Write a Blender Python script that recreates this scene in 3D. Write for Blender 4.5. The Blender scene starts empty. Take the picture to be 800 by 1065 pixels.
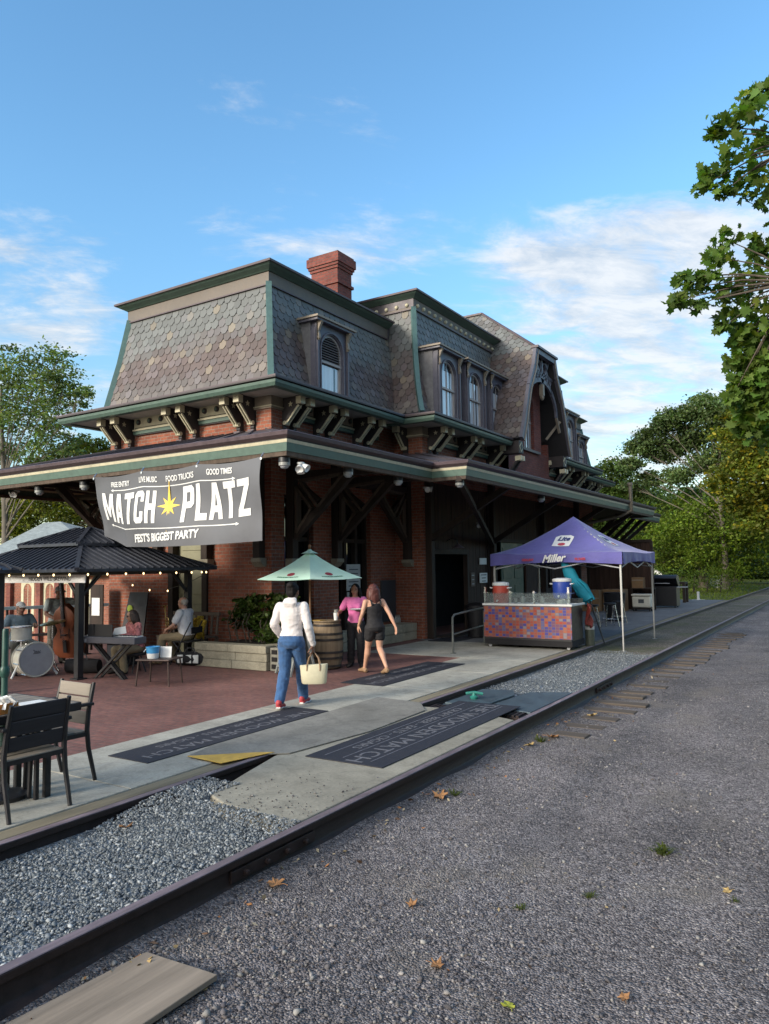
import bpy, bmesh, math, random
import numpy as np
from mathutils import Vector, Matrix

random.seed(7)
RNG = np.random.default_rng(11)
SC = bpy.context.scene
COL = SC.collection
R = math.radians


def lin(r, g, b):
    def f(c):
        c /= 255.0
        return c / 12.92 if c <= 0.04045 else ((c + 0.055) / 1.055) ** 2.4
    return (f(r), f(g), f(b))


# ------------------------------------------------------------------ mesh builder
class MB:
    """collects shapes and links them as one mesh object"""

    def __init__(s):
        s.v, s.f, s.m, s.c, s.cur, s.col = [], [], [], [], 0, (1, 1, 1)
        s.usecol = False

    def add(s, vs, fs, mi=None, col=None):
        b = len(s.v)
        s.v += [tuple(map(float, p)) for p in vs]
        s.c += [tuple(col or s.col)] * len(vs)
        if col is not None:
            s.usecol = True
        for f in fs:
            s.f.append(tuple(b + i for i in f))
            s.m.append(s.cur if mi is None else mi)
        return b

    def box(s, x0, x1, y0, y1, z0, z1, mi=None):
        vs = [(x0, y0, z0), (x1, y0, z0), (x1, y1, z0), (x0, y1, z0), (x0, y0, z1), (x1, y0, z1), (x1, y1, z1), (x0, y1, z1)]
        s.add(vs, [(0, 3, 2, 1), (4, 5, 6, 7), (0, 1, 5, 4), (1, 2, 6, 5), (2, 3, 7, 6), (3, 0, 4, 7)], mi)

    def bar(s, p, q, w, h, up=(0, 0, 1), mi=None, w2=None, h2=None):
        p, q = Vector(p), Vector(q)
        d = (q - p).normalized()
        u = Vector(up)
        a = d.cross(u)
        if a.length < 1e-4:
            a = d.cross(Vector((1, 0, 0)))
        a.normalize()
        b = a.cross(d).normalized()
        w2 = w if w2 is None else w2
        h2 = h if h2 is None else h2
        vs = []
        for c, ww, hh in ((p, w, h), (q, w2, h2)):
            for sa, sb in ((-1, -1), (1, -1), (1, 1), (-1, 1)):
                vs.append(c + a * sa * ww / 2 + b * sb * hh / 2)
        s.add(vs, [(0, 3, 2, 1), (4, 5, 6, 7), (0, 1, 5, 4), (1, 2, 6, 5), (2, 3, 7, 6), (3, 0, 4, 7)], mi)

    def tube(s, pts, r, n=8, mi=None, caps=True):
        pts = [Vector(p) for p in pts]
        rs = r if isinstance(r, (list, tuple)) else [r] * len(pts)
        vs, fs = [], []
        prev = None
        for i, p in enumerate(pts):
            d = (pts[min(i + 1, len(pts) - 1)] - pts[max(i - 1, 0)])
            d = d.normalized() if d.length > 1e-9 else Vector((0, 0, 1))
            if prev is None:
                a = d.cross(Vector((0, 0, 1)))
                if a.length < 1e-3:
                    a = d.cross(Vector((1, 0, 0)))
            else:
                a = prev - d * prev.dot(d)
                if a.length < 1e-4:
                    a = d.cross(Vector((0.3, 1, 0.2)))
            a.normalize()
            prev = a
            b = d.cross(a)
            for k in range(n):
                t = 2 * math.pi * k / n
                vs.append(p + (a * math.cos(t) + b * math.sin(t)) * rs[i])
        for i in range(len(pts) - 1):
            for k in range(n):
                k2 = (k + 1) % n
                fs.append((i * n + k, i * n + k2, (i + 1) * n + k2, (i + 1) * n + k))
        if caps:
            fs.append(tuple(range(n - 1, -1, -1)))
            e = (len(pts) - 1) * n
            fs.append(tuple(e + k for k in range(n)))
        s.add(vs, fs, mi)

    def lathe(s, prof, c=(0, 0, 0), n=24, mat=None, mi=None, caps=True):
        """profile of (radius, height) about +Z at c, or turned by a 3x3/4x4 matrix"""
        vs, fs = [], []
        c = Vector(c)
        for r, z in prof:
            for k in range(n):
                t = 2 * math.pi * k / n
                p = Vector((r * math.cos(t), r * math.sin(t), z))
                if mat is not None:
                    p = mat @ p
                vs.append(p + c)
        for i in range(len(prof) - 1):
            for k in range(n):
                k2 = (k + 1) % n
                fs.append((i * n + k, i * n + k2, (i + 1) * n + k2, (i + 1) * n + k))
        if caps:
            fs.append(tuple(range(n - 1, -1, -1)))
            e = (len(prof) - 1) * n
            fs.append(tuple(e + k for k in range(n)))
        s.add(vs, fs, mi)

    def prism(s, poly, o, u, v, t, mi=None):
        """polygon of (a,b) in the plane o+a*u+b*v, pushed by t along u x v"""
        o, u, v = Vector(o), Vector(u), Vector(v)
        n = u.cross(v).normalized() * t
        k = len(poly)
        vs = [o + u * a + v * b for a, b in poly] + [o + u * a + v * b + n for a, b in poly]
        fs = [tuple(range(k - 1, -1, -1)), tuple(range(k, 2 * k))]
        for i in range(k):
            j = (i + 1) % k
            fs.append((i, j, k + j, k + i))
        s.add(vs, fs, mi)

    def ell(s, c, r, n=12, m=8, rot=None, mi=None):
        c = Vector(c)
        vs, fs = [], []
        for i in range(m + 1):
            ph = math.pi * i / m
            for k in range(n):
                t = 2 * math.pi * k / n
                p = Vector((r[0] * math.sin(ph) * math.cos(t), r[1] * math.sin(ph) * math.sin(t), -r[2] * math.cos(ph)))
                if rot is not None:
                    p = rot @ p
                vs.append(c + p)
        for i in range(m):
            for k in range(n):
                k2 = (k + 1) % n
                fs.append((i * n + k, i * n + k2, (i + 1) * n + k2, (i + 1) * n + k))
        s.add(vs, fs, mi)

    def loft(s, rings, n=16, mi=None):
        """rings of (centre, half-axis vector a, half-axis vector b), closed at both ends"""
        vs, fs = [], []
        for c, a, b in rings:
            c, a, b = Vector(c), Vector(a), Vector(b)
            for k in range(n):
                t = 2 * math.pi * k / n
                vs.append(c + a * math.cos(t) + b * math.sin(t))
        for i in range(len(rings) - 1):
            for k in range(n):
                k2 = (k + 1) % n
                fs.append((i * n + k, i * n + k2, (i + 1) * n + k2, (i + 1) * n + k))
        fs.append(tuple(range(n - 1, -1, -1)))
        e = (len(rings) - 1) * n
        fs.append(tuple(e + k for k in range(n)))
        s.add(vs, fs, mi)

    def quad(s, *p, mi=None):
        s.add(p, [tuple(range(len(p)))], mi)

    def sweep(s, path, prof, mi=None, z=0.0, closed=False):
        """closed profile [(out, z)] along a 2D path; outward is to the right of travel"""
        P = [Vector((p[0], p[1])) for p in path]
        n, k = len(P), len(prof)
        vs = []
        for i in range(n):
            if closed:
                a, b = (P[i] - P[i - 1]).normalized(), (P[(i + 1) % n] - P[i]).normalized()
            else:
                a = (P[i] - P[i - 1]).normalized() if i else (P[1] - P[0]).normalized()
                b = (P[i + 1] - P[i]).normalized() if i < n - 1 else a
            na, nb = Vector((a.y, -a.x)), Vector((b.y, -b.x))
            m = na + nb
            m = m / max(1e-6, m.dot(na))
            for o, zz in prof:
                q = P[i] + m * o
                vs.append((q.x, q.y, zz + z))
        fs = []
        for i in range(n if closed else n - 1):
            i2 = (i + 1) % n
            for j in range(k):
                j2 = (j + 1) % k
                fs.append((i * k + j, i2 * k + j, i2 * k + j2, i * k + j2))
        if not closed:
            fs.append(tuple(range(k)))
            fs.append(tuple((n - 1) * k + j for j in range(k - 1, -1, -1)))
        s.add(vs, fs, mi)

    def build(s, name, mats, parent=None, smooth=False, bevel=0.0, loc=None, fix=True):
        me = bpy.data.meshes.new(name)
        off = Vector((0, 0, 0))
        if loc is not None:
            off = Vector(loc)
        me.from_pydata([tuple(Vector(p) - off) for p in s.v], [], s.f)
        mats = mats if isinstance(mats, (list, tuple)) else [mats]
        for m in mats:
            me.materials.append(m)
        if len(mats) > 1:
            me.polygons.foreach_set('material_index', s.m)
        if s.usecol:
            at = me.color_attributes.new('Col', 'FLOAT_COLOR', 'POINT')
            at.data.foreach_set('color', np.array([(c[0], c[1], c[2], 1) for c in s.c], 'f').ravel())
        if fix:
            bm = bmesh.new()
            bm.from_mesh(me)
            bmesh.ops.recalc_face_normals(bm, faces=bm.faces)
            bm.to_mesh(me)
            bm.free()
        if smooth:
            me.polygons.foreach_set('use_smooth', [True] * len(me.polygons))
            me.set_sharp_from_angle(angle=R(40))
        me.update()
        o = bpy.data.objects.new(name, me)
        COL.objects.link(o)
        if bevel:
            b = o.modifiers.new('Bevel', 'BEVEL')
            b.width, b.segments, b.limit_method = bevel, 2, 'ANGLE'
        if parent is not None:
            o.parent = parent
            if loc is None and parent.get('_w'):
                o.location = -Vector(parent['_w'])
        if loc is not None:
            o.location = off if parent is None else off - Vector(parent.get('_w', (0, 0, 0)))
        return o


def tag(o, label=None, cat=None, group=None, kind=None):
    if label:
        o['label'] = label
    if cat:
        o['category'] = cat
    if group:
        o['group'] = group
    if kind:
        o['kind'] = kind
    return o


def thing(name, loc, label, cat, group=None, rz=0, world=False):
    """an Empty at the thing's base; world=True: its parts are given in world coordinates"""
    o = bpy.data.objects.new(name, None)
    o.empty_display_size = 0.2
    o.location = loc
    o.rotation_euler = (0, 0, rz)
    COL.objects.link(o)
    if world:
        o['_w'] = tuple(loc)
    return tag(o, label, cat, group)


def rebase(o):
    """move a one-mesh thing's origin to the middle of its base"""
    me = o.data
    n = len(me.vertices)
    a = np.empty(n * 3, 'f')
    me.vertices.foreach_get('co', a)
    a = a.reshape(-1, 3)
    lo, hi = a.min(0), a.max(0)
    off = np.array([(lo[0] + hi[0]) / 2, (lo[1] + hi[1]) / 2, lo[2]], 'f')
    me.vertices.foreach_set('co', (a - off).ravel())
    me.update()
    o.location = Vector(o.location) + Vector([float(x) for x in off])
    return o


def copy_tree(o, parent=None):
    c = o.copy()
    COL.objects.link(c)
    c.parent = parent
    for ch in list(o.children):
        copy_tree(ch, c)
    return c


def np_mesh(name, V, F, mats, colors=None, smooth=False):
    """fast mesh from arrays: V (n,3), F (m,3)"""
    me = bpy.data.meshes.new(name)
    n, m = len(V), len(F)
    k = F.shape[1]
    me.vertices.add(n)
    me.vertices.foreach_set('co', np.asarray(V, 'f').ravel())
    me.loops.add(m * k)
    me.loops.foreach_set('vertex_index', np.asarray(F, 'i').ravel())
    me.polygons.add(m)
    me.polygons.foreach_set('loop_start', np.arange(0, m * k, k, dtype='i'))
    me.polygons.foreach_set('loop_total', np.full(m, k, 'i'))
    if smooth:
        me.polygons.foreach_set('use_smooth', np.ones(m, bool))
    me.update(calc_edges=True)
    for mt in (mats if isinstance(mats, (list, tuple)) else [mats]):
        me.materials.append(mt)
    if colors is not None:
        at = me.color_attributes.new('Col', 'FLOAT_COLOR', 'POINT')
        c4 = np.ones((n, 4), 'f')
        c4[:, :3] = colors
        at.data.foreach_set('color', c4.ravel())
    o = bpy.data.objects.new(name, me)
    COL.objects.link(o)
    return o


def text_mesh(s, size=1.0, extrude=0.004, bold=0.0, xs=1.0, shear=0.0, align='CENTER', spacing=1.0):
    """lettering as (verts, faces) in its own XY plane, centred"""
    cu = bpy.data.curves.new('lettering_curve', 'FONT')
    cu.body, cu.size, cu.extrude, cu.offset, cu.shear = s, size, extrude, bold, shear
    cu.align_x, cu.align_y = align, 'CENTER'
    cu.space_character = spacing
    cu.resolution_u = 3
    o = bpy.data.objects.new('lettering_temp', cu)
    COL.objects.link(o)
    dg = bpy.context.evaluated_depsgraph_get()
    me = bpy.data.meshes.new_from_object(o.evaluated_get(dg))
    bm = bmesh.new()
    bm.from_mesh(me)
    bmesh.ops.triangulate(bm, faces=bm.faces)
    for q in range(3):      # short edges, so that letters follow cloth
        lg = [e for e in bm.edges if e.calc_length() > 0.16 * size]
        if lg:
            bmesh.ops.subdivide_edges(bm, edges=lg, cuts=1)
            bmesh.ops.triangulate(bm, faces=bm.faces)
    bm.to_mesh(me)
    bm.free()
    vs = [(v.co.x * xs, v.co.y, v.co.z) for v in me.vertices]
    fs = [tuple(p.vertices) for p in me.polygons]
    bpy.data.objects.remove(o)
    bpy.data.curves.remove(cu)
    bpy.data.meshes.remove(me)
    return vs, fs


def put_text(mb, s, o, u, v, size, extrude=0.003, bold=0.0, xs=1.0, shear=0.0, mi=None, fn=None, spacing=1.0, align='CENTER'):
    vs, fs = text_mesh(s, size, extrude, bold, xs, shear, align, spacing)
    o, u, v = Vector(o), Vector(u).normalized(), Vector(v).normalized()
    n = u.cross(v)
    if fn is None:
        vs = [o + u * a + v * b + n * c for a, b, c in vs]
    else:
        vs = [fn(a, b, c) for a, b, c in vs]
    mb.add(vs, fs, mi)
    return vs


# ------------------------------------------------------------------ materials
def new_mat(name):
    m = bpy.data.materials.new(name)
    m.use_nodes = True
    nt = m.node_tree
    b = nt.nodes['Principled BSDF']
    return m, nt, b


def nd(nt, typ, **kw):
    n = nt.nodes.new(typ)
    for k, v in kw.items():
        setattr(n, k, v)
    return n


def mixc(nt, fac, a, b, mode='MIX'):
    n = nd(nt, 'ShaderNodeMix', data_type='RGBA', blend_type=mode)
    for sock, val in ((0, fac), (6, a), (7, b)):
        if isinstance(val, bpy.types.NodeSocket):
            nt.links.new(val, n.inputs[sock])
        elif sock == 0:
            n.inputs[0].default_value = val
        else:
            n.inputs[sock].default_value = (*val[:3], 1)
    return n.outputs[2]


def noise_node(nt, vec, scale, detail=4, rough=0.6, dist=0.0):
    n = nd(nt, 'ShaderNodeTexNoise')
    n.inputs['Scale'].default_value = scale
    n.inputs['Detail'].default_value = detail
    n.inputs['Roughness'].default_value = rough
    n.inputs['Distortion'].default_value = dist
    nt.links.new(vec, n.inputs['Vector'])
    return n.outputs['Fac']


def ramp(nt, fac, stops):
    r = nd(nt, 'ShaderNodeValToRGB')
    el = r.color_ramp.elements
    while len(el) < len(stops):
        el.new(0.5)
    for e, (p, c) in zip(el, stops):
        e.position = p
        e.color = (*c[:3], 1) if not isinstance(c, (int, float)) else (c, c, c, 1)
    nt.links.new(fac, r.inputs['Fac'])
    return r.outputs['Color']


def objcoord(nt, scale=(1, 1, 1)):
    t = nd(nt, 'ShaderNodeTexCoord')
    mp = nd(nt, 'ShaderNodeMapping')
    mp.inputs['Scale'].default_value = scale
    nt.links.new(t.outputs['Object'], mp.inputs['Vector'])
    return mp.outputs['Vector']


def bump(nt, b, h, dist=0.01, strength=0.6):
    bp = nd(nt, 'ShaderNodeBump')
    bp.inputs['Distance'].default_value = dist
    bp.inputs['Strength'].default_value = strength
    nt.links.new(h, bp.inputs['Height'])
    nt.links.new(bp.outputs['Normal'], b.inputs['Normal'])


def M(name, col, rough=0.6, var=0.18, scale=6.0, dirt=0.25, metal=0.0, spec=0.4, stretch=(1, 1, 1), bmp=0.0, bscale=60.0, usecol=False, sheen=0.0):
    """painted / plain surface with fine and broad variation and a little grime"""
    m, nt, b = new_mat(name)
    vec = objcoord(nt, stretch)
    f1 = noise_node(nt, vec, scale, 6, 0.65)
    f2 = noise_node(nt, vec, scale * 0.17, 3, 0.5)
    c1 = tuple(c * (1 - var) for c in col)
    c2 = tuple(min(1, c * (1 + var)) for c in col)
    base = ramp(nt, f1, [(0.32, c1), (0.68, c2)])
    if usecol:
        at = nd(nt, 'ShaderNodeVertexColor', layer_name='Col')
        base = mixc(nt, 1.0, base, at.outputs['Color'], 'MULTIPLY')
    if dirt:
        d = ramp(nt, f2, [(0.45, 0.0), (0.75, 1.0)])
        mul = nd(nt, 'ShaderNodeMath', operation='MULTIPLY')
        nt.links.new(d, mul.inputs[0])
        mul.inputs[1].default_value = dirt
        base = mixc(nt, mul.outputs[0], base, tuple(c * 0.45 + 0.02 for c in col))
    nt.links.new(base, b.inputs['Base Color'])
    b.inputs['Roughness'].default_value = rough
    rr = ramp(nt, f1, [(0.3, max(0, rough - 0.1)), (0.7, min(1, rough + 0.1))])
    nt.links.new(rr, b.inputs['Roughness'])
    b.inputs['Metallic'].default_value = metal
    b.inputs['Specular IOR Level'].default_value = spec
    if sheen:
        b.inputs['Sheen Weight'].default_value = sheen
    if bmp:
        f3 = noise_node(nt, vec, bscale, 5, 0.7)
        bump(nt, b, f3, bmp, 0.7)
    return m


def M_brick(name, c1, c2, mortar, horizontal=False, bw=0.21, rh=0.072, scale=1.0):
    m, nt, b = new_mat(name)
    t = nd(nt, 'ShaderNodeTexCoord')
    sp = nd(nt, 'ShaderNodeSeparateXYZ')
    nt.links.new(t.outputs['Object'], sp.inputs[0])
    cb = nd(nt, 'ShaderNodeCombineXYZ')
    if horizontal:
        nt.links.new(sp.outputs[0], cb.inputs[0])
        nt.links.new(sp.outputs[1], cb.inputs[1])
    else:
        ad = nd(nt, 'ShaderNodeMath', operation='ADD')
        nt.links.new(sp.outputs[0], ad.inputs[0])
        nt.links.new(sp.outputs[1], ad.inputs[1])
        nt.links.new(ad.outputs[0], cb.inputs[0])
        nt.links.new(sp.outputs[2], cb.inputs[1])
    br = nd(nt, 'ShaderNodeTexBrick')
    br.inputs['Scale'].default_value = scale
    br.inputs['Brick Width'].default_value = bw
    br.inputs['Row Height'].default_value = rh
    br.inputs['Mortar Size'].default_value = 0.007
    br.inputs['Mortar Smooth'].default_value = 0.25
    br.inputs['Bias'].default_value = -0.1
    br.inputs['Color1'].default_value = (*c1, 1)
    br.inputs['Color2'].default_value = (*c2, 1)
    br.inputs['Mortar'].default_value = (*mortar, 1)
    nt.links.new(cb.outputs[0], br.inputs['Vector'])
    f1 = noise_node(nt, t.outputs['Object'], 14, 5, 0.7)
    f2 = noise_node(nt, t.outputs['Object'], 0.8, 4, 0.6)
    v1 = ramp(nt, f1, [(0.3, 0.72), (0.7, 1.2)])
    v2 = ramp(nt, f2, [(0.3, 0.68), (0.68, 1.12)])
    c = mixc(nt, 1.0, br.outputs['Color'], v1, 'MULTIPLY')
    c = mixc(nt, 1.0, c, v2, 'MULTIPLY')
    nt.links.new(c, b.inputs['Base Color'])
    b.inputs['Roughness'].default_value = 0.85
    b.inputs['Specular IOR Level'].default_value = 0.25
    inv = nd(nt, 'ShaderNodeMath', operation='SUBTRACT')
    inv.inputs[0].default_value = 1.0
    nt.links.new(br.outputs['Fac'], inv.inputs[1])
    ad2 = nd(nt, 'ShaderNodeMath', operation='MULTIPLY_ADD')
    nt.links.new(f1, ad2.inputs[0])
    ad2.inputs[1].default_value = 0.35
    nt.links.new(inv.outputs[0], ad2.inputs[2])
    bump(nt, b, ad2.outputs[0], 0.006, 0.8)
    return m


def M_wood(name, col, axis='Z', rough=0.75, var=0.35, scale=9.0):
    st = {'Z': (1, 1, 0.06), 'X': (0.06, 1, 1), 'Y': (1, 0.06, 1)}[axis]
    return M(name, col, rough, var, scale, 0.3, spec=0.2, stretch=st, bmp=0.004, bscale=28)


def M_glass(name, col=(0.02, 0.025, 0.03), rough=0.04, spec=1.0):
    m, nt, b = new_mat(name)
    vec = objcoord(nt)
    f = noise_node(nt, vec, 1.3, 2, 0.5)
    c = ramp(nt, f, [(0.3, tuple(x * 0.7 for x in col)), (0.7, tuple(x * 1.4 for x in col))])
    nt.links.new(c, b.inputs['Base Color'])
    b.inputs['Roughness'].default_value = rough
    b.inputs['Specular IOR Level'].default_value = spec
    b.inputs['IOR'].default_value = 1.6
    bump(nt, b, f, 0.004, 0.25)
    return m


def M_leaf(name, stops, trans=0.42):
    """leaf surface: own colour from the leaf's colour attribute, lets some light through"""
    m, nt, b = new_mat(name)
    at = nd(nt, 'ShaderNodeVertexColor', layer_name='Col')
    vec = objcoord(nt)
    f = noise_node(nt, vec, 5.0, 3, 0.6)
    rc = ramp(nt, f, stops)
    c = mixc(nt, 1.0, rc, at.outputs['Color'], 'MULTIPLY')
    nt.links.new(c, b.inputs['Base Color'])
    b.inputs['Roughness'].default_value = 0.5
    b.inputs['Specular IOR Level'].default_value = 0.3
    tr = nd(nt, 'ShaderNodeBsdfTranslucent')
    c2 = mixc(nt, 1.0, c, (0.9, 1.0, 0.35), 'MULTIPLY')
    nt.links.new(c2, tr.inputs['Color'])
    mx = nd(nt, 'ShaderNodeMixShader')
    mx.inputs[0].default_value = trans
    nt.links.new(b.outputs[0], mx.inputs[1])
    nt.links.new(tr.outputs[0], mx.inputs[2])
    nt.links.new(mx.outputs[0], nt.nodes['Material Output'].inputs['Surface'])
    return m


def M_emit(name, col, strength):
    m, nt, b = new_mat(name)
    b.inputs['Base Color'].default_value = (*col, 1)
    b.inputs['Emission Color'].default_value = (*col, 1)
    b.inputs['Emission Strength'].default_value = strength
    return m
# ------------------------------------------------------------------ camera, sky, sun
CAM_R = Matrix(((0.846048, 0.051688, 0.530595), (0.532878, -0.052852, -0.844540), (-0.015609, 0.997264, -0.072258)))
H = 1.8
cam = bpy.data.cameras.new('camera')
camo = bpy.data.objects.new('camera', cam)
COL.objects.link(camo)
camo.matrix_world = Matrix.Translation((0, 0, H)) @ CAM_R.to_4x4()
cam.sensor_fit = 'VERTICAL'
cam.sensor_height = 36.0
cam.lens = 775.0 / 1065.0 * 36.0
cam.clip_end = 3000
cam.clip_start = 0.05
SC.camera = camo

SUN_EL, SUN_AZ = 19.0, 201.0        # azimuth the light comes from, degrees clockwise from +Y
w = bpy.data.worlds.new('World')
SC.world = w
w.use_nodes = True
nt = w.node_tree
bg = nt.nodes['Background']
sky = nd(nt, 'ShaderNodeTexSky', sky_type='NISHITA')
sky.sun_disc = False
sky.sun_elevation = R(SUN_EL)
sky.sun_rotation = R(SUN_AZ)
sky.air_density = 1.25
sky.dust_density = 0.3
sky.ozone_density = 2.5
tc = nd(nt, 'ShaderNodeTexCoord')
# thin cloud banks in the sky: noise over the dome, gathered where the clouds stand
sx = nd(nt, 'ShaderNodeSeparateXYZ')
nt.links.new(tc.outputs['Generated'], sx.inputs[0])


def mth(op, a, b=None, c=None):
    n = nd(nt, 'ShaderNodeMath', operation=op)
    for i, v in enumerate((a, b, c)):
        if v is None:
            continue
        if isinstance(v, bpy.types.NodeSocket):
            nt.links.new(v, n.inputs[i])
        else:
            n.inputs[i].default_value = v
    return n.outputs[0]


CLOUD_SHIFT = (4.4, 3.3)
zz = mth('ADD', mth('MAXIMUM', sx.outputs[2], 0.0), 0.16)
px_, py_ = mth('DIVIDE', sx.outputs[0], zz), mth('DIVIDE', sx.outputs[1], zz)
# cloud plane turned so that the long axis of the streaks crosses the view
al = mth('MULTIPLY_ADD', px_, 0.84, mth('MULTIPLY', py_, 0.53))
ac = mth('MULTIPLY_ADD', px_, -0.53, mth('MULTIPLY', py_, 0.84))
cx = nd(nt, 'ShaderNodeCombineXYZ')
nt.links.new(mth('MULTIPLY_ADD', al, 1.15, CLOUD_SHIFT[0]), cx.inputs[0])
nt.links.new(mth('MULTIPLY_ADD', ac, 1.9, mth('MULTIPLY_ADD', al, -0.30, CLOUD_SHIFT[1])), cx.inputs[1])
n1 = noise_node(nt, cx.outputs[0], 1.5, 9, 0.62, 0.5)
n2 = noise_node(nt, cx.outputs[0], 4.6, 8, 0.64, 0.3)
cl = mth('MULTIPLY_ADD', n2, 0.35, mth('MULTIPLY', n1, 0.75))


def bank(d, k0, k1, amt):
    d = Vector(d).normalized()
    dp = nd(nt, 'ShaderNodeVectorMath', operation='DOT_PRODUCT')
    nt.links.new(tc.outputs['Generated'], dp.inputs[0])
    dp.inputs[1].default_value = d
    mr = nd(nt, 'ShaderNodeMapRange', interpolation_type='SMOOTHSTEP')
    nt.links.new(dp.outputs['Value'], mr.inputs[0])
    mr.inputs[1].default_value, mr.inputs[2].default_value = k0, k1
    mr.inputs[3].default_value, mr.inputs[4].default_value = 0.0, amt
    return mr.outputs[0]


up = nd(nt, 'ShaderNodeMapRange', interpolation_type='SMOOTHSTEP')      # the right-hand clouds stop at mid height
nt.links.new(sx.outputs[2], up.inputs[0])
up.inputs[1].default_value, up.inputs[2].default_value = 0.49, 0.40
up.inputs[3].default_value, up.inputs[4].default_value = 0.0, 1.0
banks = mth('ADD', bank((-0.17, 0.95, 0.25), 0.945, 0.994, 0.20), bank((-0.24, 0.87, 0.41), 0.955, 0.998, 0.10))
banks = mth('MULTIPLY', banks, up.outputs[0])
banks = mth('ADD', banks, bank((-0.82, 0.50, 0.28), 0.978, 0.9995, 0.20))
banks = mth('ADD', banks, bank((-0.56, 0.71, 0.42), 0.978, 0.9995, 0.12))
banks = mth('ADD', banks, bank((0.55, 0.80, 0.25), 0.86, 0.99, 0.10))
# unseen cloud added overhead and behind the viewer, as soft neutral fill light
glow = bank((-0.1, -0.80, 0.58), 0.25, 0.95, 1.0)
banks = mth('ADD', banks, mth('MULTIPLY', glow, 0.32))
low = nd(nt, 'ShaderNodeMapRange', interpolation_type='SMOOTHSTEP')
nt.links.new(sx.outputs[2], low.inputs[0])
low.inputs[1].default_value, low.inputs[2].default_value = 0.42, 0.05
low.inputs[3].default_value, low.inputs[4].default_value = 0.0, 0.06
banks = mth('ADD', banks, low.outputs[0])
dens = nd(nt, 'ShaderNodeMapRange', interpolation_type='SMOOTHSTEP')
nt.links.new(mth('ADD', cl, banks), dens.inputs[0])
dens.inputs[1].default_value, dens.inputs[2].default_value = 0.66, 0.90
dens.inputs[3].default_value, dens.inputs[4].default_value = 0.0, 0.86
hs = nd(nt, 'ShaderNodeHueSaturation')
hs.inputs['Saturation'].default_value = 1.12
hs.inputs['Value'].default_value = 1.0
nt.links.new(sky.outputs[0], hs.inputs['Color'])
body = ramp(nt, n2, [(0.36, (1.35, 1.55, 1.8)), (0.60, (2.25, 2.25, 2.25))])
body = mixc(nt, glow, body, (6.4, 6.1, 5.6))       # added unseen cloud made brighter, to light the front walls and ground
hz = nd(nt, 'ShaderNodeMapRange', interpolation_type='SMOOTHSTEP')
nt.links.new(sx.outputs[2], hz.inputs[0])
hz.inputs[1].default_value, hz.inputs[2].default_value = 0.06, 0.46
tint = mixc(nt, hz.outputs[0], (0.50, 0.52, 0.54), (0.60, 0.70, 0.72))
air = mixc(nt, 1.0, hs.outputs[0], tint, 'MULTIPLY')
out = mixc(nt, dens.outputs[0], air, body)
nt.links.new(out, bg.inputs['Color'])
bg.inputs['Strength'].default_value = 0.15

sun = bpy.data.lights.new('sun', 'SUN')
sun.energy = 1.5
sun.angle = R(14)
sun.color = (1.0, 0.91, 0.78)
suno = bpy.data.objects.new('sun', sun)
COL.objects.link(suno)
sd = Vector((math.sin(R(SUN_AZ)) * math.cos(R(SUN_EL)), math.cos(R(SUN_AZ)) * math.cos(R(SUN_EL)), math.sin(R(SUN_EL))))
suno.rotation_euler = sd.to_track_quat('Z', 'Y').to_euler()
suno.location = (0, -10, 20)

SC.view_settings.view_transform = 'Standard'
SC.view_settings.look = 'None'
SC.view_settings.gamma = 1.0
SC.view_settings.exposure = 1.5
SC.view_settings.use_curve_mapping = False
SC.cycles.use_denoising = True
SC.cycles.max_bounces = 6
SC.cycles.diffuse_bounces = 3
SC.cycles.transparent_max_bounces = 8
SC.cycles.sample_clamp_indirect = 6.0
# ------------------------------------------------------------------ ground materials
def M_ground(name, cols, rough=0.9, s1=90.0, s2=14.0, bmp=0.012, patch=None, spec=0.25, tracks=False):
    m, nt, b = new_mat(name)
    vec = objcoord(nt)
    vo = nd(nt, 'ShaderNodeTexVoronoi')
    vo.inputs['Scale'].default_value = s1
    nt.links.new(vec, vo.inputs['Vector'])
    sep = nd(nt, 'ShaderNodeSeparateColor')
    nt.links.new(vo.outputs['Color'], sep.inputs[0])
    f2 = noise_node(nt, vec, s2, 6, 0.7)
    f3 = noise_node(nt, vec, 0.55, 5, 0.62)
    base = ramp(nt, sep.outputs[0], [(0.0, cols[0]), (0.5, cols[1]), (0.93, cols[2]), (1.0, cols[3])])
    v = ramp(nt, f2, [(0.28, 0.62), (0.7, 1.25)])
    base = mixc(nt, 1.0, base, v, 'MULTIPLY')
    v3 = ramp(nt, f3, [(0.3, 0.62), (0.52, 1.0), (0.7, 1.3)])
    base = mixc(nt, 1.0, base, v3, 'MULTIPLY')
    if tracks:
        tv = objcoord(nt, (1.0, .07, 1))
        tf = ramp(nt, noise_node(nt, tv, 0.9, 4, .55, .4), [(.46, 0.0), (.62, 1.0)])
        base = mixc(nt, tf, base, mixc(nt, 1.0, base, (1.32, 1.28, 1.24), 'MULTIPLY'))
    if patch:
        pf = ramp(nt, noise_node(nt, vec, patch[1], 6, 0.65), [(patch[2], 0.0), (patch[2] + 0.12, patch[3])])
        base = mixc(nt, pf, base, patch[0])
    nt.links.new(base, b.inputs['Base Color'])
    b.inputs['Roughness'].default_value = rough
    b.inputs['Specular IOR Level'].default_value = spec
    h = mth_nt(nt, 'MULTIPLY_ADD', vo.outputs['Distance'], -0.8, f2)
    bump(nt, b, h, bmp, 0.9)
    return m


def mth_nt(nt, op, a, b=None, c=None):
    n = nd(nt, 'ShaderNodeMath', operation=op)
    for i, v in enumerate((a, b, c)):
        if v is None:
            continue
        if isinstance(v, bpy.types.NodeSocket):
            nt.links.new(v, n.inputs[i])
        else:
            n.inputs[i].default_value = v
    return n.outputs[0]


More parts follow.
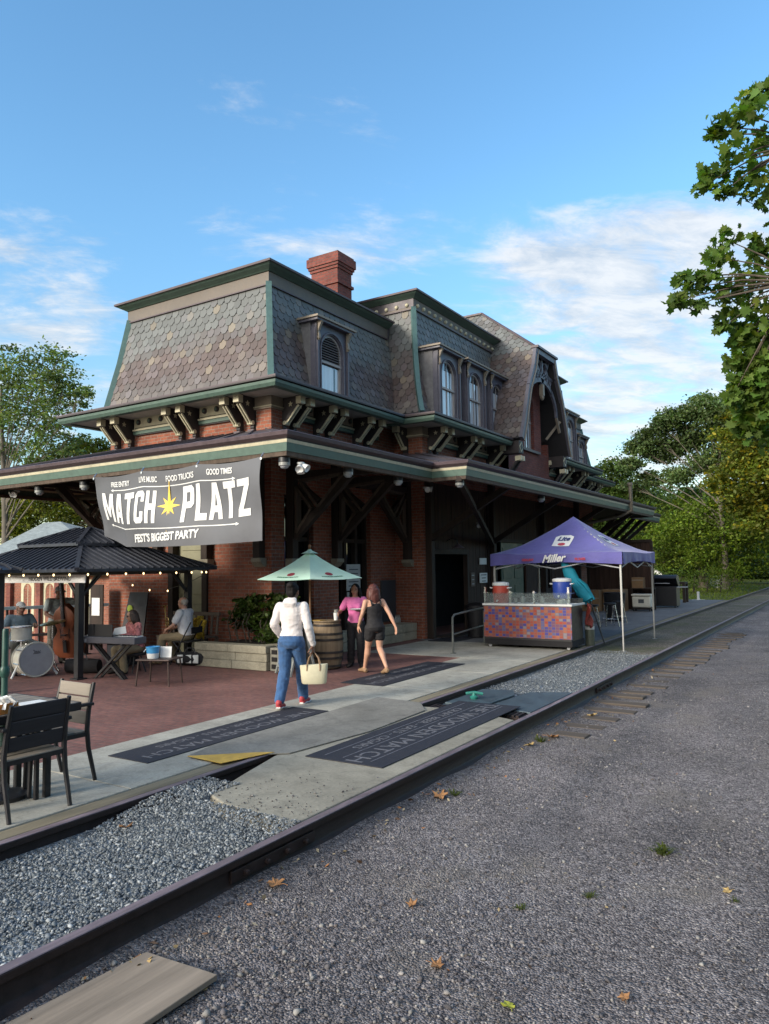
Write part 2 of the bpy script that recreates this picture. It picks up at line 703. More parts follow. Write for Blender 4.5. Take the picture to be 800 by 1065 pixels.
def M_concrete(name, col, cracks=True, var=0.2):
    m, nt, b = new_mat(name)
    vec = objcoord(nt)
    f1 = noise_node(nt, vec, 38, 6, 0.75)
    f2 = noise_node(nt, vec, 1.1, 6, 0.65, 0.4)
    f4 = noise_node(nt, vec, 5.5, 5, 0.7, 0.8)
    base = ramp(nt, f1, [(0.3, tuple(c * (1 - var) for c in col)), (0.7, tuple(c * (1 + var) for c in col))])
    base = mixc(nt, 1.0, base, ramp(nt, f2, [(0.3, 0.70), (0.65, 1.12)]), 'MULTIPLY')
    base = mixc(nt, 1.0, base, ramp(nt, f4, [(0.33, 0.78), (0.5, 1.0), (0.75, 1.08)]), 'MULTIPLY')
    nt.links.new(base, b.inputs['Base Color'])
    b.inputs['Roughness'].default_value = 0.85
    b.inputs['Specular IOR Level'].default_value = 0.3
    bump(nt, b, f1, 0.004, 0.6)
    return m


m_gravel = M_ground('gravel_mat', [(0.055, 0.050, 0.055), (0.158, 0.147, 0.154), (0.26, 0.242, 0.248), (0.38, 0.355, 0.345)], s1=80, s2=13, bmp=0.03, tracks=True,
                    patch=((0.22, 0.195, 0.17), 0.8, 0.54, 0.6))
m_ballast = M_ground('ballast_mat', [(0.08, 0.095, 0.11), (0.15, 0.175, 0.2), (0.25, 0.28, 0.31), (0.5, 0.52, 0.54)], s1=42, s2=9, bmp=0.02)
m_dustbed = M_ground('dusty_bed_mat', [(0.07, 0.06, 0.045), (0.13, 0.115, 0.09), (0.19, 0.17, 0.14), (0.4, 0.36, 0.3)], s1=60, s2=10,
                     patch=((0.08, 0.09, 0.035), 0.8, 0.52, 0.7))
m_grassground = M_ground('grass_ground_mat', [(0.05, 0.065, 0.016), (0.085, 0.10, 0.028), (0.12, 0.125, 0.045), (0.17, 0.15, 0.07)], s1=30, s2=4,
                         patch=((0.15, 0.125, 0.075), 0.35, 0.5, 0.7))
m_conc = M_concrete('concrete_mat', (0.36, 0.345, 0.295))
m_conc2 = M_concrete('crossing_concrete_mat', (0.275, 0.255, 0.205))
m_ramp = M_concrete('ramp_asphalt_mat', (0.205, 0.195, 0.172))
m_deck = M_concrete('deck_mat', (0.15, 0.15, 0.158))
m_paver = M_brick('paver_mat', (0.225, 0.105, 0.087), (0.175, 0.086, 0.076), (0.135, 0.096, 0.088), True, 0.2, 0.1)
m_rail = M('rail_steel_mat', (0.028, 0.018, 0.0165), 0.62, 0.4, 14, 0.4, metal=0.25, bmp=0.003, bscale=50)
m_railtop = M('rail_top_mat', (0.20, 0.155, 0.17), 0.55, 0.4, 22, 0.6, metal=0.15, stretch=(1, 0.15, 1))
m_tie = M_wood('tie_wood_mat', (0.10, 0.082, 0.068), 'X', 0.9, 0.45)
m_board = M_wood('grey_board_mat', (0.25, 0.205, 0.16), 'Y', 0.8, 0.3)
m_yellow = M('yellow_paint_mat', (0.58, 0.36, 0.07), 0.7, 0.2, 12, 0.5)
m_mat = M('mat_rubber_mat', (0.020, 0.021, 0.030), 0.75, 0.35, 30, 0.35, bmp=0.002, bscale=160)
m_matink = M('mat_letter_mat', (0.125, 0.125, 0.14), 0.8, 0.25, 40, 0.5)
m_matline = M('mat_line_mat', (0.11, 0.11, 0.13), 0.8, 0.25, 40, 0.5)
m_steelplate = M('steel_plate_mat', (0.075, 0.105, 0.125), 0.5, 0.25, 9, 0.4, metal=0.3)
m_stone = M('stone_mat', (1, 1, 1), 0.85, 0.25, 60, 0.0, usecol=True, spec=0.25)
m_dryleaf = M('dry_leaf_mat', (0.27, 0.135, 0.055), 0.8, 0.35, 30, 0.3)
m_dryleaf2 = M('pale_leaf_mat', (0.36, 0.25, 0.10), 0.8, 0.3, 30, 0.3)


def grid_sheet(name, xs, ys, zfun, mat, kind='structure'):
    V = np.array([(x, y, zfun(x, y)) for y in ys for x in xs], 'f')
    nx = len(xs)
    F = np.array([(j * nx + i, j * nx + i + 1, (j + 1) * nx + i + 1, (j + 1) * nx + i) for j in range(len(ys) - 1) for i in range(nx - 1)], 'i')
    o = np_mesh(name, V, F, mat, smooth=True)
    return tag(o, kind=kind)


def smooth(a, b, x):
    t = max(0.0, min(1.0, (x - a) / (b - a)))
    return t * t * (3 - 2 * t)


# the land: one sheet out to the horizon, lower behind the terrace on the far side of the station
gx = sorted(set([-1200, -600, -300, -150, -90, -60, -40, -30, -24, -20, -17.6, -17.0, -14, -10, -6, -3, 0, 3, 8, 20, 40, 90, 200, 500, 1200]))
gy = sorted(set([-400, -100, -40, -20, -10, 0, 10, 20, 30, 36, 39, 42, 50, 60, 80, 110, 160, 260, 500, 900, 1500, 2500]))


def land_z(x, y):
    z = -0.30
    z -= 1.3 * smooth(-17.0, -18.5, x) * (1 - smooth(34, 60, y))
    z += 0.18 * smooth(37.5, 42, y)
    z += 1.6 * smooth(60, 150, y) * smooth(2, -14, x)
    return z


grid_sheet('ground', gx, gy, land_z, m_grassground)

# gravel lot on the near side of the track, gently uneven
xs = list(np.arange(-3.42, 6.0, 0.12)) + [7, 9, 12, 16, 22, 30, 40]
ys = list(np.arange(-1.0, 14.0, 0.12)) + [15, 17, 20, 24, 30, 38, 46, 55, 66, 80]
ph = RNG.uniform(0, 6.28, 12)


def gravel_z(x, y):
    a = math.sin(x * 1.9 + ph[0] + 0.7 * math.sin(y * 0.9)) * math.sin(y * 1.3 + ph[1])
    b = math.sin(x * 4.7 + ph[2]) * math.sin(y * 5.3 + ph[3])
    return -0.195 + 0.012 * a + 0.006 * b + 0.028 * smooth(-3.0, -3.3, x)


grid_sheet('gravel_lot', xs, ys, gravel_z, m_gravel)
# bed between the rails and under the track
mb = MB()
mb.box(-5.02, -3.40, -8, 4.75, -0.3, -0.115)
mb.box(-5.02, -3.40, 8.15, 15.9, -0.3, -0.105)
tag(mb.build('track_bed', m_ballast), kind='structure')
mb = MB()
mb.box(-5.02, -3.40, 15.9, 90, -0.3, -0.095)
tag(mb.build('dusty_track_bed', m_dustbed), kind='structure')

# platform: concrete strip by the rail, brick terrace behind it, grey deck farther on
mb = MB()
for y0, y1 in ((-9, 1.2), (1.2, 4.2), (4.2, 7.4), (7.4, 9.6), (9.6, 11.5), (11.5, 13.2)):
    mb.box(-6.60, -5.16, y0 + 0.006, y1 - 0.006, -0.3, 0.0)
mb.box(-8.85, -5.16, 13.21, 15.9, -0.3, 0.0)
tag(mb.build('platform', m_conc, bevel=0.006), kind='structure')
mb = MB()
mb.box(-17.2, -6.605, -9, 13.2, -0.3, -0.004)
mb.box(-17.2, -8.86, 13.2, 36, -0.3, -0.006)
tag(mb.build('brick_terrace', m_paver), kind='structure')
mb = MB()
for i in range(9):
    y0 = 15.91 + i * 2.4
    mb.box(-9.05, -5.16, y0 + 0.004, y0 + 2.396, -0.3, -0.002)
tag(mb.build('platform_deck', m_deck), kind='structure')
m_edge = M_wood('edge_timber_mat', (0.21, 0.18, 0.125), 'Y', 0.85, 0.3)
mb = MB()
mb.box(-5.15, -4.985, -9, 5.35, -0.3, -0.008)
mb.box(-5.15, -4.985, 8.3, 37.5, -0.3, -0.008)
tag(mb.build('platform_edging', m_edge, bevel=0.008), kind='structure')

# concrete crossing between the rails with its broken near end, and the worn ramp beside it
mb = MB()
poly = [(-3.435, 4.18), (-3.435, 8.22), (-4.22, 8.52), (-4.80, 8.46), (-4.80, 6.2), (-4.82, 5.62), (-4.66, 5.05), (-4.47, 4.42), (-4.2, 4.30), (-3.8, 4.27)]
mb.prism(poly, (0, 0, -0.12), (1, 0, 0), (0, 1, 0), 0.118)
tag(mb.build('crossing_slab', m_conc2, bevel=0.012), kind='structure')
mb = MB()
mb.prism([(-4.72, 5.72), (-4.56, 6.9), (-4.6, 8.2), (-4.9, 8.62), (-5.62, 8.7), (-5.63, 5.6), (-5.52, 5.16), (-5.0, 5.5)], (0, 0, 0.001), (1, 0, 0), (0, 1, 0), 0.012)
tag(mb.build('asphalt_ramp', m_ramp, bevel=0.004), kind='structure')
mb = MB()
mb.prism([(-5.50, 5.14), (-5.02, 5.10), (-4.86, 5.66), (-4.99, 5.58)], (0, 0, 0.014), (1, 0, 0), (0, 1, 0), 0.004)
tag(mb.build('painted_wedge', m_yellow), kind='structure')


# rails
def rail(x, runs, label):
    prof = [(-0.073, -0.19), (0.073, -0.19), (0.073, -0.178), (0.02, -0.158), (0.011, -0.145), (0.011, -0.055), (0.036, -0.042), (0.037, -0.006),
            (0.03, 0.0), (-0.03, 0.0), (-0.037, -0.006), (-0.036, -0.042), (-0.011, -0.055), (-0.011, -0.145), (-0.02, -0.158), (-0.073, -0.178)]
    t = thing('rail', (x, runs[0][0], -0.19), label, 'rail', 'rails of the track', world=True)
    mb = MB()
    tp = MB()
    for y0, y1 in runs:
        pts = [y0] + [y for y in np.arange(math.ceil(y0 / 3) * 3, y1, 3.0) if y > y0 + .3] + [y1]
        mb.sweep([(x + 0.004 * math.sin(y * .9), y) for y in pts], prof)
        tp.sweep([(x + 0.004 * math.sin(y * .9), y) for y in pts], [(-0.034, 0.0005), (0.034, 0.0005), (0.030, 0.004), (-0.030, 0.004)])
    mb.build('rail_body', m_rail, t, smooth=True)
    tp.build('running_surface', m_railtop, t)
    return t


rail(-3.37, [(-8, 88)], 'near rusty steel rail with a long dark side facing the gravel lot')
rail(-4.91, [(-8, 5.72), (8.42, 88)], 'rusty steel rail along the platform edge, buried where the crossing passes')

# bolted joint bar and a second one farther on, as parts of the near rail
for yj in (3.9, 11.6):
    nr = bpy.data.objects['rail']
    jb = MB()
    jb.box(-3.359, -3.336, yj - .42, yj + .42, -.135, -.062)
    jb.build('joint_bar', m_rail, nr, bevel=.005)
    for k in range(4):
        bt_ = MB()
        bt_.lathe([(.019, 0), (.019, .022), (.012, .03)], (-3.335, yj - .3 + .2 * k, -.098), 6, Matrix.Rotation(R(90), 3, 'Y'))
        bt_.build('bolt', m_rail, nr)
# sleepers showing beside the near rail
k = 0
tie = None
for i in range(26):
    y = 8.55 + i * 0.56 + random.uniform(-.05, .05)
    ln = random.uniform(-2.72, -2.52)
    mb = MB()
    mb.box(-5.3, ln, -0.11, 0.11, -0.09, 0.06)
    o = mb.build('railway_tie', m_tie, bevel=0.012)
    o.location = (0, y, -0.236 + random.uniform(-.008, .008))
    o.rotation_euler = (0, 0, R(random.uniform(-1.2, 1.2)))
    tag(o, 'weathered wooden sleeper end half sunk in gravel outside the near rail', 'sleeper', 'weathered sleepers along the track')

# loose board lying at the bottom of the picture
mb = MB()
mb.prism([(-3.26, 1.2), (-2.68, 1.15), (-2.70, 2.72), (-3.17, 2.69)], (0, 0, -0.176), (1, 0, 0), (0, 1, 0), 0.028)
tag(rebase(mb.build('wooden_board', m_board, bevel=0.004)), 'grey brown wooden board lying on the gravel beside the near rail', 'board')

# dark entrance mats with worn lettering
def mat(x0, x1, y0, y1, z, label, lines, rows, sizes):
    t = thing('floor_mat', ((x0 + x1) / 2, (y0 + y1) / 2, z), label, 'floor mat', 'dark lettered mats', world=True)
    mb = MB()
    mb.box(x0, x1, y0, y1, z, z + 0.008)
    mb.build('mat_sheet', m_mat, t, bevel=0.003)
    if rows:
        tx = MB()
        for (s, xx, sz, sq) in rows:
            put_text(tx, s, (xx, (y0 + y1) / 2, z + 0.0085), (0, -1, 0), (1, 0, 0), sz, 0.0008, 0.0, sq)
        tx.build('lettering', m_matink, t)
    if lines:
        ln = MB()
        for xx in lines:
            ln.box(xx - 0.007, xx + 0.007, y0 + 0.12, y1 - 0.12, z + 0.0082, z + 0.0096)
        ln.build('stripe', m_matline, t)


mat(-6.23, -5.66, 4.80, 7.62, 0.001, 'dark mat on the concrete strip, nearest the black chairs', (), (('THE WOODEN MATCH', -5.85, 0.20, 1.22), ('CRAFT BEER - EATS - CIGARS', -6.07, 0.14, 1.05)), None)
mat(-4.53, -3.66, 5.72, 8.98, 0.0, 'large dark lettered mat on the crossing slab between the rails', (-3.86, -4.38, -4.17), (('THE WOODEN MATCH', -4.02, 0.27, 1.12), ('CRAFT BEER - EATS - CIGARS', -4.28, 0.15, 1.20)), None)
mat(-6.86, -6.08, 9.55, 12.35, 0.001, 'dark mat on the pavement under the woman in black', (), (('THE WOODEN MATCH', -6.36, 0.22, 1.15), ('CRAFT BEER - EATS - CIGARS', -6.66, 0.15, 1.0)), None)

# hatch covers past the mat
t = thing('hatch_cover', (-4.0, 9.4, -0.06), 'blue grey steel hatch plates lying between the rails past the crossing', 'hatch', world=True)
for pl in ([(-4.72, 8.95), (-4.18, 8.92), (-4.12, 9.9), (-4.28, 10.25), (-4.72, 10.15)], [(-4.12, 8.9), (-3.47, 8.82), (-3.47, 10.45), (-4.02, 10.2)]):
    mb = MB()
    mb.prism(pl, (0, 0, -0.05), (1, 0, 0), (0, 1, 0), 0.028)
    mb.build('plate', m_steelplate, t, bevel=0.006)
mb = MB()
mb.box(-4.8, -3.5, 8.56, 8.84, -0.10, -0.05)
for i in range(22):
    mb.box(-4.78 + i * 0.058, -4.745 + i * 0.058, 8.575, 8.825, -0.05, -0.028)
mb.build('grate', m_rail, t)
m_teal = M('teal_knob_mat', (0.02, 0.16, 0.13), 0.5, 0.2, 20)
mb = MB()
mb.lathe([(0.05, 0), (0.06, 0.03), (0.03, 0.05), (0.02, 0.09)], (-4.48, 9.35, -0.022), 12)
mb.tube([(-4.58, 9.3, 0.05), (-4.48, 9.35, 0.065), (-4.37, 9.4, 0.045)], 0.02)
mb.build('lifting_handle', m_teal, t, smooth=True)


# ------------------------------------------------------------------ loose stones, real ones
def stones(name, pos, size, cols, mat, seed):
    rng = np.random.default_rng(seed)
    bm = bmesh.new()
    bmesh.ops.create_icosphere(bm, subdivisions=1, radius=1.0)
    BV = np.array([v.co[:] for v in bm.verts])
    BF = np.array([[v.index for v in f.verts] for f in bm.faces])
    bm.free()
    n = len(pos)
    var = []
    for i in range(10):
        j = BV * rng.uniform(0.42, 1.25, (len(BV), 1)) * rng.uniform(0.65, 1.2, (1, 3))
        var.append(j)
    var = np.array(var)
    idx = rng.integers(0, 10, n)
    q = rng.normal(size=(n, 4))
    q /= np.linalg.norm(q, axis=1)[:, None]
    a, b, c, d = q.T
    Rm = np.stack([np.stack([1 - 2 * (c * c + d * d), 2 * (b * c - a * d), 2 * (b * d + a * c)], -1),
                   np.stack([2 * (b * c + a * d), 1 - 2 * (b * b + d * d), 2 * (c * d - a * b)], -1),
                   np.stack([2 * (b * d - a * c), 2 * (c * d + a * b), 1 - 2 * (b * b + c * c)], -1)], 1)
    V = np.einsum('nij,nkj->nki', Rm, var[idx] * size[:, None, None])
    V[:, :, 2] *= 0.75
    V += pos[:, None, :]
    F = BF[None] + (np.arange(n) * len(BV))[:, None, None]
    ci = cols[rng.integers(0, len(cols), n)] * rng.uniform(0.7, 1.45, (n, 1))
    C = np.repeat(ci, len(BV), 0)
    o = np_mesh(name, V.reshape(-1, 3), F.reshape(-1, 3), mat, C)
    return tag(o, kind='stuff')


gcols = np.array([(0.075, 0.07, 0.078), (0.125, 0.118, 0.122), (0.17, 0.16, 0.158), (0.10, 0.086, 0.08), (0.23, 0.22, 0.205), (0.13, 0.125, 0.138), (0.11, 0.103, 0.108), (0.27, 0.25, 0.235)])
N = 60000
# more, and finer, close to the camera; thinning out with distance
yy = 1.0 + 13.0 * RNG.random(N) ** 1.7
xx = -3.25 + RNG.random(N) * (2.2 + yy * 0.55)
keep = (xx < 0.05 + yy * 0.14)
xx, yy = xx[keep], yy[keep]
clump = np.sin(xx * 2.3 + 1.1 * np.sin(yy * 1.7)) * np.sin(yy * 1.9 + 0.8 * np.sin(xx * 2.9)) + 0.5 * np.sin(xx * 7 + yy * 3) * np.sin(yy * 6 - xx * 2)
keep = RNG.random(len(xx)) < np.clip(0.62 + 0.5 * clump, 0.12, 1)
xx, yy = xx[keep], yy[keep]
ss = np.clip(np.exp(RNG.normal(-5.05, 0.42, len(xx))), 0.0035, 0.02)
# coarser stones gathered in the lower corner near the board
ss *= np.where((xx < -1.6) & (yy < 3.6), 1.25, 1.0)
zz_ = np.array([gravel_z(a, b) for a, b in zip(xx, yy)]) + ss * 0.18
stones('loose_gravel', np.stack([xx, yy, zz_], 1), ss, gcols, m_stone, 3)

bcols = np.array([(0.13, 0.148, 0.165), (0.17, 0.188, 0.20), (0.11, 0.126, 0.145), (0.21, 0.225, 0.235), (0.145, 0.162, 0.17), (0.30, 0.32, 0.33)])
pos, siz = [], []
for (y0, y1, n, zt) in ((0.9, 4.75, 30000, -0.115), (8.75, 16.2, 17000, -0.105)):
    x = RNG.uniform(-4.86, -3.42, n)
    y = RNG.uniform(y0, y1, n)
    # spread stones run up against the broken slab end
    ok = ~((y > 4.28) & (y < 8.5) & (x > -4.45)) & ~((y > 8.55) & (y < 10.3) & (x > -4.75))
    x, y = x[ok], y[ok]
    s = np.clip(np.exp(RNG.normal(-4.85, 0.40, len(x))), 0.005, 0.022)
    pos.append(np.stack([x, y, zt + s * 0.25 + 0.012 * np.sin(x * 3) * np.sin(y * 2.2) + 0.01 + 0.10 * np.clip((y - 3.5) / .7, 0, 1) * (y < 5)], 1))
    siz.append(s)
stones('track_ballast', np.concatenate(pos), np.concatenate(siz), bcols, m_stone, 5)

# grit and chips lying on the slab near its broken end and along the rail foot
n = 170
x = RNG.uniform(-4.4, -3.45, n)
y = 4.3 + np.abs(RNG.normal(0, 0.45, n))
s = np.clip(np.exp(RNG.normal(-5.2, 0.4, n)), 0.003, 0.012)
p1 = np.stack([x, y, s * 0.3], 1)
stones('slab_grit', p1, s, gcols * 0.7, m_stone, 9)


# fallen leaves, each its own thing
def leaf_outline(n_l=5, r=1.0):
    pts = []
    for i in range(n_l * 4):
        t = math.pi * 2 * i / (n_l * 4)
        k = i % 4
        rad = (1.0, 0.82, 0.60, 0.80)[k] * (1 + .16 * math.sin(i * 2.7 + r * 90)) * (1.0 if abs(t - math.pi) > 0.5 else 0.6)
        pts.append((r * rad * math.cos(t), r * rad * math.sin(t)))
    return pts


def fallen_leaf(x, y, z, r, mat, label, curl=0.5):
    mb = MB()
    pts = leaf_outline(5, r)
    vs = [(0, 0, r * 0.10)] + [(a, b, r * curl * (0.15 + 0.9 * ((a * a + b * b) / r / r) * abs(math.sin(2.2 * math.atan2(b, a) + x * 9)))) for a, b in pts]
    vs2 = [(a, b, c + 0.003) for a, b, c in vs]
    n = len(pts)
    fs = [(0, 1 + i, 1 + (i + 1) % n) for i in range(n)]
    mb.add(vs, [f[::-1] for f in fs])
    mb.add(vs2, fs)
    mb.tube([(-r * 0.2, 0, r * 0.1), (-r * 0.9, 0.1 * r, r * 0.3), (-r * 1.4, 0.25 * r, r * 0.25)], r * 0.035, 5)
    o = mb.build('fallen_leaf', mat, fix=False)
    o.location = (x, y, z)
    o.rotation_euler = (R(random.uniform(-14, 14)), R(random.uniform(-14, 14)), random.uniform(0, 6.28))
    return tag(o, label, 'leaf', 'fallen leaves on the ground')


for (x, y, r, mt, lb) in (
        (-3.12, 2.62, 0.06, m_dryleaf2, 'large curled tan leaf against the near rail above the grey board'),
        (-3.14, 3.66, 0.06, m_dryleaf, 'orange brown leaf by the near rail on bare gravel, nearer than the crossing slab'),
        (-3.18, 2.06, 0.05, m_dryleaf, 'orange brown leaf between the grey board and the near rail'),
        (-1.87, 3.40, 0.042, m_dryleaf, 'orange leaf alone in the middle of the near gravel'),
        (-3.12, 5.80, 0.075, m_dryleaf, 'big brown leaf against the near rail beside the crossing slab'),
        (-1.43, 3.26, 0.034, None, 'small yellow green leaf on the gravel at the bottom edge'),
        (-3.02, 8.30, 0.075, m_dryleaf, 'dry brown leaf beside the near rail near the first sleepers'),
        (-3.10, 7.85, 0.06, m_dryleaf2, 'pale tan leaf beside the near rail opposite the large mat'),
        (-2.98, 9.75, 0.07, m_dryleaf2, 'pale dry leaf lying between sleeper ends'),
        (-2.3, 3.9, 0.035, m_dryleaf, 'small brown leaf on open gravel right of the wooden board'),
        (-0.75, 5.0, 0.03, m_dryleaf2, 'small pale leaf on the gravel at the right edge'),
        (-1.0, 3.6, 0.03, m_dryleaf, 'small brown leaf on the gravel in the bottom right corner')):
    if mt is None:
        mt = M('yellow_leaf_mat', (0.32, 0.33, 0.04), 0.6, 0.2, 20, 0.1)
    fallen_leaf(x, y, gravel_z(x, y) + 0.008, r, mt, lb)
rng = np.random.default_rng(12)
V, F, C = [], [], []
for i in range(420):
    y = 1.5 + 15 * rng.random()
    x = -3.28 + abs(rng.normal(0, .16)) if rng.random() < .6 else rng.uniform(-3.2, -.9)
    if x > -.02 * 0 + y * .1 - .3:
        continue
    r = rng.uniform(.008, .03) * (1 if x < -2.7 else .6)
    z = gravel_z(x, y) + rng.uniform(.004, .016)
    a = rng.uniform(0, 6.28)
    u_, v_ = np.array([math.cos(a), math.sin(a), rng.normal() * .4]), np.array([-math.sin(a), math.cos(a), rng.normal() * .5])
    k = len(V)
    p = np.array([x, y, z])
    V += [p - u_ * r, p + v_ * r * .5, p + u_ * r * 1.1, p - v_ * r * .45]
    F += [(k, k + 1, k + 2, k + 3)]
    c = np.array([(1, .45, .16), (.8, .6, .3), (.45, .25, .14), (.9, .75, .5)][rng.integers(0, 4)]) * rng.uniform(.2, .5)
    C += [c] * 4
m_litter = M('litter_mat', (1, 1, 1), .85, .2, 40, 0, usecol=True)
tag(np_mesh('leaf_litter', np.array(V), np.array(F), m_litter, np.array(C)), kind='stuff')
fallen_leaf(-4.62, 3.72, -0.085, 0.055, m_dryleaf, 'tan leaf lying on the blue grey ballast between the rails')
# ------------------------------------------------------------------ station materials
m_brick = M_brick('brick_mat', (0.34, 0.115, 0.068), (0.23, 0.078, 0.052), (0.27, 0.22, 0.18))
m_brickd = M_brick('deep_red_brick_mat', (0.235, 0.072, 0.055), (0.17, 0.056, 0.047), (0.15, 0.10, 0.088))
m_green = M('green_trim_mat', (0.078, 0.128, 0.102), 0.5, 0.15, 9, 0.25)
m_teal_trim = M('teal_corner_mat', (0.080, 0.155, 0.148), 0.5, 0.15, 9, 0.25)
m_cream = M('cream_trim_mat', (0.54, 0.49, 0.345), 0.55, 0.12, 10, 0.3)
m_tan = M('tan_board_mat', (0.26, 0.215, 0.165), 0.6, 0.15, 8, 0.35)
m_friezetan = M('brown_board_mat', (0.155, 0.130, 0.108), 0.6, 0.15, 8, 0.35)
m_plum = M('plum_trim_mat', (0.085, 0.060, 0.068), 0.5, 0.2, 9, 0.25)
m_dark = M('dark_trim_mat', (0.042, 0.034, 0.034), 0.6, 0.2, 9, 0.2)
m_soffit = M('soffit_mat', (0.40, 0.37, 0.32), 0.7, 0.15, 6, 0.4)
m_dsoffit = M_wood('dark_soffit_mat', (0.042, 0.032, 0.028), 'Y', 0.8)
m_timber = M_wood('dark_timber_mat', (0.040, 0.029, 0.024), 'Z', 0.7)
m_brownedge = M_wood('brown_timber_mat', (0.105, 0.078, 0.06), 'Z', 0.7)
m_planks = M_wood('plank_wall_mat', (0.052, 0.030, 0.023), 'Z', 0.75, 0.5)
m_metalroof = M('skirt_roof_mat', (0.085, 0.075, 0.085), 0.5, 0.2, 5, 0.4, metal=0.2)
m_glass = M_glass('window_glass_mat')
m_darkglass = M_glass('dark_glass_mat', (0.008, 0.008, 0.009), 0.06, 0.5)
m_curtain = M('curtain_mat', (0.50, 0.52, 0.54), 0.8, 0.15, 5, 0.1, stretch=(1, 6, .4))
_b = m_curtain.node_tree.nodes['Principled BSDF']      # seen through the polished pane
_b.inputs['Coat Weight'].default_value = 1.0
_b.inputs['Coat Roughness'].default_value = 0.02
_b.inputs['Coat IOR'].default_value = 2.0
m_louver = M('louver_mat', (0.13, 0.115, 0.115), 0.6, 0.2, 9, 0.2)
m_sash = M('sash_mat', (0.33, 0.29, 0.27), 0.5, 0.15, 9, 0.2)
m_frame = M('window_frame_mat', (0.105, 0.10, 0.125), 0.5, 0.18, 9, 0.2)
m_limestone = M_concrete('limestone_mat', (0.27, 0.245, 0.19))
m_plaster = M('olive_panel_mat', (0.30, 0.29, 0.19), 0.7, 0.15, 4, 0.3)
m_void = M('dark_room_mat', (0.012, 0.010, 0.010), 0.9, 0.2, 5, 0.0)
m_slate = M('slate_mat', (1, 1, 1), 0.55, 0.16, 26, 0.0, usecol=True, spec=0.4, bmp=0.003, bscale=90)
m_slateback = M('slate_bed_mat', (0.03, 0.028, 0.03), 0.8, 0.2, 9, 0.0)
m_slateplain = M('slate_cheek_mat', (0.15, 0.145, 0.15), 0.6, 0.25, 10, 0.3)
m_copper = M('downspout_mat', (0.20, 0.165, 0.12), 0.5, 0.25, 8, 0.4, metal=0.2)

X1, Y1, XL = -9.8, 11.35, -14.75      # first block: right wall, front wall, left wall
X2, Y2 = -9.0, 16.1                   # projecting middle part: right wall, its front
YC = 22.2                             # centre line of the gable; the far half mirrors the near half
ym = lambda y: 2 * YC - y
Y3, Y4 = ym(Y2), ym(Y1)
ZW = 5.62                             # top of brick / foot of the mansard

ST = thing('station_building', (-11.5, 22.0, 0.0), 'long brick station with slate mansard roofs, bracketed eaves and a deep platform canopy', 'building', world=True)


def slate_noise(a, b):
    return math.sin(a * 2.1 + 1.3 * math.sin(b * 1.7)) * math.sin(b * 2.6 + 0.9 * math.sin(a * 1.1))


def slate_col(s, t, band, rng):
    """real slate: grey-green courses with purple-brown courses lower down and odd pale tan slates"""
    g = np.array((0.138, 0.146, 0.143))
    p = np.array((0.105, 0.076, 0.070))
    low = np.array((0.130, 0.120, 0.114))
    k = band(s, t)
    wave = 0.09 * slate_noise(s * 1.3, t * 2)
    # soft-edged band of purple-brown courses, slate by slate
    q = k + wave * .8 + rng.normal() * .05
    m1 = min(1.0, max(0.0, (0.62 - q) / 0.26))
    m2 = min(1.0, max(0.0, (0.20 - q) / 0.14))
    c = g * (1 - m1) + p * m1
    c = c * (1 - .7 * m2) + low * .7 * m2
    r = rng.random()
    if r < 0.02 + 0.05 * (abs(k + wave - .42) < .09):
        c = c * .35 + np.array((0.235, 0.195, 0.140)) * .65
    elif r < 0.22:
        c = c * 0.75 + np.array((0.05, 0.045, 0.05))
    elif r < 0.30:
        c = c * 0.6 + np.array((0.10, 0.085, 0.07))
    c = c * rng.uniform(0.82, 1.14)
    return tuple(float(x) for x in c)


def slates(mb, P, smin, smax, T, band, inside=lambda s, t: True, w=0.205, h=0.178, seed=1):
    """hexagonal slates laid in courses on the surface P(s, t, lift)"""
    rng = np.random.default_rng(seed)
    nrow = int(T / h) + 1
    for r in range(nrow):
        off = 0.5 * (r % 2)
        n = int((smax - smin) / w) + 2
        for i in range(-1, n):
            s0 = smin + (i + off) * w
            t0 = r * h + rng.normal() * .005
            s0 += rng.normal() * .004
            tw = rng.normal() * .016 * (3 if rng.random() < .03 else 1)
            pts = [(-.5, 1.28), (.5, 1.28), (.5, 0.42), (.24, 0.0), (-.24, 0.0), (-.5, 0.42)]
            g = 0.955
            pp = [(s0 + a * w * g - (b - .6) * h * tw, t0 + b * h + a * w * tw) for a, b in pts]
            pp = [(min(max(a, smin), smax), min(b, T)) for a, b in pp]
            if max(q[0] for q in pp) - min(q[0] for q in pp) < 0.03 or max(q[1] for q in pp) - min(q[1] for q in pp) < 0.04:
                continue
            if not inside(s0, t0 + 0.5 * h):
                continue
            j = rng.uniform(-0.002, 0.003)
            lifts = [0.004, 0.004, 0.013 + j, 0.019 + j, 0.019 + j, 0.013 + j]
            vs = [P(a, b, l) for (a, b), l in zip(pp, lifts)] + [P(a, b, max(0, l - 0.012)) for (a, b), l in zip(pp, lifts)]
            c = slate_col(s0, t0, band, rng)
            mb.add(vs, [(0, 1, 2, 3, 4, 5), (8, 2, 1, 7), (9, 3, 2, 8), (10, 4, 3, 9), (11, 5, 4, 10), (6, 0, 5, 11)], col=c)


def make_profile(pts):
    """polyline of (inset, z): returns arclength and f(t) -> (inset, z)"""
    L = [0]
    for a, b in zip(pts, pts[1:]):
        L.append(L[-1] + math.hypot(b[0] - a[0], b[1] - a[1]))

    def f(t):
        t = max(0, min(L[-1], t))
        for i in range(len(pts) - 1):
            if t <= L[i + 1] or i == len(pts) - 2:
                k = (t - L[i]) / (L[i + 1] - L[i])
                return tuple(pts[i][j] + (pts[i + 1][j] - pts[i][j]) * k for j in (0, 1))
    return L[-1], f


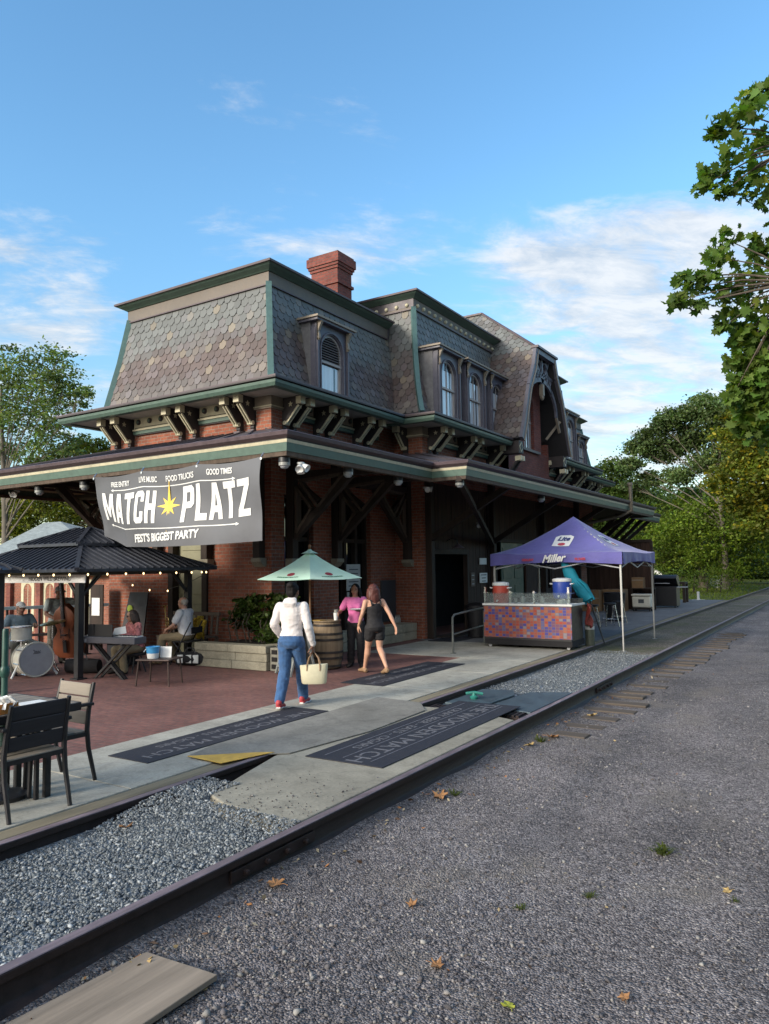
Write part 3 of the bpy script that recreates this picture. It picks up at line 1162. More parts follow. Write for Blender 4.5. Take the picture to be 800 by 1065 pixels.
def mansard(xa, xb, ya, yb, prof, front, back, seed, left=True, lap=0.0):
    """slated walls round a block; prof = (inset, z); front/back say whether those ends are clear"""
    T, f = make_profile(prof)
    bed = MB()
    nrm = (prof[-1][1] - prof[0][1])
    def ring(i, z):
        return [(xa + i, ya + (i if front else 0), z), (xb - i, ya + (i if front else 0), z), (xb - i, yb - (i if back else 0), z), (xa + i, yb - (i if back else 0), z)]
    rs = [ring(i, z) for i, z in prof]
    vs = [p for r in rs for p in r]
    fs = []
    for k in range(len(rs) - 1):
        for j in range(4):
            fs.append((4 * k + j, 4 * k + (j + 1) % 4, 4 * k + 4 + (j + 1) % 4, 4 * k + 4 + j))
    fs.append((0, 3, 2, 1))
    e = 4 * (len(rs) - 1)
    fs.append((e, e + 1, e + 2, e + 3))
    bed.add(vs, fs)
    roof = bed.build('mansard_roof', m_slateback, ST)
    mb = MB()
    band = lambda s, t: t / T
    ztop = prof[-1][1]
    if front:
        def PF(s, t, l):
            i, z = f(t)
            return (max(xa + i, min(xb - i, s)), ya + i - l * 0.97, z + l * 0.22)
        slates(mb, PF, xa, xb, T, band, lambda s, t: xa + f(t)[0] - .02 < s < xb - f(t)[0] + .02, seed=seed)
    def PR(s, t, l):
        i, z = f(t)
        y = s
        if front:
            y = max(ya + i, y)
        if back:
            y = min(yb - i, y)
        return (xb - i + l * 0.97, y, z + l * 0.22)
    slates(mb, PR, ya, yb, T, band, lambda s, t: (not front or s > ya + f(t)[0] - .02) and (not back or s < yb - f(t)[0] + .02), seed=seed + 1)
    if back:
        pass
    mb.build('slate_courses', m_slate, roof, fix=False)
    # hip boards
    for cond, sx, cy, sy in ((front, xb, ya, 1), (front, xa, ya, 1), (back, xb, yb, -1)):
        if cond:
            hb = MB()
            dx = -1 if sx == xb else 1
            for (i0, z0), (i1, z1) in zip(prof, prof[1:]):
                a = Vector((sx + dx * i0 - dx * 0.012, cy + sy * i0 - sy * 0.012, z0))
                b = Vector((sx + dx * i1 - dx * 0.012, cy + sy * i1 - sy * 0.012, z1))
                hb.bar(a, b, 0.12, 0.12, up=(-dx, -sy, 0))
            hb.build('hip_board', m_teal_trim, roof)
    return roof


def cornice(path, z, roof, dots=False, closed=False):
    """roof-top cornice: tan frieze board, green crown, dark metal edge"""
    mb = MB()
    mb.sweep(path, [(-.2, -0.03), (0.035, -0.03), (0.035, 0.235), (-.2, 0.235)], 0, z, closed)
    mb.sweep(path, [(-.2, 0.237), (0.065, 0.237), (0.09, 0.255), (0.19, 0.305), (0.235, 0.34), (-.2, 0.34)], 1, z, closed)
    mb.sweep(path, [(-.2, 0.342), (0.27, 0.342), (0.275, 0.385), (0.25, 0.40), (-.2, 0.44)], 2, z, closed)
    mb.sweep(path, [(-.1, -0.06), (0.06, -0.06), (0.06, -0.032), (-.1, -0.032)], 2, z, closed)
    mb.build('cornice', [m_friezetan, m_green, m_plum], roof)
    if dots:
        d = MB()
        for (x0, y0), (x1, y1) in zip(path, path[1:]):
            L = math.hypot(x1 - x0, y1 - y0)
            n = max(1, int(L / 0.31))
            dx, dy = (x1 - x0) / L, (y1 - y0) / L
            for k in range(n):
                s = (k + .5) * L / n
                c = (x0 + dx * s + dy * 0.045, y0 + dy * s - dx * 0.045, z + 0.075)
                d.ell(c, (0.055, 0.055, 0.055), 10, 6)
        d.build('boss', m_cream, roof, smooth=True)


# ---- first and fourth blocks, middle blocks
prof1 = [(0.0, ZW), (0.06, 5.95), (0.20, 6.7), (0.36, 7.78)]
prof2 = [(-0.02, ZW), (0.10, 5.95), (0.24, 6.5), (0.34, 7.2), (0.42, 8.50)]
r1 = mansard(XL - 0.1, X1 + 0.03, Y1 - 0.03, Y2 + 0.3, prof1, True, False, 10)
r2 = mansard(XL - 0.1, X2 + 0.03, Y2 - 0.02, Y3 + 0.02, prof2, True, True, 20)
r4 = mansard(XL - 0.1, X1 + 0.03, Y3 - 0.3, Y4 + 0.03, prof1, False, True, 30)
i1, i2 = 0.36, 0.42
cornice([(XL - .1 + i1, Y2 + 1), (XL - .1 + i1, Y1 - .03 + i1), (X1 + .03 - i1, Y1 - .03 + i1), (X1 + .03 - i1, Y2 + 0.25)], 7.78, r1)
cornice([(XL - .1 + i2, Y3), (XL - .1 + i2, Y2 - .02 + i2), (X2 + .03 - i2, Y2 - .02 + i2), (X2 + .03 - i2, Y3 + .02 - i2), (XL - .1 + i2, Y3 + .02 - i2)], 8.50, r2, True)
cornice([(X1 + .03 - i1, Y3 - 0.25), (X1 + .03 - i1, Y4 + .03 - i1), (XL - .1 + i1, Y4 + .03 - i1)], 7.78, r4)
mb = MB()
mb.box(XL + 0.2, X1 - 0.3, Y1 + 0.3, Y2 + .4, 7.80, 8.12)
mb.box(XL + 0.2, X1 - 0.3, Y3 - .4, Y4 - .3, 7.80, 8.12)
mb.box(XL + 0.25, X2 - 0.36, Y2 + 0.36, Y3 - .36, 8.52, 8.86)
mb.build('flat_roof', m_metalroof, ST)
mb = MB()
mb.tube([(-14.0, 12.4, 8.1), (-14.0, 12.4, 8.42)], 0.045, 10)
mb.lathe([(0.075, 0), (0.075, 0.06)], (-14.0, 12.4, 8.40), 12)
mb.build('vent_pipe', m_plum, ST)

# ---- brick walls
mb = MB()
mb.box(XL, -12.62, Y1, Y1 + .35, -0.05, ZW)               # front, left of the pale door panel
mb.box(-11.64, X1, Y1, Y1 + .35, -0.05, ZW)
mb.box(-12.62, -11.64, Y1, Y1 + .35, 3.0, ZW)
mb.box(XL, XL + .35, Y1 + .35, Y4 - .35, -0.05, ZW)
for y0, y1, za, zb in ((Y1 + .35, 11.75, -0.05, ZW), (11.75, 12.72, 3.3, ZW), (12.72, 13.62, -0.05, ZW), (13.62, 14.95, 3.3, ZW), (14.95, Y2, -0.05, ZW), (Y3, Y4 - .35, -0.05, ZW)):
    mb.box(X1 - .35, X1, y0, y1, za, zb)
mb.box(X1, X2, Y2, Y2 + .3, -0.05, ZW)                    # front cheek of the projecting part
mb.box(X2 - .3, X2, Y2 + .3, 16.36, -0.05, ZW)
mb.box(X2 - .3, X2, 16.36, Y3 - .3, 3.9, ZW)
mb.box(X1, X2, Y3 - .3, Y3, -0.05, ZW)
mb.box(XL, X1, Y4 - .35, Y4, -0.05, ZW)
mb.build('brick_wall', m_brick, ST)
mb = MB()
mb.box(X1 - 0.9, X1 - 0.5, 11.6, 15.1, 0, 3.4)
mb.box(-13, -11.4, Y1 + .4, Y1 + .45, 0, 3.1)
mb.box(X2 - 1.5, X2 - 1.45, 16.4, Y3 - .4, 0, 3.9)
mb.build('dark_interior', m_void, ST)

# corner piers on the frieze
for (x, y) in ((X1 - .12, Y1 + .12), (X2 - .14, Y2 + .14), (X2 - .14, Y3 - .14)):
    pr = MB()
    pr.box(x - .2, x + .2, y - .2, y + .2, 4.2, 4.99, 0)
    pr.box(x - .235, x + .235, y - .235, y + .235, 4.992, 5.03, 1)
    pr.box(x - .25, x + .25, y - .25, y + .25, 5.032, 5.05, 2)
    pr.box(x - .22, x + .22, y - .22, y + .22, 5.052, 5.32, 1)
    pr.build('corner_pier', [m_brick, m_tan, m_cream], ST)

# ---- upper eaves: sloping metal skirt, green fascia, soffit
OE = 0.85


def upper_eave(path, zt=5.38):
    mb = MB()
    mb.sweep(path, [(0.0, 5.63), (0.0, 5.60), (OE - .05, zt - .01), (OE, zt), (OE, zt + 0.03)], 0)
    mb.sweep(path, [(OE - 0.16, zt - 0.055), (OE + 0.012, zt - 0.03), (OE + 0.012, zt - 0.002), (OE - .1, zt - 0.002)], 1)
    mb.sweep(path, [(OE - 0.2, zt - 0.17), (OE - 0.06, zt - 0.17), (OE - 0.02, zt - 0.11), (OE - 0.012, zt - 0.057), (OE - .2, zt - 0.057)], 2)
    mb.sweep(path, [(0.0, zt - 0.13), (OE - 0.201, zt - 0.13), (OE - .201, zt - 0.10), (0.0, zt - 0.10)], 3)
    mb.build('upper_eave', [m_plum, m_dark, m_green, m_soffit], ST)


E1 = [(XL, Y2 + 2), (XL, Y1), (X1, Y1), (X1, Y2 - OE - 0.0)]
upper_eave(E1)
upper_eave([(X1 - .0, Y2), (X2, Y2), (X2, 20.0)])
upper_eave([(X2, 24.4), (X2, Y3), (X1, Y3)])
upper_eave([(X1, Y3 + OE), (X1, Y4), (XL, Y4), (XL, Y4 - 3)])

# ---- frieze panels with bosses and the moulding under them, between the brackets
mb_f, mb_b = MB(), MB()


def frieze(x0, y0, x1, y1):
    L = math.hypot(x1 - x0, y1 - y0)
    d = Vector(((x1 - x0) / L, (y1 - y0) / L, 0))
    n = Vector((d.y, -d.x, 0))
    o = Vector((x0, y0, 0))
    def slab(a, b, z0, z1, t, mi):
        p = o + d * a
        q = o + d * b
        vs = []
        for r in (p, q):
            for (k, z) in ((0.0, z0), (t, z0), (t, z1), (0.0, z1)):
                vs.append(r + n * k + Vector((0, 0, z)))
        fp.add(vs, [(0, 1, 2, 3), (7, 6, 5, 4), (0, 4, 5, 1), (1, 5, 6, 2), (2, 6, 7, 3), (3, 7, 4, 0)], mi)
    fp = MB()
    slab(0.02, L - .02, 5.00, 5.27, 0.075, 0)
    slab(0.05, L - .05, 5.022, 5.034, 0.086, 3)
    slab(0.0, L, 4.962, 4.997, 0.11, 1)
    slab(0.0, L, 4.885, 4.960, 0.085, 2)
    slab(0.0, L, 4.862, 4.883, 0.06, 3)
    k = max(2, int(round(L / 0.33)))
    for i in range(k):
        c = o + d * ((i + .5) * L / k) + n * 0.082 + Vector((0, 0, 5.155))
        Rm = Matrix.Rotation(math.atan2(n.y, n.x), 3, 'Z') @ Matrix.Rotation(R(90), 3, 'Y')
        fp.lathe([(0.062, -0.01), (0.062, 0.02), (0.05, 0.032)], c, 12, Rm, 3)
        fp.lathe([(0.034, 0.02), (0.032, 0.044), (0.0, 0.052)], c, 10, Rm, 2)
    fp.build('frieze_panel', [m_tan if abs(d.x) < .5 else m_cream, m_cream, m_green, m_dark], ST)


def bracket(x, y, n, bright=False):
    """eave bracket: dark scroll plate, slanted face with two pale ribs, pale cap, star, foot"""
    n = Vector((*n, 0))
    d = Vector((-n.y, n.x, 0))
    o = Vector((x, y, 0))
    Z = Vector((0, 0, 1))
    mb = MB()
    t = 0.10
    poly = [(0, 4.60), (0.08, 4.60), (0.12, 4.64), (0.11, 4.70), (0.16, 4.74), (0.24, 4.80), (0.47, 5.06), (0.54, 5.10), (0.54, 5.245), (0, 5.245)]
    mb.prism(poly, o - d * t / 2, n, Z, t if n.cross(Z).dot(d) > 0 else -t, 0)
    a, b = o + n * 0.185 + Z * 4.735, o + n * 0.50 + Z * 5.065
    up = (n * -.7 + Z * .7)
    for k in (-1, 1):
        mb.bar(a + d * k * 0.036, b + d * k * 0.036, 0.028, 0.045, up, 1)
    mb.tube([o + n * .15 - d * .068 + Z * 4.73, o + n * .15 + d * .068 + Z * 4.73], .045, 10, 1)
    c = o + n * 0.525 + Z * 5.160
    mb.bar(c - n * 0.07, c + n * 0.06, 0.145, 0.150, Z, 1)
    mb.bar(c - n * 0.075 + Z * 0.087, c + n * 0.085 + Z * 0.087, 0.16, 0.024, Z, 2)
    f = o + n * 0.08 + Z * 4.575
    mb.bar(f - n * 0.07, f + n * 0.08, 0.16, 0.055, Z, 2)
    # star on each side of the plate
    for k in (-1, 1):
        sp = []
        for i in range(10):
            r = 0.062 if i % 2 == 0 else 0.027
            sp.append((0.30 + r * math.sin(i * math.pi / 5), 5.10 + r * math.cos(i * math.pi / 5)))
        mb.prism(sp, o + d * k * (t / 2 + (0.001 if k > 0 else 0.009)), n, Z, -0.008 if n.cross(Z).dot(d) < 0 else 0.008, 1)
    mb.build('bracket', [m_dark, m_cream, m_plum], ST)


fx = [(-14.42, -13.95), (-12.28, -11.85), (-10.58, -10.20)]
for a, b in fx:
    bracket(a, Y1, (0, -1))
    bracket(b, Y1, (0, -1))
frieze(-13.85, Y1, -12.38, Y1)
frieze(-11.75, Y1, -10.68, Y1)
ry = [(11.66, 11.98), (12.78, 13.20), (14.28, 14.74)]
for a, b in ry:
    bracket(X1, a, (1, 0))
    bracket(X1, b, (1, 0))
    bracket(X1, ym(a), (1, 0))
    bracket(X1, ym(b), (1, 0))
for a, b in ((12.08, 12.68), (13.30, 14.18), (14.84, 15.25)):
    frieze(X1, a, X1, b)
    frieze(X1, ym(b), X1, ym(a))
bracket(-9.42, Y2, (0, -1))
for a, b in ((16.36, 16.74), (18.08, 18.52), (20.02, 20.42)):
    bracket(X2, a, (1, 0))
    bracket(X2, b, (1, 0))
    bracket(X2, ym(a), (1, 0))
    bracket(X2, ym(b), (1, 0))
for a, b in ((16.84, 17.98), (18.62, 19.92)):
    frieze(X2, a, X2, b)
    frieze(X2, ym(b), X2, ym(a))


# ---- lower skirt roof over the platform
OL = 2.4
ZE = 3.93
outer = [(XL - OL, Y4 + OL), (XL - OL, Y1 - OL), (X1 + OL, Y1 - OL), (X1 + OL, Y2 - OL), (X2 + OL, Y2 - OL), (X2 + OL, Y3 + OL), (X1 + OL, Y3 + OL), (X1 + OL, Y4 + OL)]
inner = [(XL, Y4), (XL, Y1), (X1, Y1), (X1, Y2), (X2, Y2), (X2, Y3), (X1, Y3), (X1, Y4)]
mb = MB()
n = len(outer)
for i in range(n):
    j = (i + 1) % n
    a, b = outer[i], outer[j]
    c, d = inner[j], inner[i]
    mb.quad((*a, ZE), (*b, ZE), (*c, 4.60), (*d, 4.60))
mb.build('canopy_roof', m_metalroof, ST, fix=False)
# standing seams of the skirt roof
mb = MB()
for i in range(n - 1):
    a, b, c, d = Vector((*outer[i], ZE)), Vector((*outer[i + 1], ZE)), Vector((*inner[i + 1], 4.6)), Vector((*inner[i], 4.6))
    L = (b - a).length
    k = max(2, int(L / 0.55))
    for q in range(k):
        s = (q + .5) / k
        mb.bar(a.lerp(b, s).lerp(d.lerp(c, s), .05) + Vector((0, 0, .012)), d.lerp(c, s) + Vector((0, 0, .012)), 0.022, 0.03)
mb.build('roof_seam', m_metalroof, ST)
mb = MB()
path = outer + []
zz0 = ZE
mb.sweep(path, [(-0.14, zz0 - 0.09), (-0.02, zz0 - 0.09), (0.035, zz0 - 0.05), (0.05, zz0 + 0.005), (0.03, zz0 + 0.02), (-0.14, zz0 + 0.03)], 0)
mb.sweep(path, [(-0.14, zz0 - 0.115), (-0.035, zz0 - 0.115), (-0.035, zz0 - 0.092), (-0.14, zz0 - 0.092)], 3)
mb.sweep(path, [(-0.14, zz0 - 0.165), (-0.028, zz0 - 0.165), (-0.012, zz0 - 0.117), (-0.14, zz0 - 0.117)], 1)
mb.sweep(path, [(-0.14, zz0 - 0.30), (-0.05, zz0 - 0.30), (-0.03, zz0 - 0.167), (-0.14, zz0 - 0.167)], 2)
mb.sweep(path, [(-0.18, zz0 - 0.37), (-0.075, zz0 - 0.37), (-0.06, zz0 - 0.302), (-0.18, zz0 - 0.302)], 4)
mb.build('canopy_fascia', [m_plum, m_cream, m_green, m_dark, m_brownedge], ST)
# soffit boards and rafters
mb = MB()
for i in range(n):
    j = (i + 1) % n
    a, b = outer[i], outer[j]
    c, d = inner[j], inner[i]
    mb.quad((*a, ZE - 0.05), (*b, ZE - 0.05), (*c, 4.52), (*d, 4.52))
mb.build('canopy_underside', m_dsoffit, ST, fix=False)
for i in range(n - 1):
    a, b, c, d = Vector((*outer[i], ZE - .13)), Vector((*outer[i + 1], ZE - .13)), Vector((*inner[i + 1], 4.44)), Vector((*inner[i], 4.44))
    L = (b - a).length
    k = max(2, int(L / (0.95 if i else 1.6)))
    for q in range(k):
        s = (q + .5) / k
        mb = MB()
        mb.bar(a.lerp(b, s).lerp(d.lerp(c, s), .08), d.lerp(c, s), 0.08, 0.14)
        mb.build('rafter', m_timber, ST)

# ---- knee braces: triangular open frames from wall post to eave
def brace(x, y, n, reach=1.45, z0=1.98, pale=True):
    n = Vector((*n, 0))
    o = Vector((x, y, 0))
    Z = Vector((0, 0, 1))
    zt = 3.62
    mb = MB()
    mb.bar(o + n * 0.09 + Z * z0, o + n * 0.09 + Z * 4.3, 0.17, 0.17, n, 0)
    mb.bar(o + n * 0.16 + Z * (zt + .06), o + n * (OL - .15) + Z * (zt + 0.02), 0.14, 0.15, Z, 0)
    mb.bar(o + n * 0.17 + Z * 2.42, o + n * (reach + .1) + Z * (zt - .02), 0.13, 0.15, Z, 0)
    # the pale-edged upper and lower triangles
    A, B, C_ = (0.32, zt - .06), (reach - .03, zt - 0.0), (0.80, zt - 0.62)
    D, E_, F_ = (0.24, zt - .18), (0.24, 2.50), (0.62, 2.98)
    for tri in ((A, B, C_), (D, E_, F_)):
        for p, q in zip(tri, tri[1:] + tri[:1]):
            mb.bar(o + n * p[0] + Z * p[1], o + n * q[0] + Z * q[1], 0.15, 0.055, Z, 1)
    mb.bar(o + n * 0.30 + Z * (zt - .14), o + n * 0.78 + Z * 3.12, 0.11, 0.11, Z, 0)
    mb.build('knee_brace', [m_timber, m_brownedge], ST)
    cb = MB()
    nx = Vector((-n.y, n.x, 0))
    cb.prism([(0, z0 - .18), (0.08, z0 - .18), (0.17, z0 - .09), (0.19, z0 - .08), (0.19, z0), (0, z0)], o - nx * .13, n, Z, 0.26 if n.cross(Z).dot(nx) > 0 else -0.26)
    cb.build('stone_corbel', m_limestone, ST, bevel=0.01)


for y in (11.9, 13.45):
    brace(X1, y, (1, 0))
for x in (-14.45, -13.0, -11.5, -10.05):
    brace(x, Y1, (0, -1), z0=2.0)
brace(-9.40, Y2, (0, -1), z0=1.95)
for y in (11.9, 15.2, 19.0):
    brace(XL, y, (-1, 0), reach=1.9)
def strut(p, q, w=.12, h=.14):
    m_ = MB()
    m_.bar(p, q, w, h)
    m_.build('canopy_strut', m_timber, ST)


for y in (16.3, 20.1, 24.3, 28.0):
    m_ = MB()
    m_.bar((X2 + .08, y, 0), (X2 + .08, y, 4.2), 0.16, 0.18, (1, 0, 0))
    m_.build('wall_post', m_timber, ST)
    strut((X2 + .12, y, 2.45), (X2 + OL - .2, y, 3.62))
strut((X2 + .1, 20.05, 2.4), (X2 + OL - .22, 13.75, 3.58), .11, .12)
for y in (28.9, 30.2, 31.5, 32.8, 34.1):
    strut((X1 + .12, min(y, Y4), 1.6), (X1 + OL - .2, y, 3.62))



# ---- arched windows
def arch_pts(w, h, n=10, z0=0.0):
    """outline of a round-headed opening, from bottom left round to bottom right"""
    r = w / 2
    pts = [(-r, z0)] + [(-r * math.cos(math.pi * i / n), h - r + r * math.sin(math.pi * i / n)) for i in range(n + 1)] + [(r, z0)]
    return pts


def arch_frame(mb, o, u, v, nrm, W, Hh, w, h, z0, depth, mi=0):
    """flat frame W x Hh with an arched opening w x h, pushed back by depth along -nrm"""
    inn = arch_pts(w, h, 12, z0)
    out = []
    for a, b in inn:
        if b <= h - w / 2 + 1e-6:
            out.append((-W / 2 if a < 0 else W / 2, b))
        else:
            # throw the point outward to the rectangle
            dx, dz = a, b - (h - w / 2)
            k = min((W / 2) / abs(dx) if abs(dx) > 1e-6 else 9e9, (Hh - (h - w / 2)) / dz if dz > 1e-6 else 9e9)
            out.append((dx * k, h - w / 2 + dz * k))
    n = len(inn)
    vs = []
    for off in (0, -depth):
        for a, b in inn:
            vs.append(o + u * a + v * b + nrm * off)
        for a, b in out:
            vs.append(o + u * a + v * b + nrm * off)
    fs = []
    for i in range(n - 1):
        fs.append((i, i + 1, n + i + 1, n + i))
        fs.append((2 * n + i + 1, 2 * n + i, 3 * n + i, 3 * n + i + 1))
        fs.append((i + 1, i, 2 * n + i, 2 * n + i + 1))
        fs.append((n + i, n + i + 1, 3 * n + i + 1, 3 * n + i))
    fs.append((0, n, 3 * n, 2 * n))
    fs.append((n - 1, 3 * n - 1, 4 * n - 1, 2 * n - 1))
    mb.add(vs, fs, mi)


def sash(parent, o, u, v, nrm, w, h, z0, louver=False, curtain=True, wide=0.045):
    """glass, sashes, meeting rail, curtain, (louvres) inside an arched opening"""
    pts = arch_pts(w, h, 12, z0)
    g = MB()
    g.prism(pts, o - nrm * 0.10, u, v, 0.012 if u.cross(v).dot(nrm) > 0 else -0.012)
    g.build('pane', m_glass, parent)
    if curtain:
        c = MB()
        zt = (h + z0) / 2 - 0.06 if louver else h - w * .32
        k = 10
        for i in range(k):
            a = -w / 2 + 0.03 + (w - .06) * i / k
            b = -w / 2 + 0.03 + (w - .06) * (i + 1) / k
            da = 0.012 * (i % 2)
            db = 0.012 * ((i + 1) % 2)
            if 0.62 < i / k < 0.78:
                continue
            c.quad(o + u * a + v * (z0 + .03) + nrm * (-.083 + da * .3), o + u * b + v * (z0 + .03) + nrm * (-.083 + db * .3), o + u * b + v * zt + nrm * (-.083 + db * .3), o + u * a + v * zt + nrm * (-.083 + da * .3))
        c.build('curtain', m_curtain, parent)
    s = MB()
    ip = arch_pts(w - 2 * wide, h - wide, 12, z0 + wide)
    n = len(pts)
    vs = [o + u * a + v * b - nrm * .045 for a, b in pts] + [o + u * a + v * b - nrm * .045 for a, b in ip] + [o + u * a + v * b - nrm * .085 for a, b in ip]
    fs = []
    for i in range(n):
        j = (i + 1) % n
        fs.append((i, j, n + j, n + i))
        fs.append((n + i, n + j, 2 * n + j, 2 * n + i))
    s.add(vs, fs)
    zm = (h + z0) / 2
    s.bar(o + u * (-w / 2) + v * zm - nrm * 0.06, o + u * (w / 2) + v * zm - nrm * .06, 0.06, 0.05, v)
    if not louver:
        s.bar(o + v * z0 - nrm * 0.07, o + v * (zm if louver else h - .03) - nrm * .07, 0.02, 0.02, nrm)
    s.build('sash', m_sash, parent, fix=True)
    if louver:
        l = MB()
        nl = 11
        r = w / 2
        for i in range(nl):
            z = zm + 0.05 + (h - zm - 0.07) * i / (nl - 1)
            hw = r - .035 if z < h - r else math.sqrt(max(0.0, (r - .035) ** 2 - (z - (h - r)) ** 2))
            if hw < 0.06:
                continue
            l.bar(o + u * -hw + v * z - nrm * .065, o + u * hw + v * z - nrm * .065, 0.06, 0.012, (nrm + v * 1.0).normalized())
        l.build('louver', m_louver, parent)


def dormer(xf, yc, zb, W, Hh, depth, louver=False):
    d = thing('dormer', (xf, yc, zb), None, None, world=False)
    d.parent = ST
    d.location = Vector((xf, yc, zb)) - Vector(ST['_w'])
    o, u, v, nr = Vector((0, 0, 0)), Vector((0, 1, 0)), Vector((0, 0, 1)), Vector((1, 0, 0))
    f = MB()
    w, h = W * 0.64, Hh * 0.885
    arch_frame(f, o, u, v, nr, W, Hh, w, h, 0.06, 0.13)
    f.bar((-0.04, -W / 2 - .01, 0.03), (-0.04, W / 2 + .01, 0.03), 0.16, 0.055, (0, 0, 1))
    # applied arch moulding and side pilasters
    pts = [(0.012, a, b) for a, b in arch_pts(w + .08, h + .04, 12, 0.06)]
    f.tube(pts, 0.022, 6)
    for k in (-1, 1):
        f.bar((0.012, k * (W / 2 - .05), 0.06), (0.012, k * (W / 2 - .05), Hh - .02), 0.05, 0.085, (1, 0, 0))
    f.build('window_frame', m_frame, d, bevel=0.004)
    for k in (-1, 1):
        c = MB()
        c.prism([(-.131, 0.0), (-.131, Hh), (-depth, Hh), (-.30, 0.0)], (0, k * W / 2 - (0.04 if k > 0 else 0), 0), (1, 0, 0), (0, 0, 1), -0.04)
        c.build('cheek', m_slateplain, d)
    hd = MB()
    hd.box(-depth, 0.17, -W / 2 - .13, W / 2 + .13, Hh + 0.055, Hh + 0.10, 0)
    hd.box(-depth, 0.13, -W / 2 - .09, W / 2 + .09, Hh + 0.0, Hh + 0.053, 1)
    hd.add([(0.15, -W / 2 - .11, Hh + .102), (0.15, W / 2 + .11, Hh + .102), (-depth, W / 2 + .11, Hh + .102), (-depth, -W / 2 - .11, Hh + .102),
            (-.05, -W / 2 + .1, Hh + .19), (-.05, W / 2 - .1, Hh + .19), (-depth, W / 2 - .1, Hh + .19), (-depth, -W / 2 + .1, Hh + .19)],
           [(0, 1, 5, 4), (1, 2, 6, 5), (2, 3, 7, 6), (3, 0, 4, 7), (4, 5, 6, 7), (0, 3, 2, 1)], 2)
    hd.build('hood', [m_tan, m_frame, m_plum], d)
    b = MB()
    for k in (-1, 1):
        y = k * (W / 2 - .06)
        b.prism([(0.0, Hh - .42), (0.045, Hh - .42), (0.06, Hh - .30), (0.035, Hh - .22), (0.10, Hh - .08), (0.14, Hh - .005), (0.0, Hh - .005)], (0.02, y - .035, 0), (1, 0, 0), (0, 0, 1), -0.07)
        b.ell((0.06, y, Hh - .36), (0.035, 0.05, 0.05), 8, 6)
    b.build('scroll', m_tan, d, smooth=True)
    sash(d, o, u, v, nr, w, h, 0.06, louver, curtain=True)
    return d


dormer(-9.62, 13.22, 5.60, 1.22, 1.52, 0.55, True)
dormer(-9.62, ym(13.22), 5.60, 1.22, 1.52, 0.55, False)
for y in (17.25, 18.88, 20.45):
    dormer(-8.78, y, 5.60, 1.26, 1.74, 0.75)
for y in (17.25, 18.88):
    dormer(-8.78, ym(y), 5.60, 1.26, 1.74, 0.75)


# ---- centre gable: clipped, bell-cast slate roof over a brick front
XG = -7.92
half = [(2.18, 5.42), (1.93, 5.95), (1.76, 6.40), (1.48, 7.10), (1.02, 7.80), (0.80, 8.40), (0.0, 10.05)]
T, fG = make_profile(half)
TCL = T - math.hypot(0.80, 1.65)
XB = -12.6


def xfront(t):
    return XG if t <= TCL else XG - (t - TCL) / (T - TCL) * 2.1


G = MB()
for sgn in (-1, 1):
    vs = []
    ts = [0]
    for a, b in zip(half, half[1:]):
        ts.append(ts[-1] + math.hypot(b[0] - a[0], b[1] - a[1]))
    for (hw, z), t in zip(half, ts):
        vs.append((xfront(t), YC + sgn * hw, z))
        vs.append((XB, YC + sgn * hw, z))
        vs.append((xfront(t), YC + sgn * max(0, hw - .14), z - (.05 if hw > 0 else .12)))
        vs.append((XB, YC + sgn * max(0, hw - .14), z - (.05 if hw > 0 else .12)))
    fs = []
    for k in range(len(half) - 1):
        fs += [(4 * k, 4 * k + 1, 4 * k + 5, 4 * k + 4), (4 * k + 2, 4 * k + 6, 4 * k + 7, 4 * k + 3), (4 * k, 4 * k + 4, 4 * k + 6, 4 * k + 2)]
    fs.append((0, 2, 3, 1))
    G.add(vs, fs)
G.add([(XG, YC - .80, 8.40), (XG, YC + .80, 8.40), (XG - 2.1, YC, 10.05)], [(0, 1, 2)])
GR = G.build('gable_roof', [m_slateback], ST)
mb = MB()
for sgn in (-1, 1):
    def PG(s, t, l, sgn=sgn):
        hw, z = fG(t)
        return (min(-s, xfront(t)), YC + sgn * (hw + l * .9), z + l * 0.4)
    slates(mb, PG, -XG, -XB, T, lambda s, t: 0.12 + 0.5 * (t / T) if t < 3.2 else 0.6, lambda s, t: -s <= xfront(t) + .05, seed=50 + sgn)
def PH(s, t, l):
    k = t / 2.67
    hw = 0.80 * (1 - k)
    return (XG - 2.1 * k + l * .6, YC + max(-hw, min(hw, s)), 8.40 + 1.65 * k + l * .8)
slates(mb, PH, -0.8, 0.8, 2.6, lambda s, t: 0.6, lambda s, t: abs(s) < 0.80 * (1 - t / 2.67) + .05, seed=60)
mb.build('slate_courses', m_slate, GR, fix=False)
# ridge and hip caps
mb = MB()
mb.bar((XG - 2.1, YC, 10.07), (XB, YC, 10.07), 0.14, 0.06)
for sgn in (-1, 1):
    mb.bar((XG, YC + sgn * .80, 8.43), (XG - 2.1, YC, 10.08), 0.10, 0.05)
mb.build('ridge_cap', m_plum, GR)
# bargeboards following the rakes, clip fascia, dark soffit behind them
mb = MB()
for sgn in (-1, 1):
    for k in range(5):
        a, b = half[k], half[k + 1]
        A = Vector((XG + .02, YC + sgn * (a[0] - .03), a[1] - .04))
        B = Vector((XG + .02, YC + sgn * (b[0] - .03), b[1] - .04))
        mb.bar(A, B, 0.10, 0.20, (0, sgn * 1.0, 0.55), 0)
        mb.bar(A + Vector((.055, -sgn * .06, -.05)), B + Vector((.055, -sgn * .06, -.05)), 0.03, 0.05, (0, sgn, 0.5), 1)
mb.box(XG - .08, XG + .08, YC - .86, YC + .86, 8.20, 8.36, 0)
mb.box(XG - .10, XG + .13, YC - .90, YC + .90, 8.362, 8.43, 2)
mb.build('bargeboard', [m_frame, m_tan, m_plum], GR)
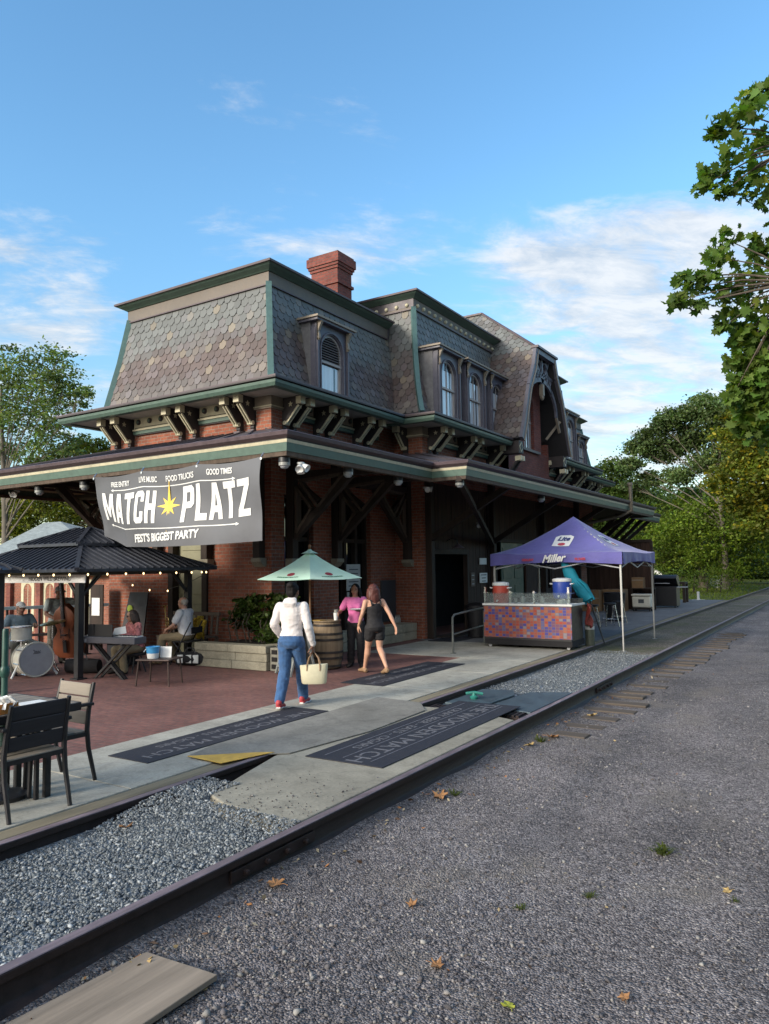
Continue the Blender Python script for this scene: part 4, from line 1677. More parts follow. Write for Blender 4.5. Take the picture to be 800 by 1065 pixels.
# pierced truss in the gable head
mb = MB()
XT = XG - .12
def tb(p, q, w=.07, mi=0):
    mb.bar((XT, YC + p[0], p[1]), (XT, YC + q[0], q[1]), 0.07, w, (0, 0, 1) if abs(p[0] - q[0]) > abs(p[1] - q[1]) else (0, 1, 0), mi)
ring = [(-1.28 * math.cos(math.pi * i / 14), 6.55 + 0.98 * math.sin(math.pi * i / 14)) for i in range(15)]
for p, q in zip(ring, ring[1:]):
    tb(p, q, .13)
tb((0, 7.3), (0, 8.25), .11)
tb((-.95, 7.72), (.95, 7.72), .08)
for sgn in (-1, 1):
    tb((0, 7.45), (sgn * .62, 8.2), .08)
    tb((sgn * .42, 7.45), (sgn * .42, 8.22), .06)
    tb((sgn * .85, 7.2), (sgn * .30, 8.15), .06)
    for (cy, cz, rr) in ((.24, 7.98, .15), (.66, 7.62, .15), (.26, 7.58, .09)):
        cp = [(XT, YC + sgn * cy + rr * math.cos(2 * math.pi * i / 12), cz + rr * math.sin(2 * math.pi * i / 12)) for i in range(13)]
        mb.tube(cp, 0.03, 6)
    # bracketed foot struts from wall to rake
    tb((sgn * 1.28, 6.55), (sgn * 1.55, 6.1), .09, 1)
    mb.bar((XG - .55, YC + sgn * 1.45, 5.9), (XG - .05, YC + sgn * 1.62, 6.55), .07, .08, mi=1)
mb.bar((XT, YC, 7.05), (XT, YC, 7.4), .13, .13, (1, 0, 0), 1)
mb.ell((XT, YC, 7.0), (0.07, 0.07, 0.10), 10, 8, mi=1)
mb.build('gable_truss', [m_frame, m_tan], GR)
# brick gable wall with an arched window set in
XW = -8.5
gw = MB()
o, u, v, nr = Vector((XW, YC, 0)), Vector((0, 1, 0)), Vector((0, 0, 1)), Vector((1, 0, 0))
wa = [(-1.72, 4.25), (1.72, 4.25), (1.66, 6.4), (1.38, 7.06), (0.92, 7.76), (0.70, 8.3), (-0.70, 8.3), (-0.92, 7.76), (-1.38, 7.06), (-1.66, 6.4)]
ww, wh, wz = 0.85, 7.20, 5.40
inn = arch_pts(ww, wh, 12, wz)
outp = []
def ray_out(a, b):
    cx_, cz_ = 0.0, 6.2
    dx, dz = a - cx_, b - cz_
    best = 9e9
    for (p, q) in zip(wa, wa[1:] + wa[:1]):
        ex, ez = q[0] - p[0], q[1] - p[1]
        den = dx * ez - dz * ex
        if abs(den) < 1e-9:
            continue
        t = ((p[0] - cx_) * ez - (p[1] - cz_) * ex) / den
        s_ = ((p[0] - cx_) * dz - (p[1] - cz_) * dx) / den
        if t > 0 and -1e-6 <= s_ <= 1 + 1e-6:
            best = min(best, t)
    return (cx_ + dx * best, cz_ + dz * best)
outp = [ray_out(a, b) for a, b in inn]
nn = len(inn)
vs = [o + u * a + v * b for a, b in inn] + [o + u * a + v * b for a, b in outp] + [o + u * a + v * b - nr * .2 for a, b in inn]
fs = []
for i in range(nn):
    j = (i + 1) % nn
    fs.append((i, j, nn + j, nn + i))
    if i < nn - 1:
        fs.append((i, 2 * nn + i, 2 * nn + j, j))
gw.add(vs, fs)
for sgn in (-1, 1):
    gw.box(X2 - .2, XW - .002, YC + sgn * 1.66 - .06, YC + sgn * 1.66 + .06, 4.25, 5.75)
gw.box(XW - .25, XW - .003, YC - 1.72, YC + 1.72, 4.2, 5.38)
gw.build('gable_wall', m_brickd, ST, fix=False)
gs = MB()
gs.box(XW - .1, XW + .10, YC - .72, YC + .72, 5.30, 5.38)
gs.build('window_sill', m_plum, ST)
wd = thing('arched_window', (XW, YC, 0), None, None)
wd.parent = ST
wd.location = o - Vector(ST['_w'])
sash(wd, Vector((-.06, 0, 0)), u, v, nr, ww - .02, wh - .01, wz + .01, False, True, 0.06)
# carved end blocks where the rake meets the eave
for sgn in (-1, 1):
    mb = MB()
    y = YC + sgn * 1.93
    mb.box(XG - .62, XG - .10, y - .17, y + .17, 5.0, 5.36, 0)
    for dy, dz, in ((0, .1), (0, -.1), (.1, 0), (-.1, 0)):
        mb.bar((XG - .105, y + dy - .06 * (1 if dz else 0) * 0, 5.18 + dz), (XG - .09, y + dy, 5.18 + dz), .05, .05, (0, .7, .7), 1)
    mb.prism([(-.15, 0), (0, -.15), (.15, 0), (0, .15)], (XG - .10, y, 5.18), (0, 1, 0), (0, 0, 1), 0.012, 1)
    mb.prism([(-.10, 0), (0, -.10), (.10, 0), (0, .10)], (XG - .086, y, 5.18), (0, 1, 0), (0, 0, 1), 0.006, 0)
    for q in (-.1, .1):
        mb.box(XG - .24, XG - .05, y + q - .05, y + q + .05, 4.78, 4.92, 1)
        mb.bar((XG - .18, y + q, 4.8), (X2 + .6, y + q, 4.4), .08, .06, mi=0)
    mb.build('end_block', [m_dark, m_cream], ST)

# ---- chimney
ch = MB()
cx0, cx1, cy0, cy1 = -11.55, -10.72, 15.0, 15.62
ch.box(cx0, cx1, cy0, cy1, 7.9, 9.38)
for k, (e, z0, z1) in enumerate(((.045, 8.98, 9.05), (0.03, 9.38, 9.45), (0.06, 9.452, 9.52), (0.09, 9.522, 9.74), (0.05, 9.742, 9.80))):
    ch.box(cx0 - e, cx1 + e, cy0 - e, cy1 + e, z0, z1)
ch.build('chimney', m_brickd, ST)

# ---- ground floor openings
dr = MB()
dr.box(-12.56, -11.70, Y1 + .12, Y1 + .18, 0, 2.95)
for z in (0.15, 1.25, 2.2):
    dr.box(-12.44, -11.82, Y1 + .10, Y1 + .119, z, z + (0.9 if z < 2 else 0.6))
dr.build('panel_door', m_plaster, ST, bevel=0.01)
df = MB()
df.box(-12.72, -12.565, Y1 - .05, Y1 + .2, 0, 3.1)
df.box(-11.695, -11.54, Y1 - .05, Y1 + .2, 0, 3.1)
df.box(-12.72, -11.54, Y1 - .06, Y1 + .2, 2.955, 3.12)
df.build('door_frame', m_timber, ST, bevel=0.01)
for y0, y1 in ((11.75, 12.72), (13.62, 14.95)):
    t = MB()
    t.box(X1 - .25, X1 - .23, y0, y1, 0, 3.3, 1)
    k = 2 if y1 - y0 < 1.1 else 3
    for i in range(k + 1):
        yy_ = y0 + (y1 - y0) * i / k
        t.box(X1 - .26, X1 - .12, yy_ - .05, yy_ + .05, 0, 3.3, 0)
    for z in (0.02, 0.9, 2.35, 3.25):
        t.box(X1 - .255, X1 - .13, y0, y1, z, z + .09, 0)
    t.box(X1 - .24, X1 - .2, y0, y1, 0.1, 0.9, 0)
    t.build('tall_window', [m_timber, m_darkglass], ST)
# plank wall of the middle part with its doorway
pw = MB()
D0, D1, DZ = 16.62, 18.5, 2.02
def planks(y0, y1, z0, z1, x=X2, w=0.13):
    k = max(1, int(round((y1 - y0) / w)))
    for i in range(k):
        a = y0 + (y1 - y0) * i / k
        b = y0 + (y1 - y0) * (i + 1) / k
        e = random.uniform(-.006, .006)
        pw.box(x - .08, x - .012 + e, a + .003, b - .003, z0, z1)
planks(16.36, D0 - .1, 0, 3.9)
planks(D1 + .1, 20.2, 0, 3.9)
planks(D0 - .1, D1 + .1, DZ + .12, 3.9)
planks(20.2, 28.0, 2.55, 3.9)
planks(22.9, 23.9, 0, 2.55)
planks(25.3, 28.0, 0, 2.55)
pw.build('plank_wall', m_planks, ST)
fr = MB()
for y in (D0 - .05, D1 + .05):
    fr.box(X2 - .1, X2 + .035, y - .06, y + .06, 0, DZ + .06)
fr.box(X2 - .1, X2 + .04, D0 - .11, D1 + .11, DZ + .06, DZ + .19)
fr.box(X2 - .05, X2 + .03, 20.2, 28.0, 2.46, 2.56)
fr.box(X2 - .03, X2 + .03, 19.9, 20.2, 0, 3.9)
fr.build('door_surround', m_timber, ST, bevel=0.006)
dl = MB()
dl.box(X2 - .9, X2 - .05, D0 + .02, D0 + .07, 0.0, DZ)
dl.box(X2 - .6, X2 - .2, D0 + .012, D0 + .019, 1.0, 1.8)
dl.build('open_door', m_timber, ST)
gd = MB()
m_gdoor = M('green_door_mat', (0.018, 0.055, 0.04), 0.5, 0.2, 6, 0.2)
gd.box(X2 - .1, X2 - .05, 21.0, 22.75, 0, 2.46)
for y in (21.1, 22.0):
    for z in (0.2, 1.35):
        gd.box(X2 - .049, X2 - .035, y, y + .65, z, z + .95)
gd.build('green_door', m_gdoor, ST, bevel=0.01)
iw = MB()
iw.box(X2 - .09, X2 - .05, 23.95, 25.25, 1.0, 2.46, 1)
for y in (23.92, 24.6, 25.22):
    iw.box(X2 - .08, X2 - .02, y - .04, y + .04, 0.95, 2.46, 0)
iw.box(X2 - .06, X2 - .03, 23.9, 25.3, 0, 0.95, 0)
iw.build('dark_window', [m_timber, m_darkglass], ST)
st_ = MB()
st_.box(X2 - .02, X2 + .55, D0 - .1, D1 + .1, 0.003, 0.03)
st_.build('threshold', m_timber, ST)

# downspout at the far corner
mb = MB()
mb.tube([(X2 + OL + .02, 26.8, 4.55), (X2 + OL + .05, 26.75, 3.6), (X2 + OL - .35, 26.6, 3.42), (X2 + .25, 26.3, 3.1)], 0.07, 10)
mb.lathe([(0.1, 0), (0.1, 0.08), (0.07, 0.1)], (X2 + OL + .02, 26.8, 4.5), 12)
mb.build('downspout', m_copper, ST, smooth=True)
# ------------------------------------------------------------------ trees and plants
m_bark = M('bark_mat', (0.085, 0.068, 0.052), 0.9, 0.35, 8, 0.4, stretch=(1, 1, 0.25), bmp=0.02, bscale=14)
m_barkpale = M('pale_bark_mat', (0.14, 0.12, 0.095), 0.85, 0.35, 5, 0.5, stretch=(1, 1, 0.4), bmp=0.012, bscale=12)
m_leafA = M_leaf('maple_leaf_mat', [(0.3, (0.105, 0.135, 0.020)), (0.7, (0.175, 0.200, 0.034))])
m_leafM = M_leaf('bough_leaf_mat', [(0.3, (0.080, 0.145, 0.026)), (0.7, (0.140, 0.215, 0.048))], .5)
m_leafB = M_leaf('bright_leaf_mat', [(0.3, (0.095, 0.152, 0.018)), (0.7, (0.165, 0.225, 0.034))])
m_leafC = M_leaf('bluegreen_leaf_mat', [(0.3, (0.095, 0.145, 0.058)), (0.7, (0.155, 0.215, 0.085))])
m_leafD = M_leaf('dark_leaf_mat', [(0.3, (0.040, 0.072, 0.016)), (0.7, (0.080, 0.118, 0.024))])

MAPLE = np.array([(0, -.55), (.10, -.30), (.34, -.42), (.36, -.18), (.60, -.02), (.38, .08), (.44, .36), (.20, .26), (0, .62), (-.20, .26), (-.44, .36), (-.38, .08), (-.60, -.02), (-.36, -.18), (-.34, -.42), (-.10, -.30)])
OVAL = np.array([(0, -.5), (.24, -.2), (.26, .12), (0, .5), (-.26, .12), (-.24, -.2)])


def leaves(name, centres, sizes, mat, shape, seed, cvar=0.35, parent=None, flat=0.55, tints=None, droop=0.0):
    """one mesh of separate leaf blades, each turned its own way and folded along its rib"""
    rng = np.random.default_rng(seed)
    n, k = len(centres), len(shape)
    nrm = rng.normal(size=(n, 3))
    nrm[:, 2] = np.abs(nrm[:, 2]) + flat
    nrm /= np.linalg.norm(nrm, axis=1)[:, None]
    a = rng.normal(size=(n, 3))
    a[:, 2] -= droop
    u = a - nrm * np.sum(a * nrm, 1)[:, None]
    u /= np.linalg.norm(u, axis=1)[:, None]
    v = np.cross(nrm, u)
    S = sizes[:, None, None]
    fold = np.abs(shape[:, 0])[None, :, None] * rng.uniform(-.1, .55, (n, 1, 1))
    V = centres[:, None, :] + (v[:, None, :] * shape[None, :, 0:1] + u[:, None, :] * shape[None, :, 1:2] + nrm[:, None, :] * fold) * S
    F = (np.arange(n) * k)[:, None] + np.arange(k)[None, :]
    col = np.ones((n, 3)) * rng.uniform(1 - cvar, 1 + cvar, (n, 1))
    col *= rng.uniform(0.88, 1.12, (n, 3))
    if tints is not None:
        for (frac, t) in tints:
            pick = rng.random(n) < frac
            col[pick] = np.array(t) * rng.uniform(0.8, 1.2, (pick.sum(), 1))
    q_ = centres * (1.1 if sizes.mean() > .1 else 3.0)
    col *= (1 + .42 * np.sin(q_[:, 0] * 1.3 + 1.7 * np.sin(q_[:, 1])) * np.sin(q_[:, 2] * 1.9 + q_[:, 1] * .7))[:, None]
    C = np.repeat(col, k, 0)
    o = np_mesh(name, V.reshape(-1, 3), F, mat, C)
    if parent is not None:
        o.parent = parent
        if parent.get('_w'):
            o.location = -Vector(parent['_w'])
    return o


def clump_points(clumps, per, rng, shell=0.55, squash=0.75):
    """leaf places through a set of (centre, radius) clumps, thicker toward the outside, in sprays"""
    P = []
    for c, r in clumps:
        n = int(per * r * r)
        ns = max(4, n // 30)
        d = rng.normal(size=(ns, 3))
        d /= np.linalg.norm(d, axis=1)[:, None]
        rad = r * (shell + (1 - shell) * rng.random(ns)) * np.where(rng.random(ns) < .15, .6, 1)
        sp = np.array(c) + d * rad[:, None] * np.array([1, 1, squash])
        idx = rng.integers(0, ns, n)
        q = rng.normal(size=(n, 3)) * np.array([.27, .27, .11]) * r
        # sprays hang outward and down a little
        P.append(sp[idx] + q + d[idx] * (rng.random((n, 1)) * 0.12 * r) - np.array([0, 0, .03 * r]))
    return np.concatenate(P)


def tree(label, base, height, clumps, trunk_r, mat, leaf, per, seed, bark=None, shape=OVAL, group='trees around the station', tints=None, first=0.25, squash=0.75, name='tree', cvar=.38, lean=(0, 0)):
    rng = np.random.default_rng(seed)
    bark = bark or m_bark
    t = thing(name, base, label, 'tree', group, world=True)
    b = Vector(base)
    top = b + Vector((lean[0], lean[1], height * 0.82))
    mb = MB()
    def axis(k):
        p = b.lerp(top, k)
        return p + Vector((math.sin(k * 5 + seed) * .03 * height * .3, math.cos(k * 4 + seed) * .03 * height * .3, 0)) * min(1, k * 3)
    mb.tube([b - Vector((0, 0, .2))] + [axis(k / 9) for k in range(10)], [trunk_r * 1.45, trunk_r * 1.15] + [trunk_r * (1 - .085 * k) for k in range(1, 10)], 10)
    mb.build('trunk', bark, t, smooth=True)
    lb = MB()
    for c, r in clumps:
        c = Vector(c)
        k = max(first, min(.95, (c.z - b.z) / height * .8 - .08))
        s = axis(k)
        mid = s.lerp(c, .5) + Vector((rng.normal() * .1 * r, rng.normal() * .1 * r, .12 * r))
        r0 = trunk_r * .30 * (1 - .5 * k)
        lb.tube([s, s.lerp(mid, .5) + Vector((0, 0, .03)), mid, c], [r0, r0 * .75, r0 * .55, r0 * .2], 6)
        for j in range(5):
            d = Vector(rng.normal(size=3)).normalized()
            d.z *= .6
            e = c + d * r * .85
            st = mid.lerp(c, rng.uniform(.2, 1))
            lb.tube([st, st.lerp(e, .5) + Vector((0, 0, .08 * r)), e], [r0 * .32, r0 * .2, r0 * .06], 5)
    lb.build('limbs', bark, t, smooth=True)
    P = clump_points(clumps, per * 2.5, rng, squash=squash)
    S = leaf * 1.08 * rng.uniform(.6, 1.3, len(P))
    leaves('crown', P, S, mat, shape, seed + 1, cvar, t, tints=tints)
    return t


def crown_clumps(c, rx, rz, n, r, seed):
    rng = np.random.default_rng(seed)
    out = []
    for i in range(n):
        d = rng.normal(size=3)
        d /= np.linalg.norm(d)
        k = rng.uniform(.35, 1.0)
        out.append(((c[0] + d[0] * rx * k, c[1] + d[1] * rx * k, c[2] + d[2] * rz * k), r * rng.uniform(.7, 1.3)))
    return out


def px_clump(px, py, y, r):
    """a clump where the crown stands: the place in depth y for a direction seen in the photograph"""
    d = CAM_R @ Vector((px - 400, 532.5 - py, -775.0))
    t = y / d.y
    return ((d.x * t, y, H + d.z * t), r)


# tree whose boughs reach in at the right, near the camera
near = [px_clump(*a) for a in (
    (788, 100, 10.2, .22), (775, 118, 10.0, .26), (752, 132, 10.1, .20), (740, 140, 10.0, .10), (785, 150, 10.3, .34), (760, 165, 10.0, .28), (738, 182, 10.0, .18), (733, 192, 9.9, .14), (775, 190, 10.2, .30), (752, 200, 10.0, .16), (795, 205, 10.4, .28), (798, 90, 10.6, .16),
    (757, 250, 10.3, .20), (748, 268, 10.2, .22), (735, 290, 10.1, .20), (715, 300, 10.0, .17), (703, 313, 9.9, .14), (710, 288, 10.0, .11), (722, 318, 10.1, .15), (748, 300, 10.3, .26), (770, 300, 10.5, .30), (790, 285, 10.6, .34), (795, 255, 10.8, .24), (760, 325, 10.4, .22), (752, 340, 10.3, .13), (790, 325, 10.6, .34),
    (775, 352, 10.6, .22), (790, 375, 10.7, .26), (795, 405, 10.8, .26), (772, 398, 10.6, .18), (762, 412, 10.5, .14), (785, 430, 10.8, .28), (800, 455, 11.0, .3), (812, 350, 10.9, .5), (815, 260, 10.9, .5), (815, 170, 10.7, .45), (785, 345, 10.6, .3), (768, 375, 10.6, .2), (780, 410, 10.7, .28), (798, 425, 10.8, .3), (775, 445, 10.8, .2), (790, 390, 10.7, .3), (800, 365, 10.8, .3))]
ext = [((0.6, 10.9, 5.05), .5), ((1.2, 11.2, 5.1), .6), ((1.9, 11.5, 4.9), .6), ((0.5, 10.7, 6.75), .45), ((1.1, 11.0, 6.6), .6), ((1.8, 11.3, 6.3), .7), ((0.5, 11.1, 4.0), .5), ((1.2, 11.5, 3.8), .6), ((0.1, 10.6, 5.4), .35), ((2.4, 11.8, 4.3), .7), ((1.6, 11.5, 8.0), 1.0), ((2.4, 12.6, 6.6), 1.2), ((3.6, 11.0, 8.8), 1.3), ((4.4, 13.2, 7.4), 1.3), ((2.8, 13.6, 9.4), 1.2), ((5.4, 11.6, 6.4), 1.2), ((3.2, 9.8, 6.0), .9), ((1.4, 12.6, 5.4), .8), ((1.2, 12.4, 4.4), .6)]
t = thing('maple_tree', (3.4, 12.2, -0.25), 'maple with large lobed leaves whose boughs reach in from the right over the gravel', 'tree', 'trees around the station', world=True)
mb = MB()
mb.tube([(3.4, 12.2, -.4), (3.4, 12.2, .2), (3.45, 12.2, 2.5), (3.35, 12.3, 5), (3.4, 12.2, 8.6)], [.34, .27, .22, .17, .06], 12)
mb.build('trunk', m_bark, t, smooth=True)
lb = MB()
def limb(pts, r0, r1):
    n_ = len(pts)
    lb.tube(pts, [r0 + (r1 - r0) * i / (n_ - 1) for i in range(n_)], 7)
limb([(3.4, 12.2, 3.2), (2.2, 11.6, 4.4), (0.9, 11.0, 5.0), (-0.4, 10.4, 5.25), (-1.3, 10.1, 5.12)], .085, .008)
limb([(3.4, 12.2, 4.4), (2.2, 11.5, 5.9), (0.8, 10.8, 6.7), (-0.3, 10.3, 6.95), (-1.0, 10.1, 6.6)], .08, .008)
limb([(3.4, 12.2, 2.4), (2.0, 11.8, 3.4), (0.6, 11.2, 3.9), (-0.6, 10.8, 3.9)], .07, .01)
for c, r in near + ext:
    c = Vector(c)
    tgt = min(((0.9, 11.0, 5.0), (-0.4, 10.4, 5.25), (0.8, 10.8, 6.7), (-0.3, 10.3, 6.95), (0.6, 11.2, 3.9), (3.4, 12.2, 6.5)), key=lambda q: (Vector(q) - c).length)
    q = Vector(tgt)
    limb([q, q.lerp(c, .5) + Vector((0, 0, .06)), c], .018, .004)
lb.build('limbs', m_bark, t, smooth=True)
rng = np.random.default_rng(5)
P = np.concatenate([np.array(c) + np.clip(rng.normal(size=(int((150 if c[2] > 4.75 else 330) * r) + 6, 3)), -1.7, 1.7) * r * np.array([.48, .48, .34]) for c, r in near])
P2 = np.concatenate([np.array(c) + rng.normal(size=(int(420 * r), 3)) * r * .55 for c, r in ext])
P = np.concatenate([P, P2])
leaves('crown', P, .125 * rng.uniform(.6, 1.25, len(P)), m_leafM, MAPLE, 8, .4, t, flat=.25, tints=[(.04, (1.5, 1.15, .8)), (.015, (2.0, 1.5, .6))], droop=.6)

TG = 'trees around the station'
# beyond the end of the platform, right of the tracks' vanishing point and left of it
tree('tall feathery tree with layered blue green foliage beyond the far platform end', (-7.0, 52, 0.2), 13.5,
     [px_clump(*a) for a in ((735, 425, 52, 1.3), (705, 435, 52, 1.2), (680, 452, 52, 1.0), (665, 465, 52, .9), (655, 482, 51, .8), (690, 470, 53, 1.2), (720, 455, 53, 1.4), (755, 440, 52, 1.5), (780, 425, 51, 1.3), (740, 480, 53, 1.4), (705, 495, 52, 1.0), (675, 498, 52, .8), (765, 470, 53, 1.6), (800, 450, 51, 1.6), (655, 505, 52, .6), (730, 415, 52, .6), (690, 440, 51, .7))],
     .22, m_leafC, .19, 800, 21, bark=m_barkpale, squash=.55, first=.28)
tree('yellowing dense tree hanging over the track bend at the right edge', (-1.5, 50, 0.0), 13,
     [px_clump(*a) for a in ((790, 470, 46, 1.5), (770, 490, 46, 1.3), (800, 500, 46, 1.7), (760, 455, 47, 1.0), (775, 520, 46, 1.2), (810, 440, 46, 1.8), (820, 480, 46, 1.8), (780, 445, 46, .9), (750, 505, 47, .8), (820, 530, 47, 1.5), (785, 425, 46, 1.1), (800, 410, 46, 1.2), (765, 435, 47, .8), (790, 540, 46, 1.2))],
     .35, m_leafA, .22, 400, 31, tints=[(.10, (1.9, 1.35, .7)), (.05, (2.4, 1.5, .5))], squash=.6)
tree('bright green spreading tree with low boughs behind the grill', (-9.0, 56, 0.1), 8.5,
     [px_clump(*a) for a in ((715, 540, 52, 1.6), (740, 560, 52, 1.7), (700, 560, 53, 1.5), (765, 545, 52, 1.6), (725, 580, 53, 1.4), (680, 555, 54, 1.4), (750, 585, 52, 1.2), (780, 565, 52, 1.4), (695, 580, 54, 1.2), (665, 570, 55, 1.4), (650, 580, 56, 1.3), (790, 585, 53, 1.2), (735, 530, 53, 1.3), (760, 520, 53, 1.3), (675, 535, 54, 1.3), (710, 518, 54, 1.2), (800, 540, 52, 1.6), (665, 590, 55, 1.0), (640, 590, 56, 1.0), (765, 595, 52, .7))],
     .34, m_leafB, .18, 330, 41, squash=.6, tints=[(.06, (1.6, 1.5, .8))])
tree('dark green tree rising over the far canopy end', (-19.0, 66, -.3), 12,
     [px_clump(*a) for a in ((645, 500, 64, 1.7), (655, 520, 64, 1.8), (640, 525, 64, 1.6), (670, 525, 64, 1.6), (660, 545, 64, 1.6), (635, 485, 64, 1.1), (680, 545, 64, 1.6), (640, 550, 65, 1.6), (695, 530, 64, 1.4), (625, 510, 65, 1.5), (620, 540, 65, 1.5))],
     .38, m_leafD, .24, 380, 51, squash=.65)
tree('shaded tree with a dark bare trunk on the far lawn', (-8.1, 66, .3), 8,
     [px_clump(*a) for a in ((770, 580, 66, 1.5), (790, 575, 66, 1.6), (755, 590, 66, 1.2), (800, 590, 66, 1.4), (745, 570, 67, 1.4), (810, 570, 66, 1.6))], .34, m_leafD, .24, 380, 61, squash=.6)
tree('dark tree trunk left of the white lamp post on the lawn', (-8.0, 58.5, .2), 8.5,
     [px_clump(*a) for a in ((740, 575, 58, 1.3), (755, 560, 59, 1.4), (725, 590, 59, 1.2), (770, 590, 58, 1.0))], .36, m_leafD, .22, 380, 71, squash=.6)
# far wood closing the view behind them
rng = np.random.default_rng(77)
fw = []
for i in range(150):
    px = rng.uniform(600, 900)
    fw.append(px_clump(px, rng.uniform(520, 600), rng.uniform(78, 120), rng.uniform(2.4, 4.0)))
P = clump_points(fw, 110, rng, squash=.8)
o = leaves('far_wood', P, .42 * rng.uniform(.6, 1.4, len(P)), m_leafD, OVAL, 78, .4)
tag(o, kind='stuff')
# wood across the gravel lot, on the camera's right and behind: it keeps the low sky off the track side of the station
rng = np.random.default_rng(79)
fw = [((rng.uniform(17, 24), rng.uniform(-22, 44), rng.uniform(1, 11)), rng.uniform(2.2, 3.4)) for i in range(120)]
fw += [((rng.uniform(6, 20), rng.uniform(-30, -22), rng.uniform(1, 10)), rng.uniform(2.2, 3.4)) for i in range(30)]
P = clump_points(fw, 34, rng, squash=.8)
o = leaves('roadside_wood', P, .75 * rng.uniform(.6, 1.4, len(P)), m_leafD, OVAL, 80, .4)
tag(o, kind='stuff')
# left: tall tree behind the station, and lower growth under the eaves
tree('tall sycamore with open crown and pale limbs behind the station, far left', (-40.5, 24, -1.5), 17,
     [px_clump(*a) for a in ((20, 385, 24, 1.5), (45, 378, 24, 1.4), (65, 392, 24, 1.1), (10, 410, 24, 1.7), (40, 410, 24, 1.5), (72, 410, 24, 1.0), (85, 412, 24, .7), (25, 440, 24, 1.5), (55, 435, 24, 1.3), (5, 455, 24, 1.4), (50, 465, 24, 1.1), (75, 450, 24, .8), (30, 475, 24, 1.0), (90, 408, 24, .5), (75, 470, 24, .6), (-20, 420, 24, 2.0), (-25, 380, 25, 1.6), (-10, 470, 25, 1.5), (62, 372, 24, .6), (15, 368, 24, .7))],
     .26, m_leafC, .19, 175, 81, bark=m_barkpale, first=.2, cvar=.45, tints=[(.12, (1.5, 1.2, .6))])
tree('bushy yellow green tree just behind the canopy, left', (-30.5, 27, -1.5), 11.5,
     [px_clump(*a) for a in ((65, 480, 27, 1.1), (85, 470, 27, 1.0), (100, 468, 27, .9), (110, 480, 27, 1.0), (45, 490, 27, 1.1), (125, 475, 28, .9), (95, 490, 27, 1.2), (75, 500, 27, 1.3), (60, 515, 27, 1.3), (20, 515, 27, 1.4), (90, 520, 27, 1.2), (40, 530, 27, 1.4), (5, 540, 27, 1.6), (70, 540, 27, 1.2), (100, 540, 28, 1.2), (-15, 520, 27, 1.6), (25, 555, 28, 1.2), (0, 500, 28, 1.2))],
     .36, m_leafA, .2, 400, 91, tints=[(.15, (1.6, 1.35, .6))])

# clipped hedge on the lawn edge
t = thing('hedge', (-9.0, 48, -.1), 'long clipped green hedge on the far lawn behind the grill', 'hedge', world=True)
rng = np.random.default_rng(95)
hp = []
for i in range(7):
    hp.append(((-10.2 + i * .62, 45.5 + i * .9, .72), .85))
P = clump_points(hp, 900, rng, shell=.75, squash=.9)
P[:, 2] = np.maximum(P[:, 2], 0.0)
leaves('foliage', P, .10 * rng.uniform(.6, 1.3, len(P)), m_leafB, OVAL, 96, .35, t)
mb = MB()
for c, r in hp:
    mb.tube([(c[0], c[1], -.3), (c[0] + .05, c[1], .5), (c[0] + .15, c[1] + .1, 1.0)], [.05, .035, .01], 6)
mb.build('stems', m_bark, t)
# lawn grass
rng = np.random.default_rng(97)
n = 16000
gx_, gy_ = rng.uniform(-16, -4.9, n), 38.2 + 40 * rng.random(n) ** 1.5
gz_ = np.array([land_z(a, b) for a, b in zip(gx_, gy_)])
BL = np.array([(-.5, 0), (.5, 0), (0, 1)])
hh = rng.uniform(.05, .13, n)
ang = rng.uniform(0, 6.28, n)
V = np.zeros((n, 3, 3))
V[:, 0] = np.stack([gx_ - .02 * np.cos(ang), gy_ - .02 * np.sin(ang), gz_], 1)
V[:, 1] = np.stack([gx_ + .02 * np.cos(ang), gy_ + .02 * np.sin(ang), gz_], 1)
V[:, 2] = np.stack([gx_ + rng.normal(0, .03, n), gy_ + rng.normal(0, .03, n), gz_ + hh], 1)
C = np.repeat(np.ones((n, 3)) * rng.uniform(.7, 1.6, (n, 1)) * np.array([1.15, 1, .9]), 3, 0)
tag(np_mesh('lawn_grass', V.reshape(-1, 3), np.arange(3 * n).reshape(n, 3), m_leafB, C), kind='stuff')

# weeds in the gravel
def weed(x, y, s, n, seed, label):
    rng = np.random.default_rng(seed)
    V, F = [], []
    for i in range(n):
        a = rng.uniform(0, 6.28)
        l = s * rng.uniform(.5, 1.2)
        w_ = s * .07
        b = Vector((rng.normal(0, s * .25), rng.normal(0, s * .25), 0))
        d = Vector((math.cos(a), math.sin(a), 0))
        e = Vector((-d.y, d.x, 0))
        k = len(V)
        up = rng.uniform(.25, .9)
        V += [b - e * w_, b + e * w_, b + d * l * .5 + Vector((0, 0, l * up * .8)) + e * w_ * .8, b + d * l * .5 + Vector((0, 0, l * up * .8)) - e * w_ * .8, b + d * l + Vector((0, 0, l * up * .7))]
        F += [(k, k + 1, k + 2), (k, k + 2, k + 3), (k + 3, k + 2, k + 4)]
    o = np_mesh('weed_tuft', np.array([v[:] for v in V]), np.array(F), m_leafA, np.ones((len(V), 3)) * .75)
    o.location = (x, y, gravel_z(x, y) - .005)
    tag(o, label, 'weed', 'small weeds in the gravel')
weed(-1.21, 5.43, .09, 60, 1, 'biggest green weed tuft in the open gravel, right')
weed(-1.45, 4.55, .05, 34, 2, 'small green weed tuft in the middle of the gravel')
weed(-1.75, 4.2, .045, 30, 3, 'tiny green weed nearest the camera in the gravel')
weed(-3.08, 8.1, .09, 40, 4, 'weed tuft by the first sleeper beside the near rail')
weed(-3.05, 5.95, .07, 34, 5, 'weed tuft behind the big brown leaf at the near rail')
weed(-.7, 4.9, .035, 26, 6, 'tiny weed tuft near the right edge of the gravel')
